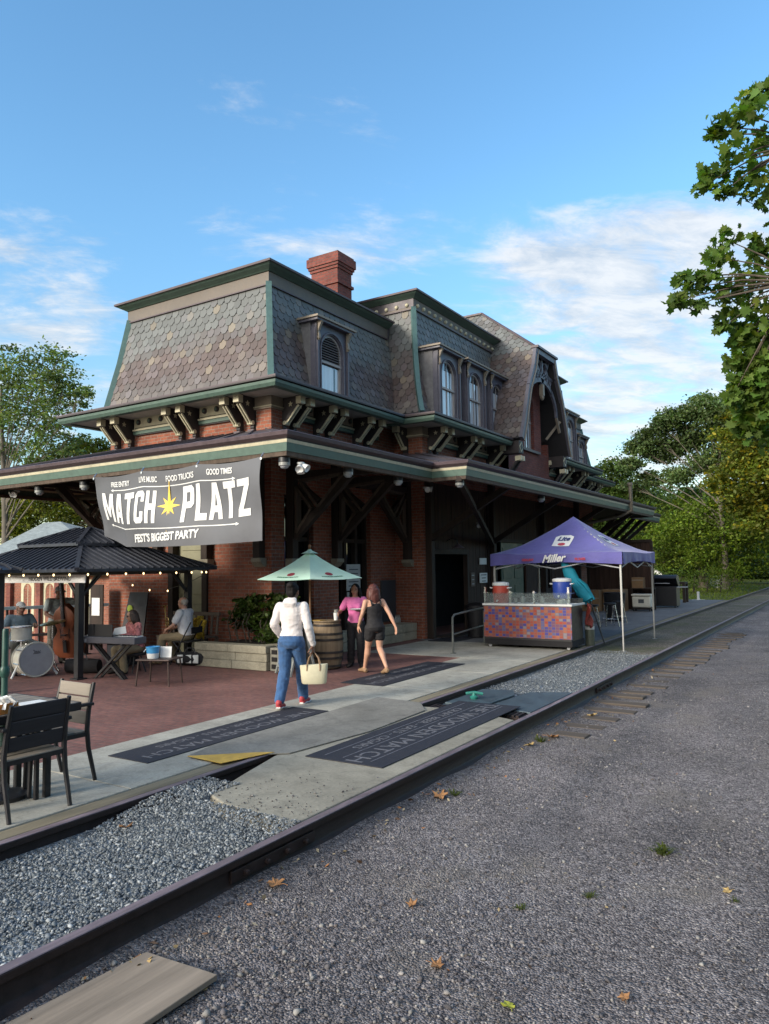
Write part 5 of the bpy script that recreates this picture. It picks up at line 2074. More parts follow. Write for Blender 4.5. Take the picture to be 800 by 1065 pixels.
# ------------------------------------------------------------------ banner, stage, left side
def at_y(px, py, y):
    d = CAM_R @ Vector((px - 400, 532.5 - py, -775.0))
    t = y / d.y
    return Vector((d.x * t, y, H + d.z * t))


m_banner = M('banner_cloth_mat', (0.105, 0.108, 0.118), 0.55, 0.10, 3, 0.15, spec=0.35)
m_white = M('white_paint_mat', (0.70, 0.70, 0.68), 0.55, 0.06, 12, 0.12)
m_gold = M('gold_print_mat', (0.85, 0.58, 0.07), 0.55, 0.08, 12, 0.1)
m_black = M('black_metal_mat', (0.017, 0.017, 0.020), 0.42, 0.2, 12, 0.15, spec=0.5)
m_blackcloth = M('black_cloth_mat', (0.018, 0.017, 0.019), 0.9, 0.25, 18, 0.1)
m_chrome = M('chrome_mat', (0.55, 0.55, 0.56), 0.25, 0.1, 20, 0.1, metal=0.9)
m_gazroof = M('gazebo_roof_mat', (0.040, 0.044, 0.058), 0.42, 0.2, 7, 0.25, metal=0.35)
m_pearl = M('pearl_white_mat', (0.62, 0.60, 0.52), 0.35, 0.1, 16, 0.15)
m_head = M('drum_head_mat', (0.34, 0.35, 0.37), 0.5, 0.08, 8, 0.15)
m_bulb = M_emit('warm_bulb_mat', (1.0, 0.70, 0.34), 1.3)

BX0, BX1, BZ0, BZ1, BY = -12.0, -7.83, 2.24, 3.55, 8.84


def banner_pt(a, b, c=0.0):
    """a across 0..1, b up 0..1, c out of the face; the cloth sags between its ties and billows"""
    x = BX0 + (BX1 - BX0) * a
    z = BZ0 + (BZ1 - BZ0) * b
    z += -0.05 * (1 - b) * math.sin(a * math.pi) - 0.045 * b * abs(math.sin(a * math.pi * 3)) - .03 * (1 - b) * (a - .5)
    # near bottom left the free corner swings inward and up
    k = max(0.0, 1 - a / 0.22) * (1 - b)
    z += 0.19 * k
    x += 0.04 * k
    y = BY + 0.045 * math.sin(a * 9 + b * 2.2) * (1.2 - b) + 0.03 * math.sin(a * 21 - b * 5) * (0.3 + .7 * (1 - b)) * .5 + 0.02 * math.sin(a * 5 + b * 8) + 0.25 * k
    return Vector((x, y - c, z))


t = thing('banner', (-9.9, BY, 2.2), 'large dark grey festival banner with white lettering tied under the front eave', 'banner', world=True)
mb = MB()
nx_, nz_ = 60, 24
for side in (0, 1):
    vs = [banner_pt(i / nx_, j / nz_, 0.002 if side == 0 else -.002) for j in range(nz_ + 1) for i in range(nx_ + 1)]
    fs = [(j * (nx_ + 1) + i, j * (nx_ + 1) + i + 1, (j + 1) * (nx_ + 1) + i + 1, (j + 1) * (nx_ + 1) + i) for j in range(nz_) for i in range(nx_)]
    mb.add(vs, fs if side == 0 else [f[::-1] for f in fs])
mb.build('cloth', m_banner, t, smooth=True, fix=False)


def on_banner(mbx, s, a, b, size, bold=0, xs=1.0, shear=0, slope=0.0):
    W, Hh = BX1 - BX0, BZ1 - BZ0
    def fn(x, y, c):
        return banner_pt(a + x / W, b + (y + x * slope) / Hh, 0.009 + c)
    vs, fs = text_mesh(s, size, 0.002, bold, xs, shear)
    mbx.add([fn(*v) for v in vs], fs)


tx = MB()
GLYPH = {   # condensed block capitals, unit height
    'M': (.82, [[(0, 0), (0, 1), (.23, 1), (.41, .46), (.59, 1), (.82, 1), (.82, 0), (.63, 0), (.63, .60), (.47, .14), (.35, .14), (.19, .60), (.19, 0)]]),
    'A': (.66, [[(0, 0), (.21, 1), (.33, 1), (.33, .72), (.275, .38), (.245, .2), (.20, 0)], [(.66, 0), (.46, 0), (.415, .2), (.385, .38), (.33, .72), (.33, 1), (.45, 1)], [(.245, .2), (.275, .38), (.385, .38), (.415, .2)]]),
    'T': (.60, [[(0, .81), (0, 1), (.6, 1), (.6, .81), (.4, .81), (.4, 0), (.2, 0), (.2, .81)]]),
    'C': (.58, [[(.12, 0), (0, .10), (0, .90), (.12, 1), (.46, 1), (.58, .90), (.58, .66), (.38, .66), (.38, .82), (.20, .82), (.20, .18), (.38, .18), (.38, .36), (.58, .36), (.58, .10), (.46, 0)]]),
    'H': (.60, [[(0, 0), (0, 1), (.2, 1), (.2, .6), (.4, .6), (.4, 1), (.6, 1), (.6, 0), (.4, 0), (.4, .41), (.2, .41), (.2, 0)]]),
    'P': (.58, [[(0, 0), (0, 1), (.2, 1), (.2, 0)], [(.2, 1), (.46, 1), (.58, .9), (.58, .48), (.46, .38), (.2, .38), (.2, .56), (.38, .56), (.38, .82), (.2, .82)]]),
    'L': (.52, [[(0, 0), (0, 1), (.2, 1), (.2, .19), (.52, .19), (.52, 0)]]),
    'Z': (.60, [[(0, 0), (0, .20), (.36, .81), (0, .81), (0, 1), (.6, 1), (.6, .80), (.24, .19), (.6, .19), (.6, 0)]])}


def block_word(mbx, word, a0, a1, b0, b1, drop=0.0):
    tot = sum(GLYPH[c][0] for c in word) + .11 * (len(word) - 1)
    x = 0.0
    for c in word:
        w_, polys = GLYPH[c]
        for poly in polys:
            bm = bmesh.new()
            bm.faces.new([bm.verts.new((p, q, 0)) for p, q in poly])
            bmesh.ops.triangulate(bm, faces=bm.faces)
            for q in range(3):
                lg = [e for e in bm.edges if e.calc_length() > .2]
                bmesh.ops.subdivide_edges(bm, edges=lg, cuts=1)
                bmesh.ops.triangulate(bm, faces=bm.faces)
            bm.verts.index_update()
            vs = []
            for v in bm.verts:
                u_ = (x + v.co.x) / tot
                vs.append(banner_pt(a0 + (a1 - a0) * u_, b0 + (b1 - b0) * v.co.y + drop * u_, .010))
            mbx.add(vs, [tuple(q.index for q in f.verts) for f in bm.faces])
            bm.free()
        x += w_ + .11


block_word(tx, 'MATCH', .05, .425, .31, .74, 0.0)
block_word(tx, 'PLATZ', .575, .945, .30, .76, 0.02)
for s, a, b in (('FREE ENTRY', .185, .875), ('LIVE MUSIC', .37, .885), ('FOOD TRUCKS', .56, .885), ('GOOD TIMES', .785, .90)):
    on_banner(tx, s, a, b, 0.135, 0.003, 0.72)
on_banner(tx, "FEST'S BIGGEST PARTY", 0.475, 0.125, 0.185, 0.007, 0.86, 0.15, 0.03)
tx.build('lettering', m_white, t, fix=False)
ln = MB()
def arrow(a0, a1, b0, b1, heads):
    n = 24
    for i in range(n):
        p, q = i / n, (i + 1) / n
        P = [banner_pt(a0 + (a1 - a0) * k, b0 + (b1 - b0) * k + d, 0.006) for k, d in ((p, -.006), (q, -.006), (q, .006), (p, .006))]
        ln.quad(*P)
    for a, b, s in ((a0, b0, -1), (a1, b1, 1)):
        ln.quad(banner_pt(a + s * .012, b, .006), banner_pt(a - s * .006, b + .022, .006), banner_pt(a - s * .006, b - .022, .006))
arrow(0.13, 0.86, 0.79, 0.80, 2)
arrow(0.09, 0.87, 0.245, 0.235, 2)
ln.build('arrow_line', m_white, t, fix=False)
st = MB()
cx_, cz_ = 0.498, 0.53
W, Hh = BX1 - BX0, BZ1 - BZ0
pts = []
for i in range(16):
    ang = i * math.pi / 8
    if i % 4 == 0:
        r = (0.27 if i % 8 == 0 else 0.47)
        r = 0.27 if i in (0, 8) else 0.47
    elif i % 4 == 2:
        r = 0.21
    else:
        r = 0.085
    pts.append((cx_ + r * math.cos(ang) / W, cz_ + r * math.sin(ang) / Hh))
c0 = banner_pt(cx_, cz_, .007)
vs = [c0] + [banner_pt(a, b, .007) for a, b in pts]
st.add(vs, [(0, 1 + i, 1 + (i + 1) % 16) for i in range(16)])
st.build('star', m_gold, t, fix=False)
tie = MB()
for a in (0.0, .33, .66, 1.0):
    p = banner_pt(a, 1.0)
    tie.tube([p, p + Vector((0.0, .06, .07))], 0.012, 6)
    tie.lathe([(.022, 0), (.022, .004)], p - Vector((0, .006, .03)), 10, Matrix.Rotation(R(90), 3, 'X'))
tie.build('tie', m_chrome, t)


# ---- gazebos
def gazebo(x0, x1, y0, y1, label, inset=(0.42, 0.36), ze=1.83):
    """hip-roofed metal gazebo with a vented upper tier"""
    t = thing('gazebo', ((x0 + x1) / 2, (y0 + y1) / 2, 0), label, 'gazebo', 'black metal gazebos', world=True)
    for sx, sy in ((x0 + inset[0], y0 + inset[1]), (x1 - inset[0], y0 + inset[1]), (x1 - inset[0], y1 - inset[1]), (x0 + inset[0], y1 - inset[1])):
        p = MB()
        p.box(sx - .055, sx + .055, sy - .055, sy + .055, 0.02, ze - .02)
        p.box(sx - .1, sx + .1, sy - .1, sy + .1, -.002, 0.02)
        for dx, dy in ((1 if sx < (x0 + x1) / 2 else -1, 0), (0, 1 if sy < (y0 + y1) / 2 else -1)):
            p.bar((sx, sy, ze - .50), (sx + dx * .42, sy + dy * .42, ze - .08), .04, .05)
        p.build('post', m_black, t, bevel=.004)
    f = MB()
    a, b, c, d = x0 + inset[0], x1 - inset[0], y0 + inset[1], y1 - inset[1]
    for p, q in (((a, c), (b, c)), ((b, c), (b, d)), ((b, d), (a, d)), ((a, d), (a, c))):
        f.bar((*p, ze - .06), (*q, ze - .06), .06, .10)
    f.build('roof_frame', m_black, t)
    def tier(x0, x1, y0, y1, z0, z1, k, name, e=.05):
        xm, ym_ = (x0 + x1) / 2, (y0 + y1) / 2
        hx, hy = (x1 - x0) / 2, (y1 - y0) / 2
        tx_, ty_ = hx * k, hy * k
        if k < .1:
            tx_ = max(hx - hy, .2)
            ty_ = 0.02
        m = MB()
        lo = [(x0, y0), (x1, y0), (x1, y1), (x0, y1)]
        hi = [(xm - tx_, ym_ - ty_), (xm + tx_, ym_ - ty_), (xm + tx_, ym_ + ty_), (xm - tx_, ym_ + ty_)]
        vs = [(*p, z0) for p in lo] + [(*p, z1) for p in hi] + [(*p, z0 - e) for p in lo] + [(*p, z1 - e) for p in hi]
        fs = []
        for i in range(4):
            j = (i + 1) % 4
            fs += [(i, j, 4 + j, 4 + i), (8 + j, 8 + i, 12 + i, 12 + j), (i, 8 + i, 8 + j, j)]
        fs += [(4, 5, 6, 7), (15, 14, 13, 12)]
        m.add(vs, fs)
        for i in range(4):
            j = (i + 1) % 4
            A, B = Vector((*lo[i], z0)), Vector((*lo[j], z0))
            C_, D_ = Vector((*hi[j], z1)), Vector((*hi[i], z1))
            m.bar(A, D_, .07, .05)
            L = (B - A).length
            n = int(L / .155)
            u = (B - A).normalized()
            w0 = (D_ - A).dot(u)
            w1 = (B - C_).dot(u)
            for q in range(1, n):
                s = L * q / n
                fr = 1.0
                if s < w0:
                    fr = s / w0
                elif s > L - w1:
                    fr = (L - s) / w1
                P = A + u * s
                up = ((D_ - A) - u * w0)
                m.bar(P + Vector((0, 0, .012)), P + up * fr * .985 + Vector((0, 0, .012)), .022, .028)
        return m.build(name, m_gazroof, t, fix=True)
    tier(x0, x1, y0, y1, ze, 2.30, .36, 'lower_roof')
    xm, ym_ = (x0 + x1) / 2, (y0 + y1) / 2
    tier(xm - (x1 - x0) * .23, xm + (x1 - x0) * .23, ym_ - (y1 - y0) * .25, ym_ + (y1 - y0) * .25, 2.30, 2.62, 0.0, 'upper_roof')
    return t


gz = gazebo(-14.62, -10.62, 7.55, 10.68, 'black gazebo with ribbed two tier roof and string lights sheltering the band')
gazebo(-14.5, -10.62, 3.4, 6.62, 'black gazebo cut off by the left edge of the photo', inset=(.26, .20))
# sign board along the band gazebo's front edge
t = thing('sign', (-12.8, 7.70, 1.66), 'long narrow white sign hung along the front edge of the band gazebo', 'sign', world=True)
mb = MB()
mb.box(-14.5, -10.78, 7.82, 7.84, 1.60, 1.735)
mb.build('board', m_white, t)
tx = MB()
put_text(tx, 'HIDDEN WILD BREWING', (-11.75, 7.817, 1.667), (1, 0, 0), (0, 0, 1), .10, .001, .001, 1.05)
tx.build('lettering', m_dark, t)
# string of warm bulbs round the gazebo eave
t = thing('string_lights', (-12.6, 9.1, 1.7), 'string of small warm bulbs along the band gazebo eaves', 'string lights', world=True)
w_ = MB()
bl = []
for (p, q, n) in (((-14.5, 7.6), (-10.66, 7.6), 9), ((-10.66, 7.6), (-10.66, 10.62), 8), ((-10.66, 10.62), (-13.2, 10.62), 4)):
    P, Q = Vector((*p, 1.80)), Vector((*q, 1.80))
    last = P
    for i in range(1, n + 1):
        c = P.lerp(Q, i / n)
        m = last.lerp(c, .5) - Vector((0, 0, .03))
        w_.tube([last, m, c], .006, 5)
        bl.append(m)
        last = c
for a, b in (((-10.7, 10.5, 1.72), (-13.5, 11.0, 1.5)),):
    a, b = Vector(a), Vector(b)
    last = a
    for i in range(1, 5):
        c = a.lerp(b, i / 4) - Vector((0, 0, .22 * math.sin(math.pi * i / 4)))
        w_.tube([last, c], .006, 5)
        bl.append(c)
        last = c
w_.build('wire', m_black, t)
for c in bl:
    o = MB()
    o.ell((0, 0, 0), (.015, .015, .021), 8, 6)
    ob = o.build('bulb', m_bulb, t, smooth=True)
    ob.location = c - Vector((0, 0, .035)) - Vector(t['_w'])

# ---- neighbour: red brick house behind the stage
NB = thing('brick_house', (-30.5, 21, -1.6), 'red brick house with grey shingle roof and tall arched windows behind the band', 'house', world=True)
m_shingle = M('shingle_mat', (0.20, 0.235, 0.25), 0.8, 0.25, 3, 0.3, stretch=(1, 1, 5), bmp=.01, bscale=20)
mb = MB()
mb.box(-38, -25.5, 20.3, 27, -1.7, 1.85)
mb.build('wall', m_brick, NB)
mb = MB()
e = .5
lo = [(-38 - e, 20.3 - e), (-25.5 + e, 20.3 - e), (-25.5 + e, 27 + e), (-38 - e, 27 + e)]
vs = [(*p, 1.75) for p in lo] + [(-36.2, 23.6, 4.35), (-34.2, 23.6, 4.35)]
vs = [(*p, 1.75) for p in lo] + [(-36.0, 23.6, 4.35), (-34.6, 23.6, 4.35)]
mb.add(vs, [(0, 1, 5, 4), (1, 2, 5), (2, 3, 4, 5), (3, 0, 4), (3, 2, 1, 0)])
mb.sweep([p for p in lo], [(0, 1.60), (.08, 1.62), (.1, 1.76), (0, 1.78)], closed=True)
mb.build('roof', m_shingle, NB)
for i, px in enumerate((29, 52, 69, 88)):
    c = at_y(px, 625, 20.3)
    d = bpy.data.objects.new('window', None)
    COL.objects.link(d)
    d.parent = NB
    d.location = Vector((c.x, 20.28, -1.0)) - Vector(NB['_w'])
    o, u, v, nr = Vector((0, 0, 0)), Vector((1, 0, 0)), Vector((0, 0, 1)), Vector((0, -1, 0))
    f = MB()
    arch_frame(f, o, u, v, nr, 1.0, 2.42, .62, 2.25, .1, .1)
    f.build('frame', m_cream, d)
    g = MB()
    g.prism(arch_pts(.62, 2.25, 10, .1), (0, .06, 0), u, v, -.01)
    g.build('pane', m_darkglass, d)
    s = MB()
    s.bar((-.31, .03, 1.2), (.31, .03, 1.2), .05, .06)
    s.bar((0, .03, .1), (0, .03, 2.2), .03, .03, (0, 1, 0))
    s.build('sash', m_cream, d)
for px in (10, 41, 60, 79):
    c = at_y(px, 625, 20.2)
    mb = MB()
    mb.box(c.x - .16, c.x + .16, 20.12, 20.28, -1.65, 1.6)
    mb.build('pilaster', m_brickd, NB)
# low terrace railing behind the stage
t = thing('railing', (-16.6, 11.5, 0), 'low painted railing at the back edge of the terrace behind the double bass', 'railing', world=True)
m_bluegrey = M('blue_grey_paint_mat', (0.19, 0.25, 0.28), 0.5, 0.15, 9, 0.25)
mb = MB()
mb.bar((-17.1, 9.5, .95), (-15.6, 12.6, .95), .16, .07)
mb.build('top_rail', m_bluegrey, t)
mb = MB()
mb.bar((-17.1, 9.5, .3), (-15.6, 12.6, .3), .05, .06)
for i in range(16):
    p = Vector((-17.1, 9.5, 0)).lerp(Vector((-15.6, 12.6, 0)), i / 15)
    mb.bar(p, p + Vector((0, 0, .92)), .04, .04)
mb.build('balusters', m_dark, t)
# white notice and dark stand at the corner of the brick wall
t = thing('notice', (-14.55, 10.95, 1.1), 'white paper notice on a dark board left of the brick wall', 'notice', world=True)
p = at_y(100, 631, 10.95)
mb = MB()
mb.box(p.x - .22, p.x + .22, 10.96, 10.99, p.z - .75, p.z + .5)
mb.box(p.x - .2, p.x - .16, 10.93, 10.99, 0, p.z - .75)
mb.box(p.x + .16, p.x + .20, 10.93, 10.99, 0, p.z - .75)
mb.build('board', m_timber, t)
mb = MB()
mb.box(p.x - .15, p.x + .13, 10.945, 10.957, p.z - .2, p.z + .2)
mb.build('paper', m_white, t)

# ---- stage instruments
def rotz(v, a, c):
    q = Matrix.Rotation(a, 3, 'Z') @ Vector(v)
    return q + Vector(c)


# drum kit
t = thing('drum_kit', (-12.0, 7.75, 0), 'white pearl drum kit with a grey front head, left under the gazebo', 'drum kit')
ax = math.atan2(-.22, .97)
Rm = Matrix.Rotation(ax, 3, 'Z') @ Matrix.Rotation(R(90), 3, 'Y')
c = Vector((0.05, -.02, .30))
d = MB()
d.lathe([(.285, -.30), (.285, .02)], c, 32, Rm)
bd = d.build('bass_drum', m_pearl, t, smooth=True)
h = MB()
h.lathe([(.27, .0), (.27, .031)], c, 32, Rm)
h.build('drum_head', m_head, bd, smooth=True)
h = MB()
for z in (-.29, .02):
    pts = [Rm @ Vector((.29 * math.cos(k * math.pi / 16), .29 * math.sin(k * math.pi / 16), z)) + c for k in range(33)]
    h.tube(pts, .014, 6)
h.build('hoop', m_pearl, bd, smooth=True)
lg = MB()
for k in range(8):
    a_ = k * math.pi / 4 + .2
    p = Rm @ Vector((.30 * math.cos(a_), .30 * math.sin(a_), -.2)) + c
    q = Rm @ Vector((.30 * math.cos(a_), .30 * math.sin(a_), .03)) + c
    lg.tube([p, q], .011, 6)
lg.build('lug', m_chrome, bd)
sp = MB()
fwd = Vector((math.cos(ax), math.sin(ax), 0))
sd_ = Vector((-fwd.y, fwd.x, 0))
for k in (-1, 1):
    p = c + sd_ * k * .26 - Vector((0, 0, .1)) - fwd * .12
    sp.tube([p, p + sd_ * k * .12 - Vector((0, 0, .19)) + fwd * .08], .02, 6)
sp.build('spur', m_white, bd)
bt = MB()
q0 = c + fwd * .034 + Vector((0, 0, .13))
bt.tube([q0 + sd_ * (-.06 + .012 * k) + Vector((0, 0, .018 * math.sin(k * 2.1) + (.02 if k < 2 else 0))) for k in range(11)], .004, 5)
bt.tube([q0 + sd_ * -.06 - Vector((0, 0, .03)), q0 + sd_ * .065 - Vector((0, 0, .022))], .004, 5)
bt.build('script_mark', m_dark, bd)
# rack tom and snare
for (dx, dy, z, r, hh_) in ((-.16, -.16, .62, .165, .24), (-.55, -.42, .50, .18, .15)):
    s = MB()
    s.lathe([(r, 0), (r, hh_)], (dx, dy, z), 24)
    so = s.build('tom_drum', m_pearl, t, smooth=True)
    s = MB()
    s.lathe([(r - .006, hh_), (r - .006, hh_ + .008)], (dx, dy, z), 24)
    s.build('drum_head', m_white, so)
    s = MB()
    for q in (0.01, hh_):
        s.tube([(dx + (r + .006) * math.cos(k * math.pi / 12), dy + (r + .006) * math.sin(k * math.pi / 12), z + q) for k in range(25)], .010, 5)
    s.build('hoop', m_chrome, so)
s = MB()
for (dx, dy, z) in ((-.55, -.42, .50), (-.16, -.16, .62)):
    s.tube([(dx, dy, .25), (dx, dy, z)], .018, 6)
for k in range(3):
    a_ = k * 2.1
    s.tube([(-.55, -.42, .3), (-.55 + .25 * math.cos(a_), -.42 + .25 * math.sin(a_), .005)], .014, 6)
s.tube([(-.16, -.16, .3), (-.1, -.1, .57)], .018, 6)
s.tube([(-.45, .62, .005), (-.45, .62, .86)], .014, 6)
for k in range(3):
    s.tube([(-.45, .62, .25), (-.45 + .2 * math.cos(k * 2.1), .62 + .2 * math.sin(k * 2.1), .005)], .012, 6)
s.build('stand', m_chrome, t)
s = MB()
s.lathe([(.03, .02), (.10, .012), (.22, 0), (.225, -.004)], (-.45, .62, .86), 24, Matrix.Rotation(R(12), 3, 'X'))
s.build('cymbal', M('brass_mat', (.55, .40, .16), .3, .12, 20, .2, metal=.9), t, smooth=True)
for (dx, dy) in ((-.88, .23),):
    s = MB()
    s.lathe([(.02, 0), (.02, .42)], (dx, dy, 0), 8)
    for k in range(3):
        s.tube([(dx, dy, .25), (dx + .24 * math.cos(k * 2.1), dy + .24 * math.sin(k * 2.1), 0.005)], .013, 6)
    s.lathe([(.15, .42), (.17, .45), (.17, .48), (.14, .50)], (dx, dy, 0), 16)
    s.build('throne', m_black, t)
bpy.context.view_layer.update()

# double bass
m_bassw = M('bass_varnish_mat', (0.20, 0.055, 0.022), 0.35, 0.3, 4, 0.3, stretch=(1, 1, .3), spec=.5)
t = thing('double_bass', (-12.78, 8.98, 0), 'brown varnished double bass held upright by the man in the grey cap', 'double bass')
Rb = Matrix.Rotation(R(20), 3, 'Z') @ Matrix.Rotation(R(9), 3, 'X')
outl = [(.0, .06), (.16, .07), (.27, .14), (.31, .28), (.28, .42), (.20, .52), (.17, .58), (.18, .66), (.23, .76), (.225, .88), (.17, .98), (.09, 1.04), (.035, 1.09)]
poly = [(-a, b) for a, b in outl[::-1]] + outl[1:]
mb = MB()
n = len(poly)
vs = []
for yy_, k in ((-.085, .93), (-.07, 1.0), (.07, 1.0), (.085, .93)):
    for a, b in poly:
        vs.append(Rb @ Vector((a * k, yy_, .55 + (b - .55) * k + .10)))
fs = []
for i in range(3):
    for j in range(n):
        k = (j + 1) % n
        fs.append((i * n + j, i * n + k, (i + 1) * n + k, (i + 1) * n + j))
fs += [tuple(range(n - 1, -1, -1)), tuple(3 * n + j for j in range(n))]
mb.add(vs, fs)
mb.build('body', m_bassw, t, smooth=True)
mb = MB()
P = lambda x, y, z: Rb @ Vector((x, y, z))
mb.bar(P(0, -.11, .78), P(0, -.07, 1.62), .06, .035, Rb @ Vector((0, 1, 0)))
mb.build('fingerboard', m_black, t)
mb = MB()
mb.bar(P(0, -.05, 1.12), P(0, -.05, 1.64), .05, .045, Rb @ Vector((0, 1, 0)))
mb.lathe([(.045, -.03), (.05, 0), (.045, .03)], P(0, -.03, 1.73), 14, Rb @ Matrix.Rotation(R(90), 3, 'Y'))
mb.bar(P(0, -.05, 1.62), P(0, -.04, 1.72), .045, .06, Rb @ Vector((0, 1, 0)))
for k in (-1, 1):
    mb.tube([P(k * .02, -.04, 1.66), P(k * .09, -.04, 1.66)], .012, 6)
mb.build('neck', m_bassw, t)
mb = MB()
mb.bar(P(0, -.12, .28), P(0, -.12, .52), .07, .02, Rb @ Vector((0, 1, 0)))
mb.bar(P(-.05, -.12, .62), P(.05, -.12, .62), .02, .09, Rb @ Vector((0, 1, 0)))
for k in (-1, 1):
    mb.tube([P(k * .10, -.087, .55), P(k * .085, -.087, .64), P(k * .10, -.087, .74)], .007, 5)
mb.build('bridge', m_black, t)
mb = MB()
for k in (-.018, -.006, .006, .018):
    mb.tube([P(k, -.135, .50), P(k * 1.4, -.165, .64), P(k * .7, -.10, 1.62)], .003, 4)
mb.tube([P(0, 0, .16), P(0, 0, -.0)], .012, 6)
mb.build('strings', m_chrome, t)

# keyboard on its X stand with a music stand
t = thing('keyboard', (-10.60, 8.22, -.08), 'black stage piano on an X shaped stand in front of the seated woman', 'keyboard')
kr = R(8)
def K(x, y, z):
    return Matrix.Rotation(kr, 3, 'Z') @ Vector((x, y, z))
ux = Matrix.Rotation(kr, 3, 'Z') @ Vector((1, 0, 0))
m_kb = M('keyboard_shell_mat', (0.10, 0.10, 0.115), 0.4, 0.1, 10, 0.1)
mb = MB()
mb.bar(K(-.62, 0, .72), K(.62, 0, .72), .28, .11)
mb.build('case', m_kb, t, bevel=.012)
mb = MB()
for i in range(44):
    x = -.56 + 1.12 * (i + .5) / 44
    mb.bar(K(x - .011, .07, .782), K(x + .011, .07, .782), .13, .012)
mb.build('white_keys', m_white, t)
mb = MB()
for i in range(43):
    if i % 7 in (2, 6):
        continue
    x = -.56 + 1.12 * (i + 1) / 44
    mb.bar(K(x - .006, .035, .792), K(x + .006, .035, .792), .07, .012)
mb.build('black_keys', m_black, t)
mb = MB()
for k in (-.07, .07):
    mb.bar(K(-.36, k, .02), K(.36, k, .65), .035, .035)
    mb.bar(K(.36, k * .5, .02), K(-.36, k * .5, .65), .035, .035)
for x in (-.36, .36):
    mb.bar(K(x, -.22, .02), K(x, .22, .02), .035, .035)
    mb.bar(K(x, -.16, .655), K(x, .16, .655), .035, .03)
mb.build('stand', m_black, t)
mb = MB()
mb.bar(K(-.28, -.11, .80), K(-.28, -.13, .98), .01, .01)
mb.prism([(-.42, 0), (.12, 0), (.12, .2), (-.42, .2)], K(0, -.10, .78), ux, (0, 0, 1), .012)
mb.build('music_rest', m_black, t)
mb = MB()
mb.prism([(-.6, .68), (-.42, .68), (-.42, .74), (-.6, .74)], K(0, -.142, 0), ux, (0, 0, 1), .003)
mb.build('badge', m_head, t)
# loose sheets the woman reads
mb = MB()
for k in range(3):
    mb.prism([(-.14 + k * .03, 0), (.08 + k * .03, .01), (.05 + k * .03, .14), (-.10 + k * .03, .13)], (-10.52 + k * .012, 8.30, .715 + k * .004), (.9, .25, .1), (-.1, .15, .9), .002)
tag(rebase(mb.build('sheet_music', m_white)), 'white loose music sheets standing on the keyboard', 'sheet music')
# equipment bags by the drums and at the wall
def bag(loc, L, W_, Hh_, rz, label, mat2=None, name='bag'):
    t = thing(name, loc, label, 'bag', None, rz)
    rings = []
    for i in range(9):
        k = i / 8
        s = (math.sin(math.pi * min(max(k, .06), .94))) ** .35
        rings.append(((-L / 2 + L * k, 0, Hh_ * .5 * (.9 + .1 * s)), (0, W_ / 2 * s, 0), (0, 0, Hh_ / 2 * (.82 + .16 * s))))
    b_ = MB()
    b_.loft(rings, 14)
    b_.build('body', m_blackcloth, t, smooth=True)
    h_ = MB()
    h_.tube([(-L * .2, -W_ * .2, Hh_ * .9), (-L * .1, -W_ * .1, Hh_ * 1.25), (L * .1, -W_ * .1, Hh_ * 1.25), (L * .2, -W_ * .2, Hh_ * .9)], .012, 6)
    h_.build('handle', m_black, t)
    if mat2 is not None:
        p_ = MB()
        for k in (-.28, .02, .27):
            p_.loft([((L * k - .06, -W_ * .40, Hh_ * .5), (0, .012, 0), (0, 0, Hh_ * .28)), ((L * k + .06, -W_ * .44, Hh_ * .52), (0, .012, 0), (0, 0, Hh_ * .30))], 8)
        p_.build('patch', mat2, t)
    return t


bag((-11.62, 8.42, 0), .62, .34, .26, .4, 'black soft instrument bag on the bricks beside the bass drum')
bag((-10.62, 10.02, 0), .58, .32, .26, .3, 'black and white gear bag on the bricks right of the seated man', m_white)
# dark amp behind the keyboard
t = thing('amplifier', (-11.75, 9.35, 0), 'black amplifier box in the shadow behind the keyboard', 'amplifier')
mb = MB()
mb.box(-.26, .26, -.15, .15, .03, .52)
mb.build('cabinet', m_blackcloth, t, bevel=.015)
mb = MB()
mb.box(-.22, .22, -.165, -.152, .07, .40)
mb.build('grille', m_kb, t)
# low side table with bucket and card
t = thing('side_table', (-9.35, 8.15, 0), 'small low brown metal table holding the tip bucket', 'table')
m_bronze = M('bronze_metal_mat', (0.075, 0.05, 0.042), 0.5, 0.2, 12, 0.2, metal=.3)
mb = MB()
mb.box(-.29, .29, -.23, .23, .385, .41)
mb.build('table_top', m_bronze, t, bevel=.012)
for a, b in ((-1, -1), (1, -1), (1, 1), (-1, 1)):
    l = MB()
    l.tube([(a * .25, b * .19, .39), (a * .28, b * .215, 0)], .014, 8)
    l.build('leg', m_bronze, t)
t.rotation_euler = (0, 0, R(20))
t = thing('bucket', (-9.42, 8.08, .411), 'blue and white plastic tip bucket on the low brown table', 'bucket')
m_bucket = M('blue_bucket_mat', (0.06, 0.30, 0.58), 0.4, 0.15, 9, 0.1)
mb = MB()
mb.lathe([(.085, 0), (.095, .08)], (0, 0, 0), 20, caps=True)
mb.build('base', m_white, t, smooth=True)
mb = MB()
mb.lathe([(.0952, .0802), (.105, .165), (.111, .17), (.111, .182), (.10, .182), (.09, .09)], (0, 0, 0), 20)
mb.build('rim', m_bucket, t, smooth=True)
mb = MB()
mb.tube([(-.112, 0, .165), (-.13, -.05, .12), (-.105, -.09, .10)], .006, 5)
mb.build('handle', m_white, t)
mb = MB()
mb.prism([(-.10, 0), (.10, 0), (.10, .17), (-.10, .17)], (-9.30, 8.23, .50), (.9, .35, 0), (-.05, .12, 1), .006)
tag(rebase(mb.build('card', m_white)), 'blank white card propped in the tip bucket', 'card')
bpy.data.objects['card'].location.z = .4115
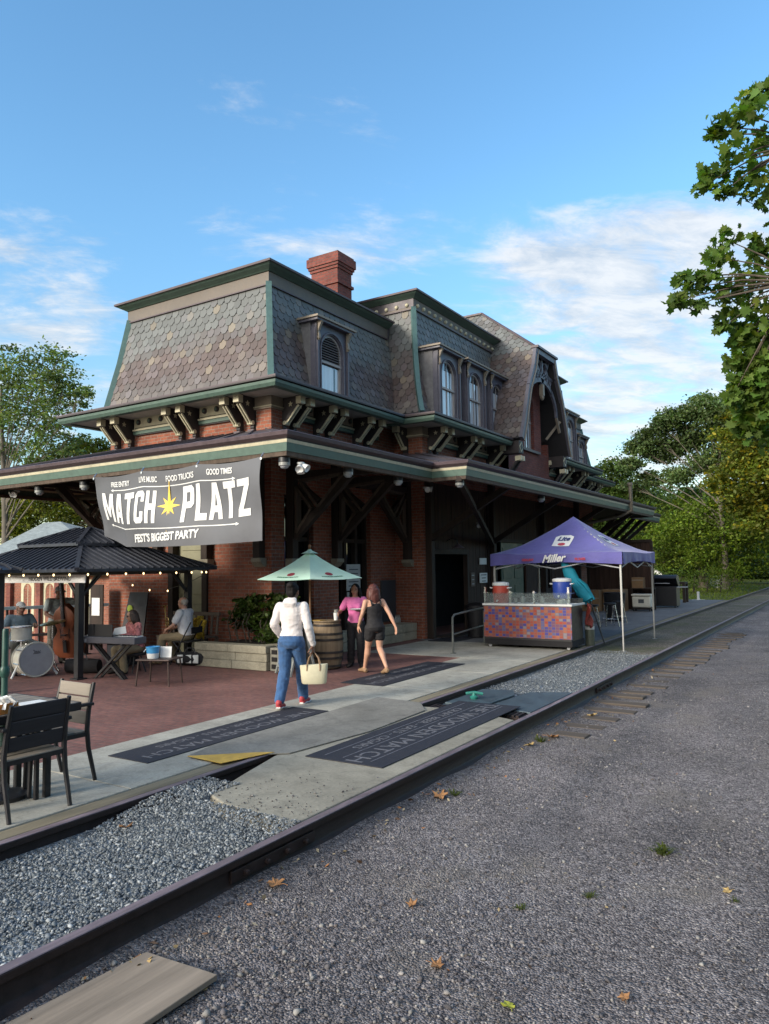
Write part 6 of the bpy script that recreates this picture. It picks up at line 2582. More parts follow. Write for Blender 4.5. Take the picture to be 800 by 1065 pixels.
# poster board behind the keyboard player
t = thing('poster_board', (-12.5, 10.9, 0), 'dark poster stand with green and yellow print behind the seated woman', 'poster stand', world=True)
p = at_y(141, 640, 10.9)
mb = MB()
mb.prism([(-.40, 0), (.40, 0), (.34, 1.28), (-.26, 1.28)], (p.x - .2, 10.92, 0.02), (1, 0, 0), (0, .18, 1), .03)
mb.build('board', m_dark, t)
m_lime = M('lime_print_mat', (0.36, 0.48, 0.05), .6, .2, 12, .2)
mb = MB()
for k in range(9):
    w0 = -.25 + .063 * k
    mb.prism([(w0, 1.12), (w0 + .045, 1.12), (w0 + .045, 1.22), (w0, 1.22)], (p.x - .18, 10.915, 0.02), (1, 0, 0), (0, .18, 1), -.004)
for k in range(4):
    mb.ell((p.x - .36 + .03 * k, 10.92 + .12, .95 - .12 * k), (.09, .012, .08), 10, 6)
mb.build('print', m_lime, t)
# wooden bench against the wall
t = thing('bench', (-11.9, 10.75, 0), 'weathered slatted bench against the brick wall behind the musicians', 'bench', world=True)
m_bench = M_wood('bench_wood_mat', (0.16, 0.125, 0.10), 'X', .8)
mb = MB()
for k in range(4):
    mb.box(-12.3, -10.95, 10.62 + k * .11, 10.71 + k * .11, .42, .45)
mb.build('seat', m_bench, t)
mb = MB()
for k in range(9):
    mb.bar((-12.25 + k * .155, 11.06, .47), (-12.25 + k * .155, 11.10, .86), .05, .025, (0, 1, 0))
mb.bar((-12.3, 11.10, .88), (-10.95, 11.10, .88), .05, .07)
mb.build('backrest', m_bench, t)
for x in (-12.25, -11.0):
    for y in (10.66, 11.05):
        l = MB()
        l.bar((x, y, 0), (x, y, .42), .06, .06)
        l.build('leg', m_bench, t)
# yellow cloth hanging behind the man
mb = MB()
p = at_y(210, 652, 10.75)
for i in range(12):
    a0, a1 = i / 12, (i + 1) / 12
    def yc_(a, z):
        return (p.x - .17 + .36 * a + .05 * (z - .5) * math.sin(a * 5), 10.62 + .06 * math.sin(a * 17 + z * 3) + .05 * z, .42 + z * .45 - .10 * (a - .5) ** 2 * 4 * z)
    for j in range(6):
        mb.quad(yc_(a0, j / 6), yc_(a1, j / 6), yc_(a1, (j + 1) / 6), yc_(a0, (j + 1) / 6))
o = mb.build('cloth', M('yellow_cloth_mat', (.52, .33, .035), .8, .2, 8, .2), smooth=True)
sm = o.modifiers.new('Solid', 'SOLIDIFY')
sm.thickness = .012
tag(rebase(o), 'yellow cloth hung over the bench end right of the seated man', 'cloth')

# ---- planters, bush, cinder block
m_block = M_concrete('planter_stone_mat', (0.33, 0.30, 0.225))
t = thing('stone_planter', (-9.6, 10.35, 0), 'long pale stone planter in three courses along the front wall', 'planter', world=True)
mb = MB()
for k, (z0, z1, e) in enumerate(((0, .145, 0), (.148, .29, -.015), (.293, .43, .01))):
    xs_ = -10.55
    i = 0
    while xs_ < -8.80:
        L = min(random.uniform(.75, 1.1), -8.78 - xs_)
        if L < .08:
            break
        mb.box(xs_ + .004, xs_ + L - .004, 10.02 - e + random.uniform(-.006, .006), 10.28, z0, z1)
        xs_ += L
    mb.box(-9.05, -8.78 + e, 10.285, 11.3, z0, z1)
mb.build('stone_course', m_block, t, bevel=.012)
mb = MB()
mb.box(-10.54, -9.06, 10.29, 11.33, .0, .37)
mb.build('soil', M('soil_mat', (.035, .026, .02), .95, .3, 20, .2, bmp=.02), t)
t = thing('side_planter', (-9.3, 14.7, 0), 'low stone planter ledge along the side wall before the doorway', 'planter', world=True)
mb = MB()
for z0, z1, e in ((0, .20, 0), (.204, .40, .012)):
    ys_ = 12.2
    while ys_ < 16.05:
        L = min(random.uniform(.8, 1.2), 16.06 - ys_)
        if L < .1:
            break
        mb.box(-9.62, -9.20 + e, ys_ + .004, ys_ + L - .004, z0, z1)
        ys_ += L
mb.build('stone_course', m_block, t, bevel=.012)
t = thing('climbing_bush', (-9.75, 10.85, .37), 'leafy green bush climbing the brick corner out of the stone planter', 'bush', world=True)
rng = np.random.default_rng(120)
cl_ = [((-8.95 - .17 * i + rng.normal() * .04, 11.12 + rng.normal() * .06, .62 + rng.uniform(0, .50)), .26) for i in range(9)]
cl_ += [((-9.1, 10.75, .60), .26), ((-9.05, 10.9, .95), .24), ((-9.4, 10.95, .62), .25), ((-9.7, 11.1, 1.12), .22), ((-10.05, 11.15, 1.14), .18), ((-10.35, 11.18, 1.08), .15), ((-9.0, 10.5, .48), .2), ((-10.55, 11.2, 1.14), .12), ((-9.15, 10.38, .42), .16), ((-9.3, 11.1, 1.24), .16), ((-9.0, 11.1, 1.2), .16)]
P = clump_points(cl_, 5200, rng, shell=.5, squash=.9)
P[:, 1] = np.minimum(P[:, 1], 11.30)
P[:, 2] = np.maximum(P[:, 2], .40)
leaves('foliage', P, .085 * rng.uniform(.6, 1.35, len(P)), m_leafD, OVAL, 121, .4, t, flat=.3, droop=.5)
mb = MB()
for c_, r_ in cl_:
    mb.tube([(c_[0] + .1, 10.9, .37), (c_[0] + .04, 10.85, (c_[2] + .37) / 2), c_], .012, 5)
mb.build('stems', m_bark, t)
m_cinder = M_concrete('cinder_mat', (0.27, 0.255, 0.21))
t = thing('cinder_block', (-8.66, 10.12, 0), 'upright grey cinder block with three openings at the planter end', 'block', world=True)
mb = MB()
mb.box(-8.76, -8.56, 10.10, 10.30, 0, .40)
bl_ = mb.build('block', m_cinder, t, bevel=.006)
mb = MB()
for k in range(3):
    mb.box(-8.72, -8.60, 10.088, 10.104, .04 + k * .125, .04 + k * .125 + .075)
mb.build('opening', m_void, t)
# A-frame board
t = thing('sandwich_board', (-8.12, 10.02, 0), 'grey A frame chalk board with dark panel beside the woman in white', 'A-frame sign', rz=R(-25))
m_grey = M('grey_frame_mat', (.22, .23, .22), .5, .15, 9, .2)
m_chalk = M('chalk_board_mat', (.10, .12, .12), .7, .25, 5, .3)
for s in (-1, 1):
    mb = MB()
    b0, b1 = Vector((0, s * .24, 0)), Vector((0, s * .02, .82))
    for x in (-.28, .28):
        mb.bar(b0 + Vector((x, 0, 0)), b1 + Vector((x, 0, 0)), .045, .03, (0, 1, 0))
    for k in (.16, .98):
        q = b0.lerp(b1, k)
        mb.bar(q - Vector((.28, 0, 0)), q + Vector((.28, 0, 0)), .03, .045, (0, 0, 1))
    f_ = mb.build('frame', m_grey, t)
    mb = MB()
    p0, p1 = b0.lerp(b1, .18), b0.lerp(b1, .96)
    mb.bar(p0, p1, .52, .012, (0, 1, 0))
    mb.build('panel', m_chalk, f_)
# trees' neighbour: eave lanterns and floodlights under the canopy
m_lampw = M('lamp_glass_mat', (.27, .27, .25), .3, .1, 12, .1)
def eave_lantern(x, y, z, label):
    t = thing('eave_lantern', (x, y, z - .24), label, 'lantern', 'lanterns hung under the canopy')
    mb = MB()
    mb.lathe([(.05, .24), (.05, .20), (.095, .19), (.095, .115), (.085, .11)], (0, 0, 0), 16)
    mb.build('cap', m_black, t, smooth=True)
    mb = MB()
    mb.lathe([(.092, .06), (.092, .11)], (0, 0, 0), 16)
    mb.build('band', m_lampw, t, smooth=True)
    mb = MB()
    mb.lathe([(.0, .012), (.04, .016), (.06, .03), (.072, .06)], (0, 0, 0), 16)
    mb.build('globe', m_head, t, smooth=True)
    return t


eave_lantern(-14.21, 9.2, 3.60, 'lantern under the front eave, farthest left of the banner')
eave_lantern(-12.73, 9.2, 3.60, 'lantern under the front eave just left of the banner')
eave_lantern(-9.65, 9.25, 3.60, 'lantern under the front eave behind the top edge of the banner')
eave_lantern(-7.62, 9.15, 3.60, 'lantern under the canopy corner right of the banner')
eave_lantern(-7.62, 10.92, 3.62, 'lantern under the side eave above the mint umbrella')
eave_lantern(-7.62, 12.66, 3.62, 'lantern under the side eave between the wall braces and the canopy step')
eave_lantern(-6.85, 13.85, 3.62, 'lantern at the outer step of the canopy with a pale band')
eave_lantern(-6.85, 18.6, 3.62, 'lantern under the eave above the purple tent')
def floodlight(x, y, z, dirs, label):
    t = thing('floodlight', (x, y, z), label, 'floodlight', 'white twin floodlights')
    mb = MB()
    mb.lathe([(.06, 0), (.06, .03)], (0, 0, 0), 14)
    mb.build('base', m_white, t, smooth=True)
    for d in dirs:
        d = Vector(d).normalized()
        q = d.to_track_quat('Z', 'Y').to_matrix()
        mb = MB()
        mb.tube([(0, 0, 0), d * .05], .018, 8)
        mb.lathe([(.025, .04), (.045, .06), (.062, .14), (.066, .15), (.055, .145), (.0, .12)], (0, 0, 0), 16, q)
        mb.build('lamp_head', m_white, t, smooth=True)
floodlight(-7.45, 9.35, 3.45, ((.3, -.6, -.6), (.8, .1, -.5), (.1, -.1, -1)), 'white floodlight cluster at the canopy corner beside the banner')
floodlight(-8.05, 14.55, 3.52, ((.7, -.6, -.3), (.9, .4, -.2)), 'white twin floodlight under the canopy step above the doorway')
floodlight(-8.88, 19.07, 2.95, ((.5, -.7, -.5), (.5, .8, -.4)), 'white twin floodlight on the plank wall above the tent side')
floodlight(-15.5, 9.5, 3.55, ((.4, -.7, -.5), (-.3, -.8, -.4)), 'white twin floodlight under the left end of the front eave')
# ------------------------------------------------------------------ platform furniture
m_slat = M_wood('grey_slat_mat', (0.23, 0.20, 0.165), 'Y', .7, .2)
m_slatd = M_wood('dark_slat_mat', (0.035, 0.033, 0.037), 'Y', .6, .25)
m_chairf = M('chair_frame_mat', (0.022, 0.021, 0.023), .45, .2, 12, .15, metal=.2)


def patio_chair(loc, rz, label, slat):
    """faces local +X; origin on the ground under the seat"""
    t = thing('patio_chair', loc, label, 'chair', 'slatted patio chairs at the near table', rz)
    mb = MB()
    for k in range(4):
        mb.bar((-.20 + k * .118, -.235, .43 - .006 * abs(k - 1.5)), (-.20 + k * .118, .235, .43 - .006 * abs(k - 1.5)), .108, .02)
    mb.build('seat', m_slat, t, bevel=.005)
    mb = MB()
    for k in range(3):
        z = .535 + k * .115
        x = -.235 - (z - .43) * .17
        mb.bar((x, -.222, z), (x, .222, z), .106, .018, Vector((.985, 0, .17)).cross(Vector((0, 1, 0))) if False else (1, 0, .17))
    mb.build('backrest', slat, t, bevel=.005)
    for s in (-1, 1):
        l = MB()
        l.tube([(-.33, s * .245, 0), (-.262, s * .245, .28), (-.245, s * .245, .44), (-.262, s * .24, .60), (-.315, s * .235, .83)], [.017, .02, .021, .02, .016], 8)
        l.build('leg', m_chairf, t, smooth=True)
        l = MB()
        l.tube([(.27, s * .25, 0), (.255, s * .25, .42), (.24, s * .255, .64)], [.017, .019, .018], 8)
        l.build('leg', m_chairf, t, smooth=True)
        a = MB()
        a.bar((-.29, s * .255, .655), (.27, s * .26, .665), .055, .026)
        a.build('armrest', m_chairf, t, bevel=.006)
    f = MB()
    f.bar((-.245, 0, .405), (.255, 0, .405), .03, .03)
    for s in (-1, 1):
        f.bar((-.245, s * .243, .405), (.255, s * .25, .405), .025, .035)
    for x in (-.245, .252):
        f.bar((x, -.245, .405), (x, .245, .405), .025, .035)
    f.build('seat_frame', m_chairf, t)
    return t


patio_chair((-5.54, 3.43, 0), R(180), 'dark slatted patio chair seen from behind, nearest the camera', m_slatd)
patio_chair((-5.90, 3.90, 0), R(-92), 'patio chair with pale grey back slats facing the table end', m_slat)
# the table between them
t = thing('patio_table', (-5.78, 3.42, 0), 'square grey slat topped table with paired dark legs at the left edge', 'table')
mb = MB()
for k in range(7):
    mb.bar((-.40 + k * .128, -.45, .735), (-.40 + k * .128, .42, .735), .118, .022)
mb.build('table_top', m_slat, t, bevel=.004)
mb = MB()
for a, b, c, d in ((-.46, -.45, .44, -.45), (-.46, .42, .44, .42), (-.46, -.45, -.46, .42), (.44, -.45, .44, .42)):
    mb.bar((a, b, .715), (c, d, .715), .035, .06)
mb.build('table_frame', m_chairf, t)
for a, b in ((-1, -1), (1, -1), (1, 1), (-1, 1)):
    l = MB()
    l.bar((a * .20 + .0, b * .30, 0), (a * .20, b * .30, .70), .045, .045)
    l.bar((a * .20, b * .30 - .09, 0), (a * .20, b * .30 - .09, .70), .03, .03)
    l.build('leg', m_chairf, t)
# green pole in the middle of the table
t = thing('umbrella_pole', (-5.86, 3.52, 0), 'dark green umbrella pole standing through the near table', 'pole')
m_gpole = M('green_pole_mat', (0.02, 0.065, 0.05), .4, .2, 10, .2)
mb = MB()
mb.lathe([(.025, .02), (.025, 1.32), (.02, 1.34)], (0, 0, 0), 12)
mb.build('pole', m_gpole, t, smooth=True)
mb = MB()
mb.lathe([(.20, 0), (.20, .03), (.06, .06), (.035, .12), (.035, .2)], (0, 0, 0), 20)
mb.build('base', m_black, t, smooth=True)
mb = MB()
mb.lathe([(.026, .95), (.036, .97), (.036, 1.02), (.026, 1.04)], (0, 0, 0), 12)
mb.build('collar', m_gpole, t, smooth=True)
# orange caddy with paper napkins
t = thing('caddy', (-5.46, 3.24, .747), 'orange wooden caddy with white paper napkins on the near table', 'caddy', rz=R(4))
m_orange = M('orange_box_mat', (.48, .17, .03), .6, .2, 10, .2)
mb = MB()
mb.box(-.075, .075, -.11, .11, 0, .012)
for a, b, c, d in ((-.075, -.063, -.11, .11), (.063, .075, -.11, .11), (-.062, .062, -.11, -.098), (-.062, .062, .098, .11)):
    mb.box(a, b, c, d, .0125, .075)
mb.build('box', m_orange, t, bevel=.003)
mb = MB()
rng = np.random.default_rng(4)
for k in range(9):
    a = Vector((rng.normal() * .025, -.085 + .02 * k, .04))
    w_ = .055
    mb.loft([(a, (w_, 0, 0), (0, .006, 0)), (a + Vector((.01 * rng.normal(), .01, .04)), (w_ * 1.05, .01, .004), (0, .008, 0)), (a + Vector((.015 * rng.normal(), .02 * rng.normal(), .075)), (w_ * .8, .01 * rng.normal(), .012), (0, .004, .002))], 10)
mb.build('napkin', m_white, t, smooth=True)
mb = MB()
mb.prism([(-.12, -.10), (.10, -.12), (.13, .10), (-.10, .12)], (-5.62, 3.62, .749), (1, 0, 0), (0, 1, 0), .002)
tag(rebase(mb.build('paper_sheet', m_white)), 'white paper sheet lying on the near table behind the caddy', 'paper')

# ---- whiskey barrel, mint umbrella
t = thing('barrel', (-8.05, 10.82, 0), 'weathered oak barrel with dark hoops under the mint umbrella', 'barrel')
m_oak = M_wood('oak_mat', (0.20, 0.145, 0.092), 'Z', .75, .35, 12)
m_hoop = M('hoop_mat', (.05, .042, .038), .5, .3, 10, .3, metal=.4)
mb = MB()
prof = [(.235 + .055 * math.sin(math.pi * k / 10), .02 + .80 * k / 10) for k in range(11)]
n = 26
vs, fs = [], []
for r, z in prof:
    for k in range(n * 2):
        a = 2 * math.pi * (k // 2 + (.04 if k % 2 == 0 else .96)) / n
        vs.append((r * math.cos(a), r * math.sin(a), z))
m2 = n * 2
for i in range(10):
    for k in range(m2):
        k2 = (k + 1) % m2
        fs.append((i * m2 + k, i * m2 + k2, (i + 1) * m2 + k2, (i + 1) * m2 + k))
mb.add(vs, fs)
mb.lathe([(.225, .03), (.225, .80)], (0, 0, 0), 30)
mb.build('staves', m_oak, t)
mb = MB()
for z in (.06, .20, .30, .52, .62, .77):
    r = .238 + .055 * math.sin(math.pi * (z - .02) / .80)
    mb.lathe([(r, z - .02), (r + .006, z - .02), (r + .006, z + .02), (r, z + .02)], (0, 0, 0), 36, caps=False)
mb.build('hoop', m_hoop, t, smooth=True)
mb = MB()
mb.lathe([(.235, .825), (.25, .83), (.25, .85), (.02, .852)], (0, 0, 0), 30)
mb.build('lid', m_oak, t)
# yellow patch and paper on the barrel
mb = MB()
mb.prism([(-.16, -.09), (.02, -.10), (.05, .02), (-.13, .04)], (-8.08, 10.72, .8535), (1, 0, 0), (0, 1, 0), .004)
tag(rebase(mb.build('yellow_flyer', m_yellow)), 'yellow flyer lying on the barrel lid', 'flyer')
mb = MB()
mb.lathe([(.033, 0), (.042, .13), (.040, .13), (.031, .008)], (-7.86, 10.83, .8535), 18)
tag(rebase(mb.build('paper_cup', m_white, smooth=True)), 'pale drink cup standing on the barrel lid near the woman in pink', 'cup')

t = thing('market_umbrella', (-8.45, 10.85, 0), 'mint green market umbrella with red and green prints over the barrel', 'umbrella')
m_mint = M('mint_cloth_mat', (0.50, 0.74, 0.60), .75, .07, 4, .12, sheen=.2)
m_mintprint = M('green_print_mat', (.06, .22, .14), .7, .1, 10, .1)
m_redprint = M('red_print_mat', (.30, .05, .07), .7, .15, 10, .1)
m_polew = M_wood('umbrella_wood_mat', (.20, .11, .06), 'Z', .5)
NU, RU = 6, 1.06
ZA, ZB = 2.10, 1.60
a0_ = R(8)
def um_pt(a, k, lift=0.0):
    """a: angle, k: 0 top to 1 edge; panels are flat between ribs and sag a little"""
    i = (a - a0_) / (2 * math.pi / NU)
    f = i - math.floor(i)
    A0 = a0_ + math.floor(i) * 2 * math.pi / NU
    A1 = A0 + 2 * math.pi / NU
    p = Vector((math.cos(A0), math.sin(A0), 0)).lerp(Vector((math.cos(A1), math.sin(A1), 0)), f) * RU * k
    sag = -.05 * math.sin(math.pi * f) * k - .05 * math.sin(math.pi * k)
    z = ZA + (ZB - ZA) * k + sag + .03 * (k ** 6) * math.sin(math.pi * f)
    return p + Vector((0, 0, z + lift))
mb = MB()
na, nk = NU * 8, 10
for off in (0.0, -.006):
    vs = [um_pt(a0_ + 2 * math.pi * i / na + 1e-6, max(.03, j / nk), off) for j in range(nk + 1) for i in range(na)]
    fs = [(j * na + i, j * na + (i + 1) % na, (j + 1) * na + (i + 1) % na, (j + 1) * na + i) for j in range(nk) for i in range(na)]
    mb.add(vs, fs if off == 0 else [f[::-1] for f in fs])
mb.build('canopy', m_mint, t, fix=False)
mb = MB()
mb.lathe([(.10, 2.055), (.16, 2.05), (.05, 2.10), (.03, 2.125)], (0, 0, 0), 12)
mb.build('cap', m_mint, t)
mb = MB()
mb.tube([(0, 0, 0.05), (0, 0, 2.16)], .02, 10)
mb.ell((0, 0, 2.18), (.03, .03, .04), 10, 8)
mb.build('pole', m_polew, t, smooth=True)
mb = MB()
mb.lathe([(.22, 0), (.22, .05), (.05, .08), (.04, .25)], (0, 0, 0), 20)
mb.build('base', m_black, t, smooth=True)
for i in range(NU):
    a = a0_ + 2 * math.pi * i / NU
    d = Vector((math.cos(a), math.sin(a), 0))
    r = MB()
    r.tube([Vector((0, 0, ZA - .03)), d * RU * .5 + Vector((0, 0, (ZA + ZB) / 2 - .075)), d * RU * .985 + Vector((0, 0, ZB - .02))], .011, 6)
    r.tube([Vector((0, 0, 1.62)), d * RU * .5 + Vector((0, 0, (ZA + ZB) / 2 - .08))], .008, 6)
    r.build('rib', m_polew, t)
mb = MB()
mg = MB()
for i in range(NU):
    A0 = a0_ + (i + .5) * 2 * math.pi / NU
    def on_um(x, y, c, A0=A0):
        k = .86 - y / RU
        return um_pt(A0 + x / (RU * .8), k, .006 + c)
    bm_ = []
    for q in range(14):
        th = 2 * math.pi * q / 14
        bm_.append(on_um(.085 * math.cos(th), .15 + .07 * math.sin(th), 0))
    mb.add(bm_, [tuple(range(14))])
    vs, fs = text_mesh('WOODEN MATCH', .062, .001, .002, .8)
    mg.add([on_um(v[0], v[1] + .015, v[2]) for v in vs], fs)
mb.build('round_print', m_redprint, t, fix=False)
mg.build('lettering', m_mintprint, t, fix=False)

# ---- wall notices
def notice(x0, x1, y0, y1, z0, z1, label, mats, name='notice', lines=0, cat='notice', text=None):
    t = thing(name, ((x0 + x1) / 2, (y0 + y1) / 2, z0), label, cat, 'notices on the station walls', world=True)
    mb = MB()
    mb.box(x0, x1, y0, y1, z0, z1)
    mb.build('board', mats[0], t, bevel=.003)
    if lines:
        mb = MB()
        for k in range(lines):
            z = z1 - (z1 - z0) * (.2 + .62 * k / max(1, lines - 1))
            ln_ = (y1 - y0) * random.uniform(.5, .8)
            mb.box(x1 + .0005, x1 + .002, (y0 + y1) / 2 - ln_ / 2, (y0 + y1) / 2 + ln_ / 2, z - .012, z + .012)
        mb.build('print', mats[1], t)
    return t


m_paper = M('poster_paper_mat', (.42, .43, .42), .7, .1, 12, .2)
m_ink = M('ink_mat', (.06, .07, .08), .7, .2, 12, .1)
notice(-9.79, -9.77, 13.9, 14.45, 1.25, 1.85, 'pale grey poster high on the brick pier behind the woman in pink', (m_paper, m_ink), lines=5)
notice(-9.79, -9.77, 13.92, 14.42, .82, 1.22, 'lower pale poster on the brick pier under the tall poster', (m_paper, m_ink), lines=4)
m_menu = M('menu_board_mat', (.045, .052, .06), .4, .2, 8, .2)
notice(-9.80, -9.76, 15.35, 16.0, .45, 1.45, 'dark menu board on the brick wall right of the woman in black', (m_menu, m_white), lines=0)
rng = np.random.default_rng(14)
mb = MB()
for k in range(16):
    y = rng.uniform(15.45, 15.9)
    z = .62 + abs(rng.normal(0, .12))
    mb.lathe([(.03, 0), (.032, .10), (.012, .14), (.012, .18)], (-9.57 + rng.uniform(-.03, .03), y, .405), 10) if k < 5 else None
tag(rebase(mb.build('bottle_row', m_lampw, smooth=True)), 'clear bottles standing on the stone ledge under the menu board', 'bottles')
notice(-8.985, -8.965, 19.30, 19.75, 1.80, 1.98, 'small blank white sign on the plank wall above the framed notice', (m_white, m_ink))
notice(-8.985, -8.965, 19.28, 19.78, 1.28, 1.56, 'white framed notice beside the dark doorway', (m_white, m_ink), lines=3)
notice(-8.985, -8.965, 18.70, 18.95, 1.20, 1.58, 'small brown menu holder next to the dark doorway', (m_bench, m_paper), lines=3)
# barn lamp over the doorway
t = thing('barn_lamp', (-8.9, 17.3, 2.2), 'dark barn lamp on a bent arm above the doorway', 'lamp')
mb = MB()
mb.tube([(-.08, 0, .22), (.1, 0, .30), (.22, 0, .24), (.25, 0, .14)], .014, 8)
mb.build('arm', m_black, t, smooth=True)
mb = MB()
mb.lathe([(.03, .15), (.05, .12), (.16, .05), (.17, .03), (.155, .035), (.04, .10)], (.25, 0, 0), 18)
mb.build('shade', m_plum, t, smooth=True)
# handrail by the doorway
t = thing('handrail', (-7.6, 14.0, 0), 'grey pipe handrail with two bars left of the tiled bar cart', 'handrail', world=True)
m_pipe = M('pipe_mat', (.16, .17, .16), .45, .2, 9, .2, metal=.4)
mb = MB()
mb.tube([(-7.02, 13.72, .72), (-7.02, 13.80, .78), (-7.15, 14.8, .80), (-7.32, 15.9, .80)], .022, 8)
mb.tube([(-7.02, 13.72, .38), (-7.15, 14.8, .40), (-7.32, 15.9, .40)], .018, 8)
mb.build('rail', m_pipe, t, smooth=True)
for p in ((-7.02, 13.72), (-7.32, 15.9)):
    mb = MB()
    mb.tube([(*p, 0), (*p, .74)], .024, 8)
    mb.lathe([(.06, 0), (.06, .012)], (*p, 0), 12)
    mb.build('post', m_pipe, t, smooth=True)
# dark waste bin near the doorway
t = thing('trash_bin', (-8.0, 17.0, 0), 'black waste bin behind the handrail', 'bin')
mb = MB()
mb.loft([((0, 0, .02), (.24, 0, 0), (0, .24, 0)), ((0, 0, .72), (.29, 0, 0), (0, .29, 0)), ((0, 0, .73), (.30, 0, 0), (0, .30, 0)), ((0, 0, .76), (.30, 0, 0), (0, .30, 0))], 20)
mb.build('body', m_black, t, smooth=True)
mb = MB()
mb.lathe([(.31, .765), (.31, .79), (.2, .85), (.05, .87)], (0, 0, 0), 20)
mb.build('lid', m_black, t, smooth=True)
# door mat on the pavement
mb = MB()
mb.box(-8.7, -8.0, 15.7, 17.3, .002, .016)
tag(rebase(mb.build('door_mat', m_mat, bevel=.004)), 'plain black door mat before the dark doorway', 'door mat')

# ---- bar cart
def M_mosaic(name):
    m, nt, b = new_mat(name)
    tcn = nd(nt, 'ShaderNodeTexCoord')
    mpn = nd(nt, 'ShaderNodeMapping')
    mpn.inputs['Scale'].default_value = (12.5, 1, 17)
    nt.links.new(tcn.outputs['Object'], mpn.inputs['Vector'])
    sp = nd(nt, 'ShaderNodeSeparateXYZ')
    nt.links.new(mpn.outputs[0], sp.inputs[0])
    fx_, fz_ = mth_nt(nt, 'FLOOR', sp.outputs[0]), mth_nt(nt, 'FLOOR', sp.outputs[2])
    cb = nd(nt, 'ShaderNodeCombineXYZ')
    nt.links.new(fx_, cb.inputs[0])
    nt.links.new(fz_, cb.inputs[2])
    wn = nd(nt, 'ShaderNodeTexWhiteNoise', noise_dimensions='3D')
    nt.links.new(cb.outputs[0], wn.inputs['Vector'])
    r = ramp(nt, wn.outputs['Value'], [(0, (.33, .065, .038)), (.17, (.27, .075, .06)), (.32, (.36, .11, .06)), (.46, (.16, .06, .13)), (.58, (.055, .05, .26)), (.76, (.10, .10, .24)), (.88, (.22, .19, .22)), (.94, (.36, .05, .03))])
    nt.nodes[r.node.name].color_ramp.interpolation = 'CONSTANT'
    ux_ = mth_nt(nt, 'FRACT', sp.outputs[0])
    uz_ = mth_nt(nt, 'FRACT', sp.outputs[2])
    ex = mth_nt(nt, 'MINIMUM', mth_nt(nt, 'MINIMUM', ux_, mth_nt(nt, 'SUBTRACT', 1.0, ux_)), mth_nt(nt, 'MINIMUM', uz_, mth_nt(nt, 'SUBTRACT', 1.0, uz_)))
    gr = ramp(nt, ex, [(.05, 0.0), (.09, 1.0)])
    c = mixc(nt, gr, (.20, .12, .11), r)
    nt.links.new(c, b.inputs['Base Color'])
    b.inputs['Roughness'].default_value = .3
    bump(nt, b, gr, .003, .5)
    return m


m_mosaic = M_mosaic('mosaic_tile_mat')
t = thing('bar_cart', (-6.0, 15.6, 0), 'bar cart faced with orange and violet mosaic tiles under the purple tent', 'bar cart')
mb = MB()
mb.box(-.96, .96, -.40, .40, .18, .90)
mb.build('cabinet', m_black, t)
mb = MB()
mb.box(-.985, .985, -.425, -.402, .22, .89)
mb.build('tile_panel', m_mosaic, t)
mb = MB()
mb.box(-.98, .98, -.41, .42, .06, .178)
mb.build('plinth', m_blackcloth, t)
mb = MB()
mb.box(-1.01, 1.01, -.45, .44, .902, .945)
mb.build('counter', m_white, t, bevel=.006)
for a in (-.88, .88):
    for b in (-.34, .34):
        mb = MB()
        mb.lathe([(.035, -.012), (.035, .012)], (a, b, .035), 14, Matrix.Rotation(R(90), 3, 'X'))
        mb.build('castor', m_head, t, smooth=True)
gl, nt_, gb = new_mat('clear_glass_mat')
gb.inputs['Base Color'].default_value = (.72, .80, .80, 1)
gb.inputs['Roughness'].default_value = .05
gb.inputs['Transmission Weight'].default_value = .9
gb.inputs['IOR'].default_value = 1.1
mb = MB()
mb.box(-.98, .98, -.43, -.424, .96, 1.16)
mb.box(-.98, .98, -.43, -.10, 1.166, 1.174)
mb.build('sneeze_guard', gl, t)
for x in (-.95, -.36, .18, .93):
    mb = MB()
    mb.box(x - .018, x + .018, -.422, -.39, .946, 1.30 if abs(x) > .9 else 1.22)
    mb.box(x - .03, x + .03, -.44, -.35, 1.176, 1.19)
    mb.build('upright', m_chrome, t)
mb = MB()
mb.box(-.97, .97, .12, .42, .946, 1.04)
mb.build('back_shelf', m_black, t)
def drink_cooler(loc, r, h, col, label):
    t = thing('drink_cooler', loc, label, 'drink cooler', 'round drink coolers on the bar cart')
    mt = M(name_safe('cooler_mat'), col, .4, .1, 9, .12)
    mb = MB()
    mb.lathe([(r * .92, 0), (r * .94, .02), (r, h * .35), (r, h * .80), (r * .985, h * .82)], (0, 0, 0), 28)
    mb.build('tank', mt, t, smooth=True)
    mb = MB()
    mb.lathe([(r * 1.03, h * .825), (r * 1.04, h * .90), (r * .99, h * .96), (r * .5, h)], (0, 0, 0), 28)
    mb.build('lid', m_white, t, smooth=True)
    mb = MB()
    for s in (-1, 1):
        mb.tube([(s * r * .98, -.06, h * .7), (s * (r + .05), -.05, h * .72), (s * (r + .05), .05, h * .72), (s * r * .98, .06, h * .7)], .014, 6)
    mb.build('handle', m_white, t, smooth=True)
    mb = MB()
    mb.tube([(0, -r * .95, .06), (0, -r - .05, .06), (0, -r - .06, .03)], .016, 6)
    mb.build('tap', m_white, t)
    return t
_nc = [0]
def name_safe(b):
    _nc[0] += 1
    return b + ('' if _nc[0] == 1 else '_' + 'abcdefgh'[_nc[0]])
drink_cooler((-6.73, 15.55, .9455), .18, .46, (.48, .07, .045), 'orange red round drink cooler with white lid on the bar cart')
drink_cooler((-5.42, 15.84, 1.0405), .20, .44, (.03, .07, .36), 'blue round drink cooler with white lid on the bar cart')
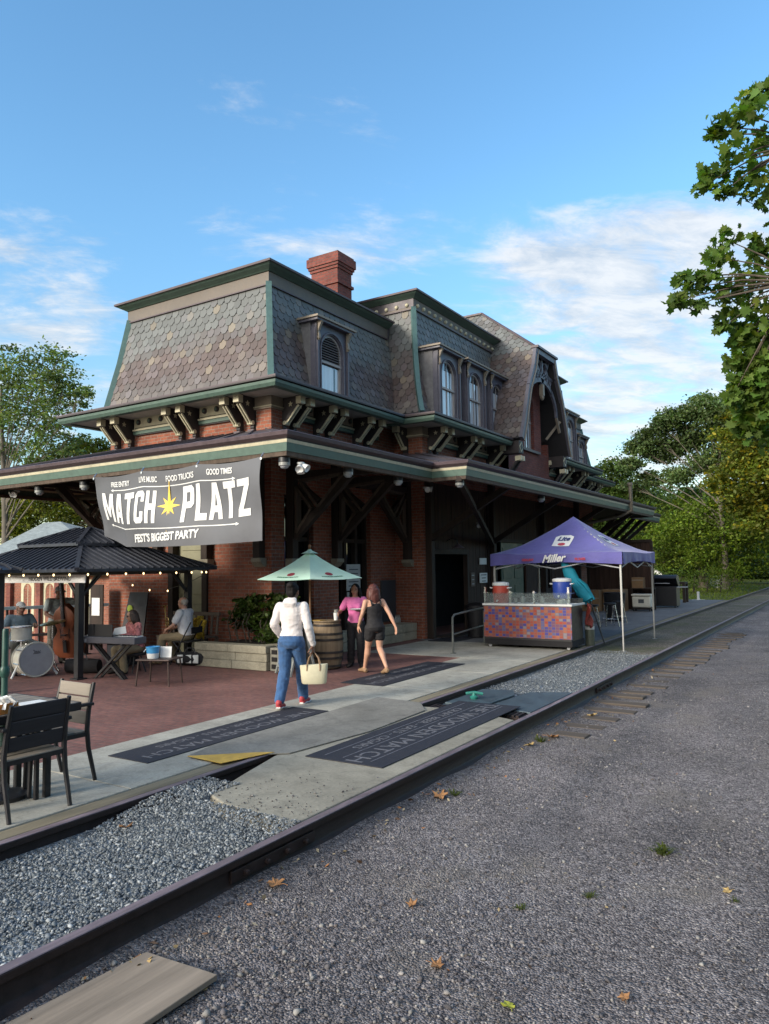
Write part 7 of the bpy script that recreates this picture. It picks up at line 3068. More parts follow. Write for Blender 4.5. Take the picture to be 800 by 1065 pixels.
# small clutter on the counter
def counter_item(x, y, kind, label, cat):
    mb = MB()
    if kind == 'cup':
        mb.lathe([(.028, 0), (.038, .11), (.036, .11), (.026, .006)], (x, y, .9455), 16)
    elif kind == 'jar':
        mb.lathe([(.045, 0), (.05, .02), (.05, .10), (.035, .13), (.035, .15)], (x, y, .9455), 16)
    else:
        mb.loft([((x, y, .9455), (.12, 0, 0), (0, .09, 0)), ((x, y, 1.0), (.11, 0, 0), (0, .08, 0)), ((x + .01, y, 1.04), (.05, 0, 0), (0, .04, 0))], 14)
    tag(rebase(mb.build({'cup': 'cup', 'jar': 'jar', 'bag': 'plastic_bag'}[kind], m_lampw, smooth=True)), label, cat)
counter_item(-6.30, 15.35, 'cup', 'pale cup on the bar counter beside the orange cooler', 'cup')
counter_item(-6.16, 15.42, 'jar', 'pale jar on the bar counter left of the middle upright', 'jar')
counter_item(-5.30, 15.42, 'bag', 'clear plastic bag of ice lying on the bar counter at its right end', 'bag')
counter_item(-5.72, 15.40, 'jar', 'pale jar on the bar counter right of the middle upright', 'jar')
# teal closed cloth umbrella leaning in the tent
t = thing('closed_umbrella', (-5.55, 16.45, 0), 'closed teal umbrella leaning behind the bar cart', 'umbrella')
m_tealc = M('teal_cloth_mat', (.015, .27, .38), .75, .15, 6, .15)
mb = MB()
p0, p1 = Vector((.52, .1, .95)), Vector((-.05, .0, 1.85))
rings = []
dd = (p1 - p0).normalized()
a_ = dd.cross(Vector((0, 1, 0))).normalized()
b_ = Vector((0, 1, 0))
for k, r in ((0, .04), (.04, .13), (.25, .15), (.5, .13), (.75, .13), (.95, .08), (1.0, .03)):
    rings.append((p0.lerp(p1, k) + Vector((.0, 0, -.06 * math.sin(math.pi * k))), a_ * r * (1 + .15 * math.sin(k * 11)), b_ * r * .8))
mb.loft(rings, 14)
for k in range(4):
    mb.loft([(p0 + a_ * (-.1 + .07 * k) - dd * .02, a_ * .02, b_ * .05), (p0 + a_ * (-.12 + .08 * k) - dd * (-.35), a_ * .035, b_ * .12), (p0 + dd * .7, a_ * .04, b_ * .06)], 8)
mb.build('canopy', m_tealc, t, smooth=True)
mb = MB()
mb.tube([(.80, .15, .0), p0, p1, p1 + dd * .12], .016, 8)
mb.build('pole', m_black, t)
# gas cylinder, red hose bag
t = thing('gas_cylinder', (-4.98, 16.28, 0), 'green grey gas cylinder standing at the right end of the bar cart', 'gas cylinder')
m_cyl = M('cylinder_mat', (.13, .145, .115), .45, .2, 7, .3, metal=.3)
mb = MB()
mb.lathe([(.095, 0), (.10, .02), (.10, .42), (.085, .50), (.04, .54)], (0, 0, 0), 20)
mb.build('tank', m_cyl, t, smooth=True)
mb = MB()
mb.lathe([(.101, .35), (.101, .42)], (0, 0, 0), 20)
mb.lathe([(.03, .54), (.03, .60)], (0, 0, 0), 12)
mb.tube([(-.05, 0, .58), (.07, 0, .58)], .014, 6)
mb.build('valve', m_white, t, smooth=True)
mb = MB()
rng = np.random.default_rng(31)
for k in range(5):
    pts = [(-4.93 + .05 * math.sin(k + i * .9), 16.02 + .04 * k, .92 - i * .075 - .02 * k) for i in range(7)]
    mb.tube(pts, .022, 6)
tag(rebase(mb.build('red_hoses', M('red_hose_mat', (.22, .035, .025), .55, .2, 9, .2), smooth=True)), 'bundle of red hoses hanging at the right end of the bar cart', 'hoses')

# ---- purple tent
TX0, TX1, TY0, TY1 = -7.28, -4.22, 16.28, 19.32
ZT, ZP, ZV = 2.04, 2.93, 1.76
t = thing('canopy_tent', ((TX0 + TX1) / 2, (TY0 + TY1) / 2, -.1), 'purple pop up canopy tent with white printed logos over the bar cart', 'tent', world=True)
m_purple = M('purple_cloth_mat', (0.105, 0.098, 0.32), .7, .12, 3.2, .2, sheen=.2, bmp=.03, bscale=3.5)
m_tred = M('red_logo_mat', (.42, .05, .08), .7, .1, 9, .1)
cx_, cy_ = (TX0 + TX1) / 2, (TY0 + TY1) / 2
hx_ = (TX1 - TX0) / 2
def tent_pt(a, b, lift=0):
    """a, b in -1..1 across the roof"""
    d = max(abs(a), abs(b))
    z = ZT + (ZP - ZT) * (1 - d) ** 1.45
    side = min(abs(a), abs(b)) / max(d, 1e-6)
    z -= .05 * d * (1 - side ** 2) * (1 if d < .97 else 0.6)
    z += .012 * math.sin(a * 9 + b * 4) * d
    return Vector((cx_ + a * hx_, cy_ + b * hx_, z + lift))
mb = MB()
n = 28
def sgnpow(k):
    return k
vs = [tent_pt(-1 + 2 * i / n, -1 + 2 * j / n) for j in range(n + 1) for i in range(n + 1)]
fs = [(j * (n + 1) + i, j * (n + 1) + i + 1, (j + 1) * (n + 1) + i + 1, (j + 1) * (n + 1) + i) for j in range(n) for i in range(n)]
mb.add(vs, fs)
mb.build('roof_cloth', m_purple, t, smooth=True, fix=False)
for (ax_, ay_, bx_, by_) in ((-1, -1, 1, -1), (1, -1, 1, 1), (1, 1, -1, 1), (-1, 1, -1, -1)):
    mb = MB()
    m_ = 32
    vs = []
    nx, ny = (by_ - ay_) / 2, -(bx_ - ax_) / 2
    for j in range(5):
        for i in range(m_ + 1):
            k = i / m_
            p = tent_pt(ax_ + (bx_ - ax_) * k, ay_ + (by_ - ay_) * k)
            zb = ZV + .06 * math.sin(math.pi * k)
            f = j / 4
            w_ = (.02 * math.sin(k * 40) + .018 * math.sin(k * 17 + 1)) * f + .01
            vs.append((p.x + nx * w_, p.y + ny * w_, p.z + (zb - p.z) * f))
    fs = [(j * (m_ + 1) + i, (j + 1) * (m_ + 1) + i, (j + 1) * (m_ + 1) + i + 1, j * (m_ + 1) + i + 1) for j in range(4) for i in range(m_)]
    mb.add(vs, fs)
    mb.build('valance', m_purple, t, smooth=True, fix=False)
for (x, y, zb) in ((TX0 + .06, TY0 + .06, 0), (TX1 - .06, TY0 + .06, -.10), (TX1 - .06, TY1 - .06, -.10), (TX0 + .06, TY1 - .06, 0)):
    mb = MB()
    mb.box(x - .014, x + .014, y - .014, y + .014, zb + .005, ZT - .04)
    mb.box(x - .0185, x + .0185, y - .0185, y + .0185, .62, ZT - .1)
    mb.box(x - .05, x + .05, y - .05, y + .05, zb, zb + .006)
    mb.build('leg', M(name_safe('tent_leg_mat'), (.36, .36, .35), .4, .1, 9, .25, metal=.3), t)
fr = MB()
cs = [(TX0 + .06, TY0 + .06), (TX1 - .06, TY0 + .06), (TX1 - .06, TY1 - .06), (TX0 + .06, TY1 - .06)]
for i in range(4):
    p, q = Vector((*cs[i], 0)), Vector((*cs[(i + 1) % 4], 0))
    for k in range(2):
        a, b = p.lerp(q, k / 2), p.lerp(q, (k + 1) / 2)
        fr.bar(a + Vector((0, 0, 1.68)), b + Vector((0, 0, 1.95)), .02, .025)
        fr.bar(a + Vector((0, 0, 1.95)), b + Vector((0, 0, 1.68)), .02, .025)
for c in cs:
    fr.bar((*c, 1.92), (cx_, cy_, 2.82), .022, .022)
fr.build('frame', m_head, t)
# printed marks: a white label shape with letters on the slopes, script on the valances
wm, rm, bm2 = MB(), MB(), MB()
def slope_fn(x, y, c):
    b = -(.52) + y / hx_
    return tent_pt(x / hx_, min(-.05, b) if False else b, .012 + c)
shape = [(-.21, -.23), (.20, -.23), (.22, .02), (.22, .13), (.12, .19), (-.12, .19), (-.22, .13)]
def patch_on(mbx, poly, fn, lift):
    # a fan of small faces that follows the cloth
    c = (sum(p[0] for p in poly) / len(poly), sum(p[1] for p in poly) / len(poly))
    k = 5
    P = []
    for i in range(len(poly)):
        p, q = poly[i], poly[(i + 1) % len(poly)]
        for r in range(k):
            for s_ in range(4):
                def pt(u_, v_):
                    e = (p[0] + (q[0] - p[0]) * v_, p[1] + (q[1] - p[1]) * v_)
                    return fn(c[0] + (e[0] - c[0]) * u_, c[1] + (e[1] - c[1]) * u_, lift)
                mbx.quad(pt(r / k + 1e-4, s_ / 4), pt(r / k + 1e-4, (s_ + 1) / 4), pt((r + 1) / k, (s_ + 1) / 4), pt((r + 1) / k, s_ / 4))
def right_fn(x, y, c):
    return tent_pt(.52 - y / hx_, x / hx_, .012 + c)
for fn in (slope_fn, right_fn):
    patch_on(wm, shape, fn, 0)
    vs, fs = text_mesh('Lite', .20, .0015, .008, .95, .2)
    bm2.add([fn(x - .0, y + .05, c + .006) for x, y, c in vs], fs)
    patch_on(rm, [(.09 * math.cos(q * math.pi / 6), -.15 + .06 * math.sin(q * math.pi / 6)) for q in range(12)], fn, .005)
def vfn(x, y, c):
    return Vector((cx_ + x, TY0 - .038 - c, 1.905 + y))
vs, fs = text_mesh('Miller', .235, .003, .008, .95, .4)
wm.add([vfn(x, y + x * .06, c) for x, y, c in vs], fs)
vs, fs = text_mesh('GENUINE', .075, .002, .003, .9)
rm.add([vfn(x - .60, y - .02, c) for x, y, c in vs], fs)
vs, fs = text_mesh('PILSNER', .075, .002, .003, .9)
rm.add([vfn(x + .62, y - .02, c) for x, y, c in vs], fs)
wm.build('white_print', m_white, t, fix=False)
rm.build('red_print', m_tred, t, fix=False)
bm2.build('lettering', M('navy_print_mat', (.04, .05, .16), .7, .1, 9, .1), t, fix=False)

# ---- clutter on the deck behind the tent
def stool(x, y, rz, label):
    t = thing('bar_stool', (x, y, 0), label, 'stool', 'metal framed stools behind the tent', rz)
    mb = MB()
    mb.lathe([(.16, .60), (.18, .62), (.18, .65), (.15, .66)], (0, 0, 0), 18)
    mb.build('seat', m_black, t, smooth=True)
    for a, b in ((-1, -1), (1, -1), (1, 1), (-1, 1)):
        l = MB()
        l.tube([(a * .11, b * .11, .60), (a * .19, b * .19, 0)], .012, 6)
        l.build('leg', m_chrome, t)
    l = MB()
    l.tube([(.165 * (1 if k in (0, 1, 4) else -1), .165 * (1 if k in (1, 2) else -1), .2) for k in range(5)], .009, 6)
    l.build('foot_ring', m_chrome, t)
    return t
stool(-6.15, 20.4, .2, 'metal framed stool nearest the red hoses behind the tent')
stool(-5.95, 21.4, .6, 'middle metal framed stool behind the tent')
stool(-6.0, 22.5, .1, 'metal framed stool closest to the black bin on the deck')
t = thing('trash_bin', (-6.35, 23.4, 0), 'tall black bin on the deck seen beside the tent leg', 'bin')
mb = MB()
mb.loft([((0, 0, .02), (.26, 0, 0), (0, .26, 0)), ((0, 0, .80), (.33, 0, 0), (0, .33, 0)), ((0, 0, .84), (.35, 0, 0), (0, .35, 0))], 18)
mb.build('body', m_black, t, smooth=True)
mb = MB()
mb.lathe([(.31, .842), (.31, .86), (.33, .87), (.30, .875)], (0, 0, 0), 18)
mb.build('rim', m_black, t)
m_card = M('cardboard_mat', (.22, .135, .07), .85, .15, 6, .25)
def carton(x0, x1, y0, y1, z0, z1, label):
    t = thing('cardboard_box', ((x0 + x1) / 2, (y0 + y1) / 2, z0), label, 'box', 'cartons by the far screen', world=True)
    mb = MB()
    mb.box(x0, x1, y0, y1, z0, z1)
    mb.build('carton', m_card, t, bevel=.006)
    mb = MB()
    mb.box(x0 + .01, x1 - .01, y0 - .003, y0 - .0005, (z0 + z1) / 2 + .08, (z0 + z1) / 2 + .12)
    mb.box((x0 + x1) / 2 - .04, (x0 + x1) / 2 + .04, y0 + .01, y1 - .01, z1 + .0005, z1 + .003)
    mb.build('tape', m_tan, t)
carton(-8.0, -7.25, 27.9, 28.6, 0, .80, 'large brown carton standing on the deck before the screen')
carton(-8.75, -8.05, 27.6, 28.3, 0, .78, 'brown carton on the deck left of the large carton')
carton(-7.2, -6.78, 29.0, 29.35, 0.82, 1.22, 'small brown carton on a shelf above the white cooler')
t = thing('shelf_table', (-6.9, 29.1, 0), 'narrow dark table against the screen holding a small carton', 'table', world=True)
mb = MB()
mb.box(-7.25, -6.4, 28.92, 29.38, .78, .82)
mb.build('table_top', m_timber, t)
for x in (-7.2, -6.45):
    for y in (28.96, 29.34):
        l = MB()
        l.box(x - .03, x + .03, y - .03, y + .03, 0, .78)
        l.build('leg', m_timber, t)
t = thing('ice_chest', (-6.68, 28.35, 0), 'white ice chest on a low stand before the wooden screen', 'ice chest')
mb = MB()
mb.box(-.33, .33, -.2, .2, .14, .55)
mb.build('tub', m_pearl, t, bevel=.05)
mb = MB()
mb.box(-.35, .35, -.22, .22, .555, .63)
mb.build('lid', m_pearl, t, bevel=.025)
mb = MB()
mb.box(-.10, .10, -.206, -.201, .30, .44)
mb.build('latch', m_ink, t)
mb = MB()
for a in (-.28, .28):
    for b in (-.15, .15):
        mb.box(a - .02, a + .02, b - .02, b + .02, 0, .138)
mb.box(-.33, .33, -.19, .19, .10, .137)
mb.build('stand', m_black, t)
t = thing('wooden_screen', (-7.2, 29.6, 0), 'dark vertical plank screen across the deck with two small white notices', 'screen', world=True)
pw = MB()
for i in range(14):
    a = -9.0 + i * .176
    pw.box(a + .003, a + .173, 29.45 + random.uniform(-.005, .005), 29.5, 0, 2.55)
pw.build('planks', m_planks, t)
pw = MB()
for x in (-8.98, -7.75, -6.52):
    pw.box(x - .05, x + .05, 29.4, 29.449, 0, 2.6)
pw.box(-9.0, -6.5, 29.39, 29.448, 2.55, 2.66)
pw.build('frame', m_timber, t)
for k, x in enumerate((-7.62, -6.85)):
    p_ = MB()
    p_.box(x - .14, x + .14, 29.425, 29.44, 1.9, 2.22)
    p_.build('notice_paper', m_paper, t)
t = thing('barbecue_grill', (-6.45, 31.0, 0), 'black barrel grill with raised lid on the far deck', 'grill')
mb = MB()
mb.box(-.52, .52, -.34, .34, .06, .82)
mb.build('cabinet', m_black, t, bevel=.02)
mb = MB()
n = 12
pts = [(.36 * math.cos(math.pi * k / n), .36 * math.sin(math.pi * k / n)) for k in range(n + 1)]
Rg = Matrix.Rotation(R(-38), 3, 'X')
for sx in (-.5,):
    vs = []
    for x in (-.5, .5):
        for a, b in pts:
            v_ = Rg @ Vector((0, a, b))
            vs.append((x, v_.y + .1, v_.z + .92))
    fs = [(i, i + 1, n + 2 + i, n + 1 + i) for i in range(n)] + [tuple(range(n, -1, -1)), tuple(n + 1 + i for i in range(n + 1)), (0, n + 1, 2 * n + 1, n)]
    mb.add(vs, fs)
mb.build('lid', m_black, t, smooth=True)
mb = MB()
mb.tube([(-.3, -.42, .95), (.3, -.42, .95)], .015, 8)
mb.box(.53, .85, -.25, .25, .78, .81)
mb.build('side_shelf', m_head, t)
for a in (-.44, .44):
    for b in (-.26, .26):
        l = MB()
        l.lathe([(.045, -.02), (.045, .02)], (a, b, .045), 12, Matrix.Rotation(R(90), 3, 'Y'))
        l.build('wheel', m_black, t)
t = thing('work_table', (-6.75, 35.0, 0), 'dark wooden table at the far end of the deck', 'table')
mb = MB()
mb.box(-.42, .42, -.35, .35, .80, .90)
mb.build('table_top', m_timber, t, bevel=.01)
for a, b in ((-1, -1), (1, -1), (1, 1), (-1, 1)):
    l = MB()
    l.box(a * .36 - .06, a * .36 + .06, b * .29 - .06, b * .29 + .06, 0, .80)
    l.build('leg', m_timber, t)
# white van glimpsed past the screen
t = thing('parked_van', (-13.2, 52.0, -.15), 'white parked van half hidden behind the grill and the hedge', 'van', rz=R(20))
mb = MB()
mb.add([(-2.3, -.95, .35), (2.3, -.95, .35), (2.3, .95, .35), (-2.3, .95, .35), (-2.3, -.95, 1.15), (2.35, -.95, 1.05), (2.35, .95, 1.05), (-2.3, .95, 1.15), (-2.2, -.82, 1.95), (1.0, -.82, 1.95), (1.0, .82, 1.95), (-2.2, .82, 1.95)],
       [(0, 3, 2, 1), (0, 1, 5, 4), (1, 2, 6, 5), (2, 3, 7, 6), (3, 0, 4, 7), (4, 5, 9, 8), (5, 6, 10, 9), (6, 7, 11, 10), (7, 4, 8, 11), (8, 9, 10, 11)])
mb.build('body', m_white, t, bevel=.08)
mb = MB()
for s in (-1, 1):
    for x0, x1 in ((-1.9, -.7), (-.5, .6)):
        mb.prism([(x0, 1.22), (x1 + .25, 1.2), (x1, 1.8), (x0, 1.82)], (0, s * .93 + (0.0 if s < 0 else -.03), 0), (1, 0, 0), (0, 0, 1), -.03)
mb.build('side_window', m_darkglass, t)
for x in (-1.4, 1.45):
    for s in (-1, 1):
        l = MB()
        l.lathe([(.33, -.1), (.35, -.06), (.35, .06), (.33, .1)], (x, s * .85, .35), 18, Matrix.Rotation(R(90), 3, 'X'))
        l.build('wheel', m_black, t, smooth=True)
# lamp post and small white posts on the lawn
t = thing('lamp_post', (-7.45, 56, land_z(-7.45, 56)), 'white lamp post with a round head on the far lawn', 'lamp post')
mb = MB()
mb.tube([(0, 0, 0), (0, 0, .5), (0, 0, 2.25)], [.13, .09, .075], 12)
mb.lathe([(.17, 0), (.17, .12), (.11, .2)], (0, 0, 0), 14)
mb.build('post', m_pearl, t, smooth=True)
mb = MB()
mb.lathe([(.08, 2.25), (.16, 2.32), (.18, 2.55), (.14, 2.7), (.05, 2.78)], (0, 0, 0), 14)
mb.build('lamp_head', m_pearl, t, smooth=True)
t = thing('lawn_ornament', (-8.25, 57, land_z(-8.25, 57)), 'white painted spoked ring leaning on the lawn left of the lamp post', 'ornament')
mb = MB()
mb.tube([(.42 * math.cos(k * math.pi / 10), .1 * math.sin(k * math.pi / 10), .45 + .42 * math.sin(k * math.pi / 10)) for k in range(21)], .06, 6)
mb.build('rim', m_pearl, t)
mb = MB()
for k in range(4):
    a = k * math.pi / 4
    mb.tube([(.4 * math.cos(a), .1 * math.sin(a), .45 + .4 * math.sin(a)), (-.4 * math.cos(a), -.1 * math.sin(a), .45 - .4 * math.sin(a))], .03, 5)
mb.build('spokes', m_pearl, t)
t = thing('garden_statue', (-9.3, 68, land_z(-9.3, 68)), 'small white garden figure on the far lawn between dark trunks', 'statue')
mb = MB()
mb.box(-.25, .25, -.25, .25, 0, .35)
mb.build('pedestal', m_pearl, t, bevel=.03)
mb = MB()
mb.loft([((0, 0, .35), (.18, 0, 0), (0, .16, 0)), ((0, 0, .7), (.15, 0, 0), (0, .13, 0)), ((.02, 0, 1.0), (.19, 0, 0), (0, .13, 0)), ((.02, 0, 1.12), (.07, 0, 0), (0, .07, 0)), ((.02, 0, 1.22), (.10, 0, 0), (0, .10, 0)), ((.02, 0, 1.36), (.04, 0, 0), (0, .04, 0))], 12)
mb.build('figure', m_pearl, t, smooth=True)
t = thing('marker_post', (-6.3, 37.6, -.05), 'short white marker on a cross foot at the end of the deck', 'marker')
mb = MB()
mb.box(-.05, .05, -.05, .05, .05, .42)
mb.build('post', m_white, t)
mb = MB()
mb.box(-.28, .28, -.05, .05, 0, .05)
mb.box(-.05, .05, -.28, -.051, 0, .05)
mb.box(-.05, .05, .051, .28, 0, .05)
mb.build('foot', m_white, t)
# ------------------------------------------------------------------ people
def remesh(mb, name, mats, voxel, smooth_it=4, parent=None, fold=0):
    o = mb.build(name + '_temp', mats[0], fix=False)
    r = o.modifiers.new('Remesh', 'REMESH')
    r.mode, r.voxel_size = 'VOXEL', voxel
    s = o.modifiers.new('Smooth', 'SMOOTH')
    s.iterations, s.factor = smooth_it, .5
    dg = bpy.context.evaluated_depsgraph_get()
    me = bpy.data.meshes.new_from_object(o.evaluated_get(dg))
    old = o.data
    bpy.data.objects.remove(o)
    bpy.data.meshes.remove(old)
    me.name = name
    if fold:
        # soft creases: long folds that run across the pull of the cloth, or strands for hair
        from mathutils import noise as _n
        cs = [(v.co.copy(), v.normal.copy()) for v in me.vertices]
        for v, (c, nn) in zip(me.vertices, cs):
            if fold < 0:
                a = math.atan2(c.y, c.x) if False else c.x * 60 + c.y * 47
                k = math.sin(a + 5 * _n.noise(c * 9)) * .5 + _n.noise(Vector((c.x * 60, c.y * 60, c.z * 6)))
                v.co = c + nn * k * -fold
            else:
                w_ = _n.noise(Vector((c.x * 5, c.y * 5, c.z * 5)))
                k = _n.noise(Vector((c.x * 7 + w_ * 2, c.y * 7, c.z * 24 + w_ * 5))) + .5 * _n.noise(Vector((c.x * 22, c.y * 22, c.z * 30)))
                v.co = c + nn * k * fold
    me.materials.clear()
    for m in mats:
        me.materials.append(m)
    me.polygons.foreach_set('use_smooth', [True] * len(me.polygons))
    me.polygons.foreach_set('material_index', [0] * len(me.polygons))
    n = bpy.data.objects.new(name, me)
    COL.objects.link(n)
    if parent is not None:
        n.parent = parent
    return n


def chain(mb, pts, rs, n=12):
    pts = [Vector(p) for p in pts]
    for (p, q), (a, b) in zip(zip(pts, pts[1:]), zip(rs, rs[1:])):
        mb.tube([p, p.lerp(q, .33), p.lerp(q, .66), q], [a, a + (b - a) * .3, a + (b - a) * .7, b], n)
    for p, r in zip(pts, rs):
        mb.ell(p, (r, r, r), n, 8)


def hand(mb, w, d, nrm, s, k, curl):
    """palm, four jointed fingers and a thumb; d: along the hand, nrm: out of the palm's face, s: thumb side, k: scale"""
    d, nrm = Vector(d).normalized(), Vector(nrm)
    nrm = (nrm - d * nrm.dot(d)).normalized()
    a = d.cross(nrm).normalized() * s
    w = Vector(w)
    mb.loft([(w, a * .024 * k, nrm * .019 * k), (w + d * .03 * k, a * .036 * k, nrm * .017 * k), (w + d * .085 * k, a * .041 * k, nrm * .015 * k), (w + d * .098 * k, a * .036 * k, nrm * .010 * k)], 12)
    for i, L in enumerate((.072, .080, .075, .058)):
        p = w + d * .082 * k + a * (.031 - .0205 * i) * k
        fd = (d + a * (.09 - .06 * i)).normalized()
        for j, f in enumerate((.45, .31, .24)):
            c = curl * (.55, 1.15, 1.55)[j]
            dd = (fd * math.cos(c) + nrm * math.sin(c)).normalized()
            q = p + dd * L * f * k
            r = (.0092 - .0009 * j) * k
            mb.tube([p, q], [r, r * .92], 8)
            mb.ell(q, (r * .93,) * 3, 8, 6)
            p = q
    p = w + d * .022 * k + a * .030 * k
    for j, (L, sp) in enumerate(((.042, .95), (.032, .55), (.026, .25))):
        dd = (d * (1 - .3 * sp) + a * sp + nrm * (.25 + curl * .3)).normalized()
        q = p + dd * L * k
        r = (.0125, .0105, .0095)[j] * k
        mb.tube([p, q], [r * 1.05, r], 8)
        mb.ell(q, (r, r, r), 8, 6)
        p = q


m_lip = M('lip_mat', (.28, .09, .075), .5, .1, 30, 0)
m_eye = M('eye_mat', (.02, .014, .012), .3, .1, 30, 0)
m_hairblack = M('black_hair_mat', (.010, .008, .008), .7, .35, 18, 0, spec=.15, stretch=(1, 1, .15), bmp=.004, bscale=40)
m_hairred = M('auburn_hair_mat', (.085, .026, .02), .5, .35, 18, 0, stretch=(1, 1, .15), bmp=.004, bscale=40)
m_hairgrey = M('grey_hair_mat', (.42, .38, .33), .6, .25, 18, 0, bmp=.003, bscale=40)
m_hairbrown = M('brown_hair_mat', (.045, .028, .02), .55, .35, 18, 0, stretch=(1, 1, .15), bmp=.004, bscale=40)
SKIN = {}


def skin(c):
    if c not in SKIN:
        SKIN[c] = M('skin_mat' if not SKIN else 'skin_mat_' + 'abcdefgh'[len(SKIN)], c, .5, .08, 20, .08, spec=.35)
    return SKIN[c]


def person(label, loc, rz, h, hip, lean, legs, arms, head=(0, 0), skc=(.42, .22, .15), fem=True, shirt=None, pants=None, hair='short', hairm=None, shoes=None, torso_turn=0):
    """local +X is forward, +Y the left hand side. legs: two of (knee, ankle, toe yaw); arms: two of (elbow, wrist, hand dir, palm normal, curl)"""
    sk = skin(skc)
    hipc = Vector(hip)
    sp = Vector((math.sin(lean), 0, math.cos(lean)))
    fw = Vector((math.cos(lean), 0, -math.sin(lean)))
    lt = Matrix.Rotation(torso_turn, 3, 'Z') @ Vector((0, 1, 0))
    fw = Matrix.Rotation(torso_turn, 3, 'Z') @ fw

    def T(z, x=0, y=0):
        return hipc + sp * (z - .53) * h + fw * x * h + lt * y * h
    shw = .100 if fem else .116
    rings = [(.480, .060, .052, -.006), (.505, .092, .070, -.010), (.535, .098 if fem else .088, .074, -.012), (.58, .086, .064, -.002), (.625, .074 if fem else .086, .056 if fem else .070, .004),
             (.68, .080 if fem else .092, .060 if fem else .072, .004), (.735, .090 if fem else .102, .070, .006), (.785, .098 if fem else .110, .062, .0), (.818, .086 if fem else .098, .048, -.006), (.842, .046, .038, -.006)]
    def torso(mb, g=0.0, z0=0, z1=1):
        rr = [(T(z, x), lt * (w * h + g), fw * (d * h + g)) for z, w, d, x in rings if z0 <= z <= z1]
        mb.loft(rr, 20)
    body = MB()
    torso(body)
    if fem:
        for s in (-1, 1):
            body.ell(T(.728, .052, s * .042), (.034 * h, .036 * h, .034 * h), 12, 8)
    neck, hc = T(.845, -.004), T(.925, .012)
    chain(body, [T(.825, -.008), T(.885, .002)], [.036 * h, .032 * h])
    # head
    k = h / 1.68
    Hm = Matrix.Rotation(head[0] + torso_turn, 3, 'Z') @ Matrix.Rotation(head[1], 3, 'Y')
    E_ = lambda c, r: body.ell(hc + Hm @ (Vector(c) * k), tuple(x * k for x in r), 16, 12, rot=Hm)
    E_((-.012, 0, .022), (.098, .077, .092))
    E_((.028, 0, -.040), (.062, .060, .074))
    E_((.056, 0, -.092), (.026, .030, .024))
    E_((.066, 0, .028), (.024, .056, .020))
    E_((.088, 0, -.018), (.017, .011, .030))
    E_((.098, 0, -.030), (.012, .015, .011))
    E_((.082, 0, -.064), (.010, .024, .006))
    E_((.080, 0, -.073), (.010, .021, .006))
    for s in (-1, 1):
        E_((-.004, s * .078, -.012), (.020, .010, .032))
        E_((.050, s * .040, -.028), (.030, .026, .026))
        E_((.074, s * .030, .004), (.011, .014, .010))
    # limbs
    sh = [T(.805, -.006, s * shw) for s in (1, -1)]
    hp = [hipc + lt * s * .050 * h - Vector((0, 0, .01)) for s in (1, -1)]
    thick = 1.0 if fem else 1.06
    feet = []
    for i, (kn, an, ty) in enumerate(legs):
        kn, an = Vector(kn), Vector(an)
        a = hp[i]
        calf = kn.lerp(an, .3) + (Matrix.Rotation(0, 3, 'Z') @ Vector((-.012, 0, 0))) * h
        chain(body, [a, a.lerp(kn, .45), kn, calf, kn.lerp(an, .7), an], [x * h * thick for x in (.054, .046, .032, .034, .023, .0195)])
        fd = Matrix.Rotation(ty, 3, 'Z') @ Vector((1, 0, 0))
        fs_ = Matrix.Rotation(ty, 3, 'Z') @ Vector((0, 1, 0))
        heel_up = max(0.0, an.z - .055 * h)
        tz = max(.016 * h, an.z - .055 * h - .05 * h * (1 if heel_up > .03 else 0))
        he = Vector((an.x, an.y, 0)) - fd * .03 * h + Vector((0, 0, .022 * h + heel_up))
        ba = Vector((an.x, an.y, 0)) + fd * .075 * h + Vector((0, 0, .018 * h + heel_up * .25))
        to = Vector((an.x, an.y, 0)) + fd * .115 * h + Vector((0, 0, .015 * h + heel_up * .12))
        foot = [(he - fd * .012 * h, fs_ * .012 * h, Vector((0, 0, .014 * h))), (he, fs_ * .020 * h, Vector((0, 0, .021 * h))), (he.lerp(ba, .5) + Vector((0, 0, .010 * h)), fs_ * .024 * h, Vector((0, 0, .024 * h))), (ba, fs_ * .027 * h, Vector((0, 0, .016 * h))), (to, fs_ * .018 * h, Vector((0, 0, .010 * h))), (to + fd * .008 * h, fs_ * .008 * h, Vector((0, 0, .006 * h)))]
        body.loft(foot, 14)
        feet.append((foot, an, he))
    for i, (el, wr, hd, pn, cu) in enumerate(arms):
        el, wr = Vector(el), Vector(wr)
        a = sh[i]
        chain(body, [T(.80, -.004, (1 if i == 0 else -1) * shw * .6), a, a.lerp(el, .5), el, el.lerp(wr, .35), wr], [x * h * thick for x in (.030, .0295, .0265, .0215, .0225, .0150)])
        hand(body, wr, hd, pn, 1 if i == 0 else -1, k * .98, cu)
    P = remesh(body, 'person', [sk, m_lip, m_eye, hairm or m_hairbrown], .0068, 3)
    # face colours by place on the head
    inv = Hm.transposed()
    me = P.data
    for p in me.polygons:
        c = p.center - hc
        if abs(c.z) < .16 and c.length < .17:
            q = (inv @ c) / k
            if q.x > .055 and abs(q.y) < .034 and -.081 < q.z < -.056 and q.x > .076:
                p.material_index = 1
            elif q.x > .06 and (abs(abs(q.y) - .030) / .013) ** 2 + ((q.z - .003) / .0075) ** 2 < 1:
                p.material_index = 2
            elif q.x > .055 and .014 < abs(q.y) < .050 and abs(q.z - .024 - .004 * (1 - abs(q.y) / .03)) < .005:
                p.material_index = 3
    P.location = loc
    P.rotation_euler = (0, 0, rz)
    tag(P, label, 'person')
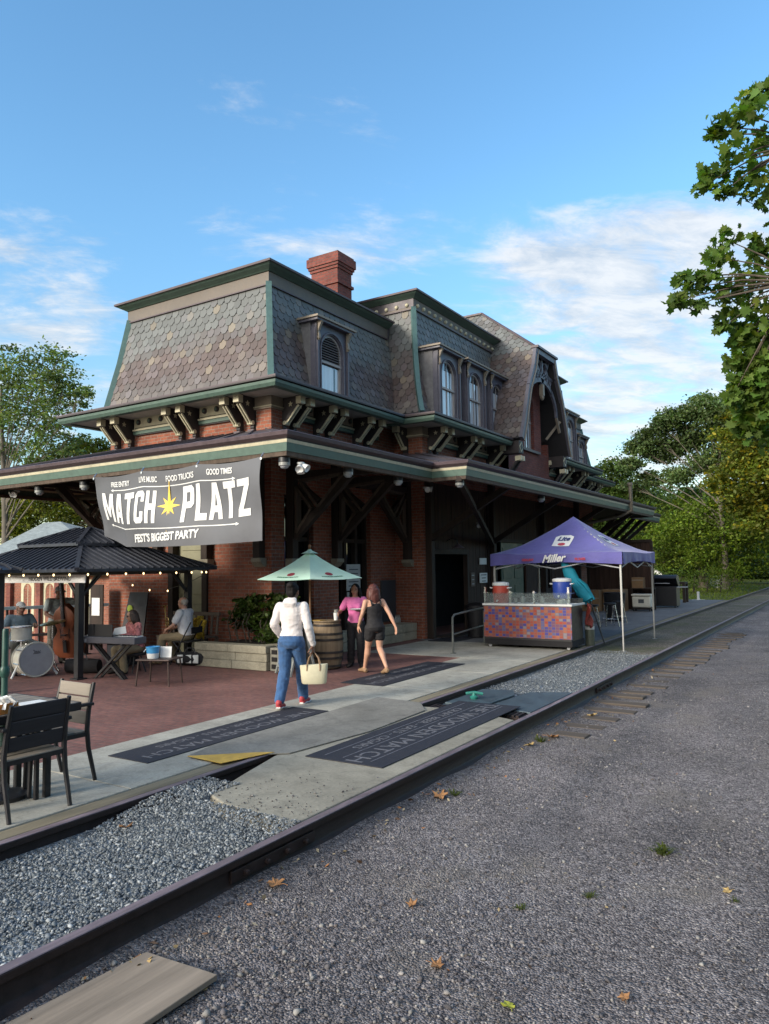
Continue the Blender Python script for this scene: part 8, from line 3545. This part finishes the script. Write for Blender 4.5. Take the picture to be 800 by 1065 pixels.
    # clothes, grown a little off the body
    if shirt:
        m_, sl, z0, loose, nm = shirt['mat'], shirt['sleeve'], shirt.get('z0', .56), shirt.get('loose', .012), shirt.get('name', 'shirt')
        mb = MB()
        zz = [r for r in rings if r[0] >= z0]
        rr = [(T(z0, zz[0][3]), lt * (zz[0][1] * h + loose), fw * (zz[0][2] * h + loose))] + [(T(z, x), lt * (w * h + loose), fw * (d * h + loose)) for z, w, d, x in zz[:-1]]
        if shirt.get('strap'):
            rr = [(T(z, x), lt * (w * h + loose) * (.72 if z > .78 else 1), fw * (d * h + loose)) for z, w, d, x in [(z0, *zz[0][1:])] + zz if z < .80]
        else:
            rr.append((T(.838, -.006), lt * (.052 * h), fw * (.044 * h)))
        mb.loft(rr, 20)
        if fem:
            for s in (-1, 1):
                mb.ell(T(.728, .052, s * .042), (.034 * h + loose * .8,) * 3, 12, 8)
        for i, (el, wr, hd, pn, cu) in enumerate(arms):
            el, wr = Vector(el), Vector(wr)
            a = sh[i]
            if sl == 'short':
                chain(mb, [T(.80, -.004, (1 if i == 0 else -1) * shw * .6), a, a.lerp(el, .62)], [x * h + loose for x in (.032, .031, .031)])
            elif sl == 'long':
                wr2 = el.lerp(wr, .93)
                chain(mb, [T(.80, -.004, (1 if i == 0 else -1) * shw * .6), a, a.lerp(el, .5), el, el.lerp(wr2, .5), wr2], [x * h + loose * q for x, q in ((.032, 1), (.031, 1), (.029, 1.2), (.026, 1.2), (.024, 1.3), (.018, 1.1))])
        if shirt.get('hood'):
            mb.loft([(T(.80, -.062), lt * .05 * h, sp * .012 * h), (T(.83, -.065), lt * .062 * h, fw * .024 * h), (T(.865, -.045), lt * .055 * h, fw * .028 * h), (T(.875, -.03), lt * .042 * h, fw * .018 * h)], 14)
        if shirt.get('collar'):
            mb.loft([(T(.832, -.002), lt * .048 * h, fw * .044 * h), (T(.852, 0), lt * .042 * h, fw * .042 * h)], 14)
        remesh(mb, nm, [m_], .0095, 3, P, .006)
    if pants:
        m_, ln, wide, nm = pants['mat'], pants['len'], pants.get('wide', .012), pants.get('name', 'trousers')
        mb = MB()
        rr = [(T(z, x), lt * (w * h + .010), fw * (d * h + .010)) for z, w, d, x in rings if z <= pants.get('top', .60)]
        mb.loft(rr, 20)
        for i, (kn, an, ty) in enumerate(legs):
            kn, an = Vector(kn), Vector(an)
            a = hp[i]
            if ln >= 1:
                hem = kn.lerp(an, min(.97, ln - .05))
                chain(mb, [a, a.lerp(kn, .45), kn, kn.lerp(hem, .5), hem], [x * h + g for x, g in ((.056, .008), (.047, .011), (.034, wide), (.031, wide * 1.1), (.022, wide * 1.5))])
            else:
                e = a.lerp(kn, ln)
                chain(mb, [a, e], [.058 * h + .01, .052 * h + wide])
        remesh(mb, nm, [m_], .0095, 3, P, .007)
    if shoes:
        for foot, an, he in feet:
            mb = MB()
            mb.loft([(c, a * 1.0 + a.normalized() * .006, b + b.normalized() * .006) for c, a, b in foot], 14)
            if not shoes.get('low'):
                chain(mb, [he + Vector((0, 0, .02 * h)), Vector(an)], [.024 * h, .024 * h])
            remesh(mb, 'shoe', [shoes['mat']], .007, 2, P)
            if shoes.get('sole'):
                sb = MB()
                pts = []
                for c, a, b in foot:
                    pts.append((c, a, b))
                sb.loft([(c - b * .95, a * 1.02 + a.normalized() * .008, Vector((0, 0, .006 * h))) for c, a, b in foot], 14)
                sb.build('sole', shoes['sole'], P, smooth=True)
    # hair or hat
    hb = MB()
    Hh_ = lambda c, r: hb.ell(hc + Hm @ (Vector(c) * k), tuple(x * k for x in r), 16, 12, rot=Hm)
    if hair == 'short':
        Hh_((-.024, 0, .032), (.094, .083, .090))
        Hh_((-.06, 0, -.02), (.055, .070, .06))
    elif hair == 'thin':
        Hh_((-.045, 0, .015), (.072, .0815, .075))
    elif hair == 'bun':
        Hh_((-.024, 0, .034), (.096, .085, .092))
        Hh_((-.06, 0, -.02), (.055, .072, .065))
        Hh_((-.085, 0, .075), (.05, .055, .048))
    elif hair == 'long':
        Hh_((-.026, 0, .032), (.097, .088, .094))
        rng_ = random.Random(int(h * 1000))
        for q in range(26):
            a = R(62) + R(236) * q / 25
            p0 = Vector((.085 * math.cos(a) - .03, .086 * math.sin(a), .03))
            ln_ = rng_.uniform(.26, .36) if abs(a - math.pi) < 1.3 else rng_.uniform(.20, .28)
            p1 = p0 + Vector((.012 * math.cos(a), .022 * math.sin(a), -ln_ * .5))
            p2 = p0 + Vector((.0 - .012, .010 * math.sin(a) + rng_.uniform(-.015, .015), -ln_))
            hb.tube([hc + Hm @ (p * k) for p in (p0, p1, p2)], [.024 * k, .023 * k, .008 * k], 8)
    elif hair == 'cap':
        Hh_((-.05, 0, -.005), (.060, .079, .055))
    remesh(hb, 'hair', [hairm or m_hairbrown], .0075, 2, P, -.0045)
    return P, dict(hc=hc, Hm=Hm, k=k, T=T)


def cap(P, inf, mat):
    hc, Hm, k = inf['hc'], inf['Hm'], inf['k']
    mb = MB()
    W = lambda p: hc + Hm @ (Vector(p) * k)
    vs, fs = [], []
    n, m = 20, 6
    for i in range(m + 1):
        ph = (math.pi / 2) * i / m
        for q in range(n):
            a = 2 * math.pi * q / n
            vs.append(W((-.014 + .106 * math.cos(ph) * math.cos(a), .086 * math.cos(ph) * math.sin(a), .042 + .078 * math.sin(ph))))
    for i in range(m):
        for q in range(n):
            fs.append((i * n + q, i * n + (q + 1) % n, (i + 1) * n + (q + 1) % n, (i + 1) * n + q))
    mb.add(vs, fs)
    br = []
    for q in range(9):
        a = R(-60) + R(120) * q / 8
        br.append((.085 * math.cos(a), .080 * math.sin(a)))
    outer_ = [(.175 - .05 * (abs(b) / .08) ** 2, b * .92) for a, b in br]
    vs = [W((a, b, .048)) for a, b in br] + [W((a, b, .034)) for a, b in outer_] + [W((a, b, .054)) for a, b in br] + [W((a, b, .040)) for a, b in outer_]
    fs = []
    for q in range(8):
        fs += [(q, q + 1, 10 + q, 9 + q), (18 + q + 1, 18 + q, 27 + q, 27 + q + 1), (9 + q, 10 + q, 28 + q, 27 + q)]
    mb.add(vs, fs)
    return mb.build('cap', mat, P, smooth=True)


m_hoodie = M('white_hoodie_mat', (.62, .57, .55), .85, .1, 6, .2, sheen=.2, bmp=.006, bscale=14)
m_jeans = M('jeans_mat', (.030, .085, .20), .85, .3, 9, .25, sheen=.2, bmp=.003, bscale=30)
m_pink = M('pink_shirt_mat', (.60, .14, .34), .85, .08, 6, .1, sheen=.2)
m_blackpants = M('black_trousers_mat', (.014, .013, .016), .85, .2, 9, .1)
m_romper = M('black_romper_mat', (.016, .015, .017), .8, .2, 9, .1)
m_khaki = M('khaki_mat', (.26, .205, .125), .85, .15, 7, .2, bmp=.003, bscale=25)
m_polo = M('white_polo_mat', (.68, .68, .70), .85, .06, 6, .1)
m_greyshirt = M('pale_blue_shirt_mat', (.36, .42, .43), .85, .12, 7, .15)
m_bluetee = M('blue_grey_tee_mat', (.17, .23, .27), .85, .12, 7, .15)
m_camo = M('grey_trousers_mat', (.14, .135, .115), .85, .35, 7, .3)
m_floral = M('floral_blouse_mat', (.48, .17, .16), .85, .75, 24, .3)
m_redshoe = M('red_shoe_mat', (.42, .05, .06), .6, .15, 9, .1)
m_sandal = M('tan_sandal_mat', (.26, .16, .09), .6, .2, 9, .1)
m_darkshoe = M('dark_shoe_mat', (.03, .025, .022), .5, .2, 9, .1)
DOWN = (0, 0, -1)

# woman in white, walking away with her tote bag
h = 1.66
A, inf = person('woman in white hooded sweatshirt and blue jeans walking away holding a cream tote', (-6.28, 7.66, .0), R(112), h, (0, 0, .50 * h), R(5),
       [((-.02, .085, .275 * h), (-.24, .085, .07 * h), R(4)), ((.15, -.085, .285 * h), (.24, -.085, .055 * h), R(-4))],
       [((.0, .235, .635 * h), (.17, .19, .53 * h), (.8, -.1, -.5), (0, -1, 0), .6), ((-.02, -.235, .62 * h), (.06, -.275, .475 * h), (.1, -.02, -1), (.1, 1, 0), 1.0)],
       (R(-6), R(6)), (.20, .10, .065), True, dict(mat=m_hoodie, sleeve='long', z0=.545, loose=.012, hood=True, name='sweatshirt'), dict(mat=m_jeans, len=2, wide=.022, name='jeans'), 'bun', m_hairblack, dict(mat=m_redshoe, sole=m_white))
Rw = Matrix.Rotation(R(112), 3, 'Z')
hp_ = Rw @ Vector((.075, -.28, .475 * h - .085)) + Vector((-6.28, 7.66, 0))
t = thing('tote_bag', hp_ - Vector((0, 0, .42)), 'cream tote bag with brown handles hanging from the walking woman\'s hand', 'bag', rz=R(30))
m_tote = M('cream_canvas_mat', (.55, .51, .36), .85, .08, 9, .15, bmp=.002, bscale=60)
mb = MB()
mb.loft([((0, 0, 0), (.15, 0, 0), (0, .05, 0)), ((0, 0, .02), (.165, 0, 0), (0, .062, 0)), ((.0, 0, .14), (.175, 0, 0), (0, .065, 0)), ((0, 0, .245), (.185, .0, .008), (0, .045, 0)), ((0, 0, .25), (.18, 0, .008), (0, .038, 0))], 20)
mb.build('body', m_tote, t, smooth=True)
mb = MB()
for s in (-1, 1):
    mb.tube([(-.085, s * .05, .17), (-.085, s * .048, .24), (-.06, s * .03, .34), (0, 0, .415), (.06, s * .03, .34), (.085, s * .048, .24), (.085, s * .05, .17)], .0085, 6)
mb.build('handle', m_sandal, t, smooth=True)

# woman in pink behind the barrel
h = 1.53
B, inf = person('woman in pink T shirt and black trousers standing behind the barrel holding a white plate', (-7.72, 11.25, 0), R(-62), h, (0, 0, .505 * h), R(2),
       [((.03, .085, .28 * h), (.0, .09, .05 * h), R(10)), ((.03, -.085, .28 * h), (-.02, -.10, .05 * h), R(-12))],
       [((.02, .25, .64 * h), (.21, .10, .655 * h), (.9, -.45, .1), (0, 0, 1), .25), ((.04, -.28, .64 * h), (.22, -.30, .635 * h), (1, -.05, -.1), (0, 1, 0), .8)],
       (R(-8), R(4)), (.30, .155, .10), True, dict(mat=m_pink, sleeve='short', z0=.54, loose=.014, name='t_shirt'), dict(mat=m_blackpants, len=2, wide=.022), 'long', m_hairblack, dict(mat=m_darkshoe))
Rw = Matrix.Rotation(R(-62), 3, 'Z')
pp = Rw @ Vector((.30, .06, .655 * h + .022)) + Vector((-7.72, 11.25, 0))
mb = MB()
mb.lathe([(.07, 0), (.085, .004), (.135, .022), (.138, .026), (.08, .010), (.0, .009)], pp, 24)
tag(rebase(mb.build('plate', m_white, smooth=True)), 'white plate held out by the woman in pink', 'plate')
pc = Rw @ Vector((.30, -.315, .60 * h)) + Vector((-7.72, 11.25, 0))
mb = MB()
mb.lathe([(.030, 0), (.040, .12), (.038, .12), (.028, .006)], pc, 16)
tag(rebase(mb.build('cup', m_lampw, smooth=True)), 'pale cup in the hand of the woman in pink', 'cup')

# woman in the black romper striding past
h = 1.58
Cc, inf = person('woman with auburn hair in a black sleeveless romper striding past the barrel', (-6.90, 10.62, 0), R(148), h, (0, 0, .485 * h), R(4),
       [((.13, .075, .275 * h), (.26, .08, .05 * h), R(6)), ((-.02, -.075, .265 * h), (-.26, -.08, .085 * h), R(-4))],
       [((.03, .215, .635 * h), (.17, .22, .51 * h), (.45, 0, -.9), (0, -1, 0), .3), ((-.11, -.225, .63 * h), (-.19, -.29, .50 * h), (-.1, -.15, -.95), (0, 1, 0), .45)],
       (R(-6), R(0)), (.50, .28, .19), True, dict(mat=m_romper, sleeve='none', z0=.52, loose=.010, strap=True, name='romper_top'), dict(mat=m_romper, len=.42, wide=.014, top=.63, name='romper_shorts'), 'long', m_hairred, dict(mat=m_sandal, low=True))
mb = MB()
sT = inf['T']
for s in (-1, 1):
    mb.tube([sT(.765, .062, s * .058), sT(.815, .035, s * .058), sT(.832, .0, s * .056), sT(.815, -.05, s * .054), sT(.765, -.066, s * .05)], .014, 8)
mb.build('strap', m_romper, Cc, smooth=True)

# double bass player
h = 1.56
D_, inf = person('bass player in grey cap, pale shirt and grey trousers standing with the double bass', (-13.30, 9.02, 0), R(-8), h, (0, 0, .505 * h), R(9),
       [((.05, .10, .28 * h), (.0, .12, .05 * h), R(12)), ((.02, -.10, .28 * h), (-.05, -.12, .05 * h), R(-20))],
       [((.22, .30, .76 * h), (.38, .16, .88 * h), (.5, -.3, .8), (.5, -.8, 0), 1.0), ((.12, -.27, .63 * h), (.36, -.16, .56 * h), (.9, .3, -.4), (0, .7, -.6), .7)],
       (R(4), R(14)), (.26, .14, .10), False, dict(mat=m_greyshirt, sleeve='short', z0=.53, loose=.022, name='shirt'), dict(mat=m_camo, len=2, wide=.026), 'cap', m_hairgrey, dict(mat=m_darkshoe))
cap(D_, inf, m_greyshirt)

# drummer
h = 1.54
E__, inf = person('seated drummer in white cap and blue grey T shirt behind the pearl drums', (-12.88, 7.98, 0), R(-14), h, (0, 0, .55), R(8),
       [((.40, .16, .50), (.44, .18, .08), R(8)), ((.40, -.18, .50), (.42, -.20, .08), R(-10))],
       [((.10, .26, .80), (.34, .16, .86), (.9, -.2, .1), (0, -.3, -1), .9), ((.10, -.28, .78), (.34, -.22, .82), (.9, .1, 0), (0, .3, -1), .9)],
       (R(0), R(8)), (.44, .25, .18), False, dict(mat=m_bluetee, sleeve='short', z0=.53, loose=.02, name='t_shirt'), dict(mat=m_camo, len=2, wide=.022), 'cap', m_hairgrey, dict(mat=m_darkshoe))
cap(E__, inf, m_white)
Rw = Matrix.Rotation(R(-14), 3, 'Z')
for s, a, b in ((1, (.40, .14, .87), (.66, .02, .84)), (-1, (.40, -.21, .83), (.62, -.30, .70))):
    p, q = (Rw @ Vector(a) + Vector((-12.88, 7.98, 0)) for a in (a, b))
    mb = MB()
    mb.tube([p - (q - p) * .3, q], [.009, .006], 6)
    mb.ell(q, (.01, .01, .01), 6, 5)
    tag(rebase(mb.build('drumstick', m_tan)), 'wooden drumstick in the drummer\'s %s hand' % ('left' if s > 0 else 'right'), 'drumstick')

# keyboard player
h = 1.44
F_, inf = person('seated woman in floral pink blouse and dark glasses playing the keyboard', (-10.87, 8.95, 0), R(-100), h, (0, 0, .43), R(8),
       [((.34, .12, .41), (.30, .14, .07), R(8)), ((.34, -.12, .41), (.30, -.13, .07), R(-8))],
       [((.12, .24, .62), (.36, .20, .68), (1, 0, -.1), (0, 0, -1), .5), ((.12, -.24, .62), (.36, -.12, .68), (1, 0, -.1), (0, 0, -1), .5)],
       (R(-25), R(10)), (.40, .22, .15), True, dict(mat=m_floral, sleeve='long', z0=.53, loose=.018, name='blouse'), dict(mat=m_khaki, len=2, wide=.022), 'long', m_hairbrown, dict(mat=m_darkshoe))
gm = MB()
W = lambda p: inf['hc'] + inf['Hm'] @ (Vector(p) * inf['k'])
for s in (-1, 1):
    gm.ell(W((.088, s * .031, .004)), (.012, .024, .018), 10, 8, rot=inf['Hm'])
    gm.tube([W((.088, s * .05, .006)), W((.02, s * .082, .006))], .004, 5)
gm.tube([W((.098, -.012, .008)), W((.098, .012, .008))], .004, 5)
gm.build('sunglasses', m_black, F_, smooth=True)
t = thing('piano_stool', (-10.87, 8.95, -.04), 'low black padded stool under the keyboard player', 'stool')
mb = MB()
mb.lathe([(.15, .33), (.19, .345), (.19, .375), (.15, .385)], (0, 0, 0), 20)
mb.build('seat', m_blackcloth, t, smooth=True)
for k in range(4):
    a = k * math.pi / 2 + .5
    l = MB()
    l.tube([(.08 * math.cos(a), .08 * math.sin(a), .33), (.19 * math.cos(a), .19 * math.sin(a), 0)], .013, 6)
    l.build('leg', m_black, t)

# seated man in white with a trumpet
h = 1.60
G_, inf = person('seated older man in white polo shirt and khaki trousers holding a trumpet', (-10.90, 10.15, 0), R(196), h, (0, 0, .53), R(6),
       [((.41, .15, .50), (.50, .16, .06), R(8)), ((.40, -.13, .50), (.36, -.15, .06), R(-8))],
       [((.12, .27, .74), (.34, .10, .66), (.9, -.4, -.1), (0, -.5, -.8), .8), ((.12, -.27, .74), (.34, -.06, .66), (.9, .3, -.1), (0, .5, -.8), .8)],
       (R(-8), R(2)), (.50, .27, .19), False, dict(mat=m_polo, sleeve='short', z0=.53, loose=.024, collar=True, name='polo_shirt'), dict(mat=m_khaki, len=2, wide=.024), 'thin', m_hairgrey, dict(mat=m_sandal))
Rw = Matrix.Rotation(R(196), 3, 'Z')
O_ = Vector((-10.90, 10.15, 0))
t = thing('trumpet', Rw @ Vector((.40, .02, .60)) + O_, 'brass trumpet held upright on the seated man\'s lap', 'trumpet', rz=R(196))
m_brass = bpy.data.materials['brass_mat']
mb = MB()
mb.tube([(.02, 0, .0), (.05, 0, .40)], .009, 8)
mb.tube([(.02, .0, .04), (-.03, .0, .08), (-.02, 0, .26), (.03, 0, .28)], .009, 8)
mb.build('tubing', m_brass, t, smooth=True)
mb = MB()
q = Vector((.05, 0, .40)).to_track_quat('Z', 'Y').to_matrix()
mb.lathe([(.010, .36), (.014, .42), (.024, .47), (.055, .51), (.058, .512), (.02, .465)], (0, 0, 0), 16, q)
mb.build('bell', m_brass, t, smooth=True)
mb = MB()
for z in (.13, .165, .20):
    mb.tube([(-.035, .0, z), (.045, 0, z + .006)], .011, 8)
mb.build('valve', m_brass, t, smooth=True)
t = thing('folding_chair', O_ - Vector((0, 0, 0)), 'black folding chair under the seated man in white', 'chair', rz=R(196))
mb = MB()
mb.box(-.20, .20, -.20, .20, .415, .44)
mb.build('seat', m_blackcloth, t, bevel=.01)
mb = MB()
mb.box(-.235, -.215, -.2, .2, .58, .70)
mb.build('backrest', m_blackcloth, t, bevel=.01)
for s in (-1, 1):
    l = MB()
    l.tube([(.22, s * .21, 0), (-.22, s * .21, .80)], .013, 8)
    l.build('leg', m_black, t)
    l = MB()
    l.tube([(-.24, s * .19, 0), (.16, s * .19, .42)], .013, 8)
    l.build('leg', m_black, t)
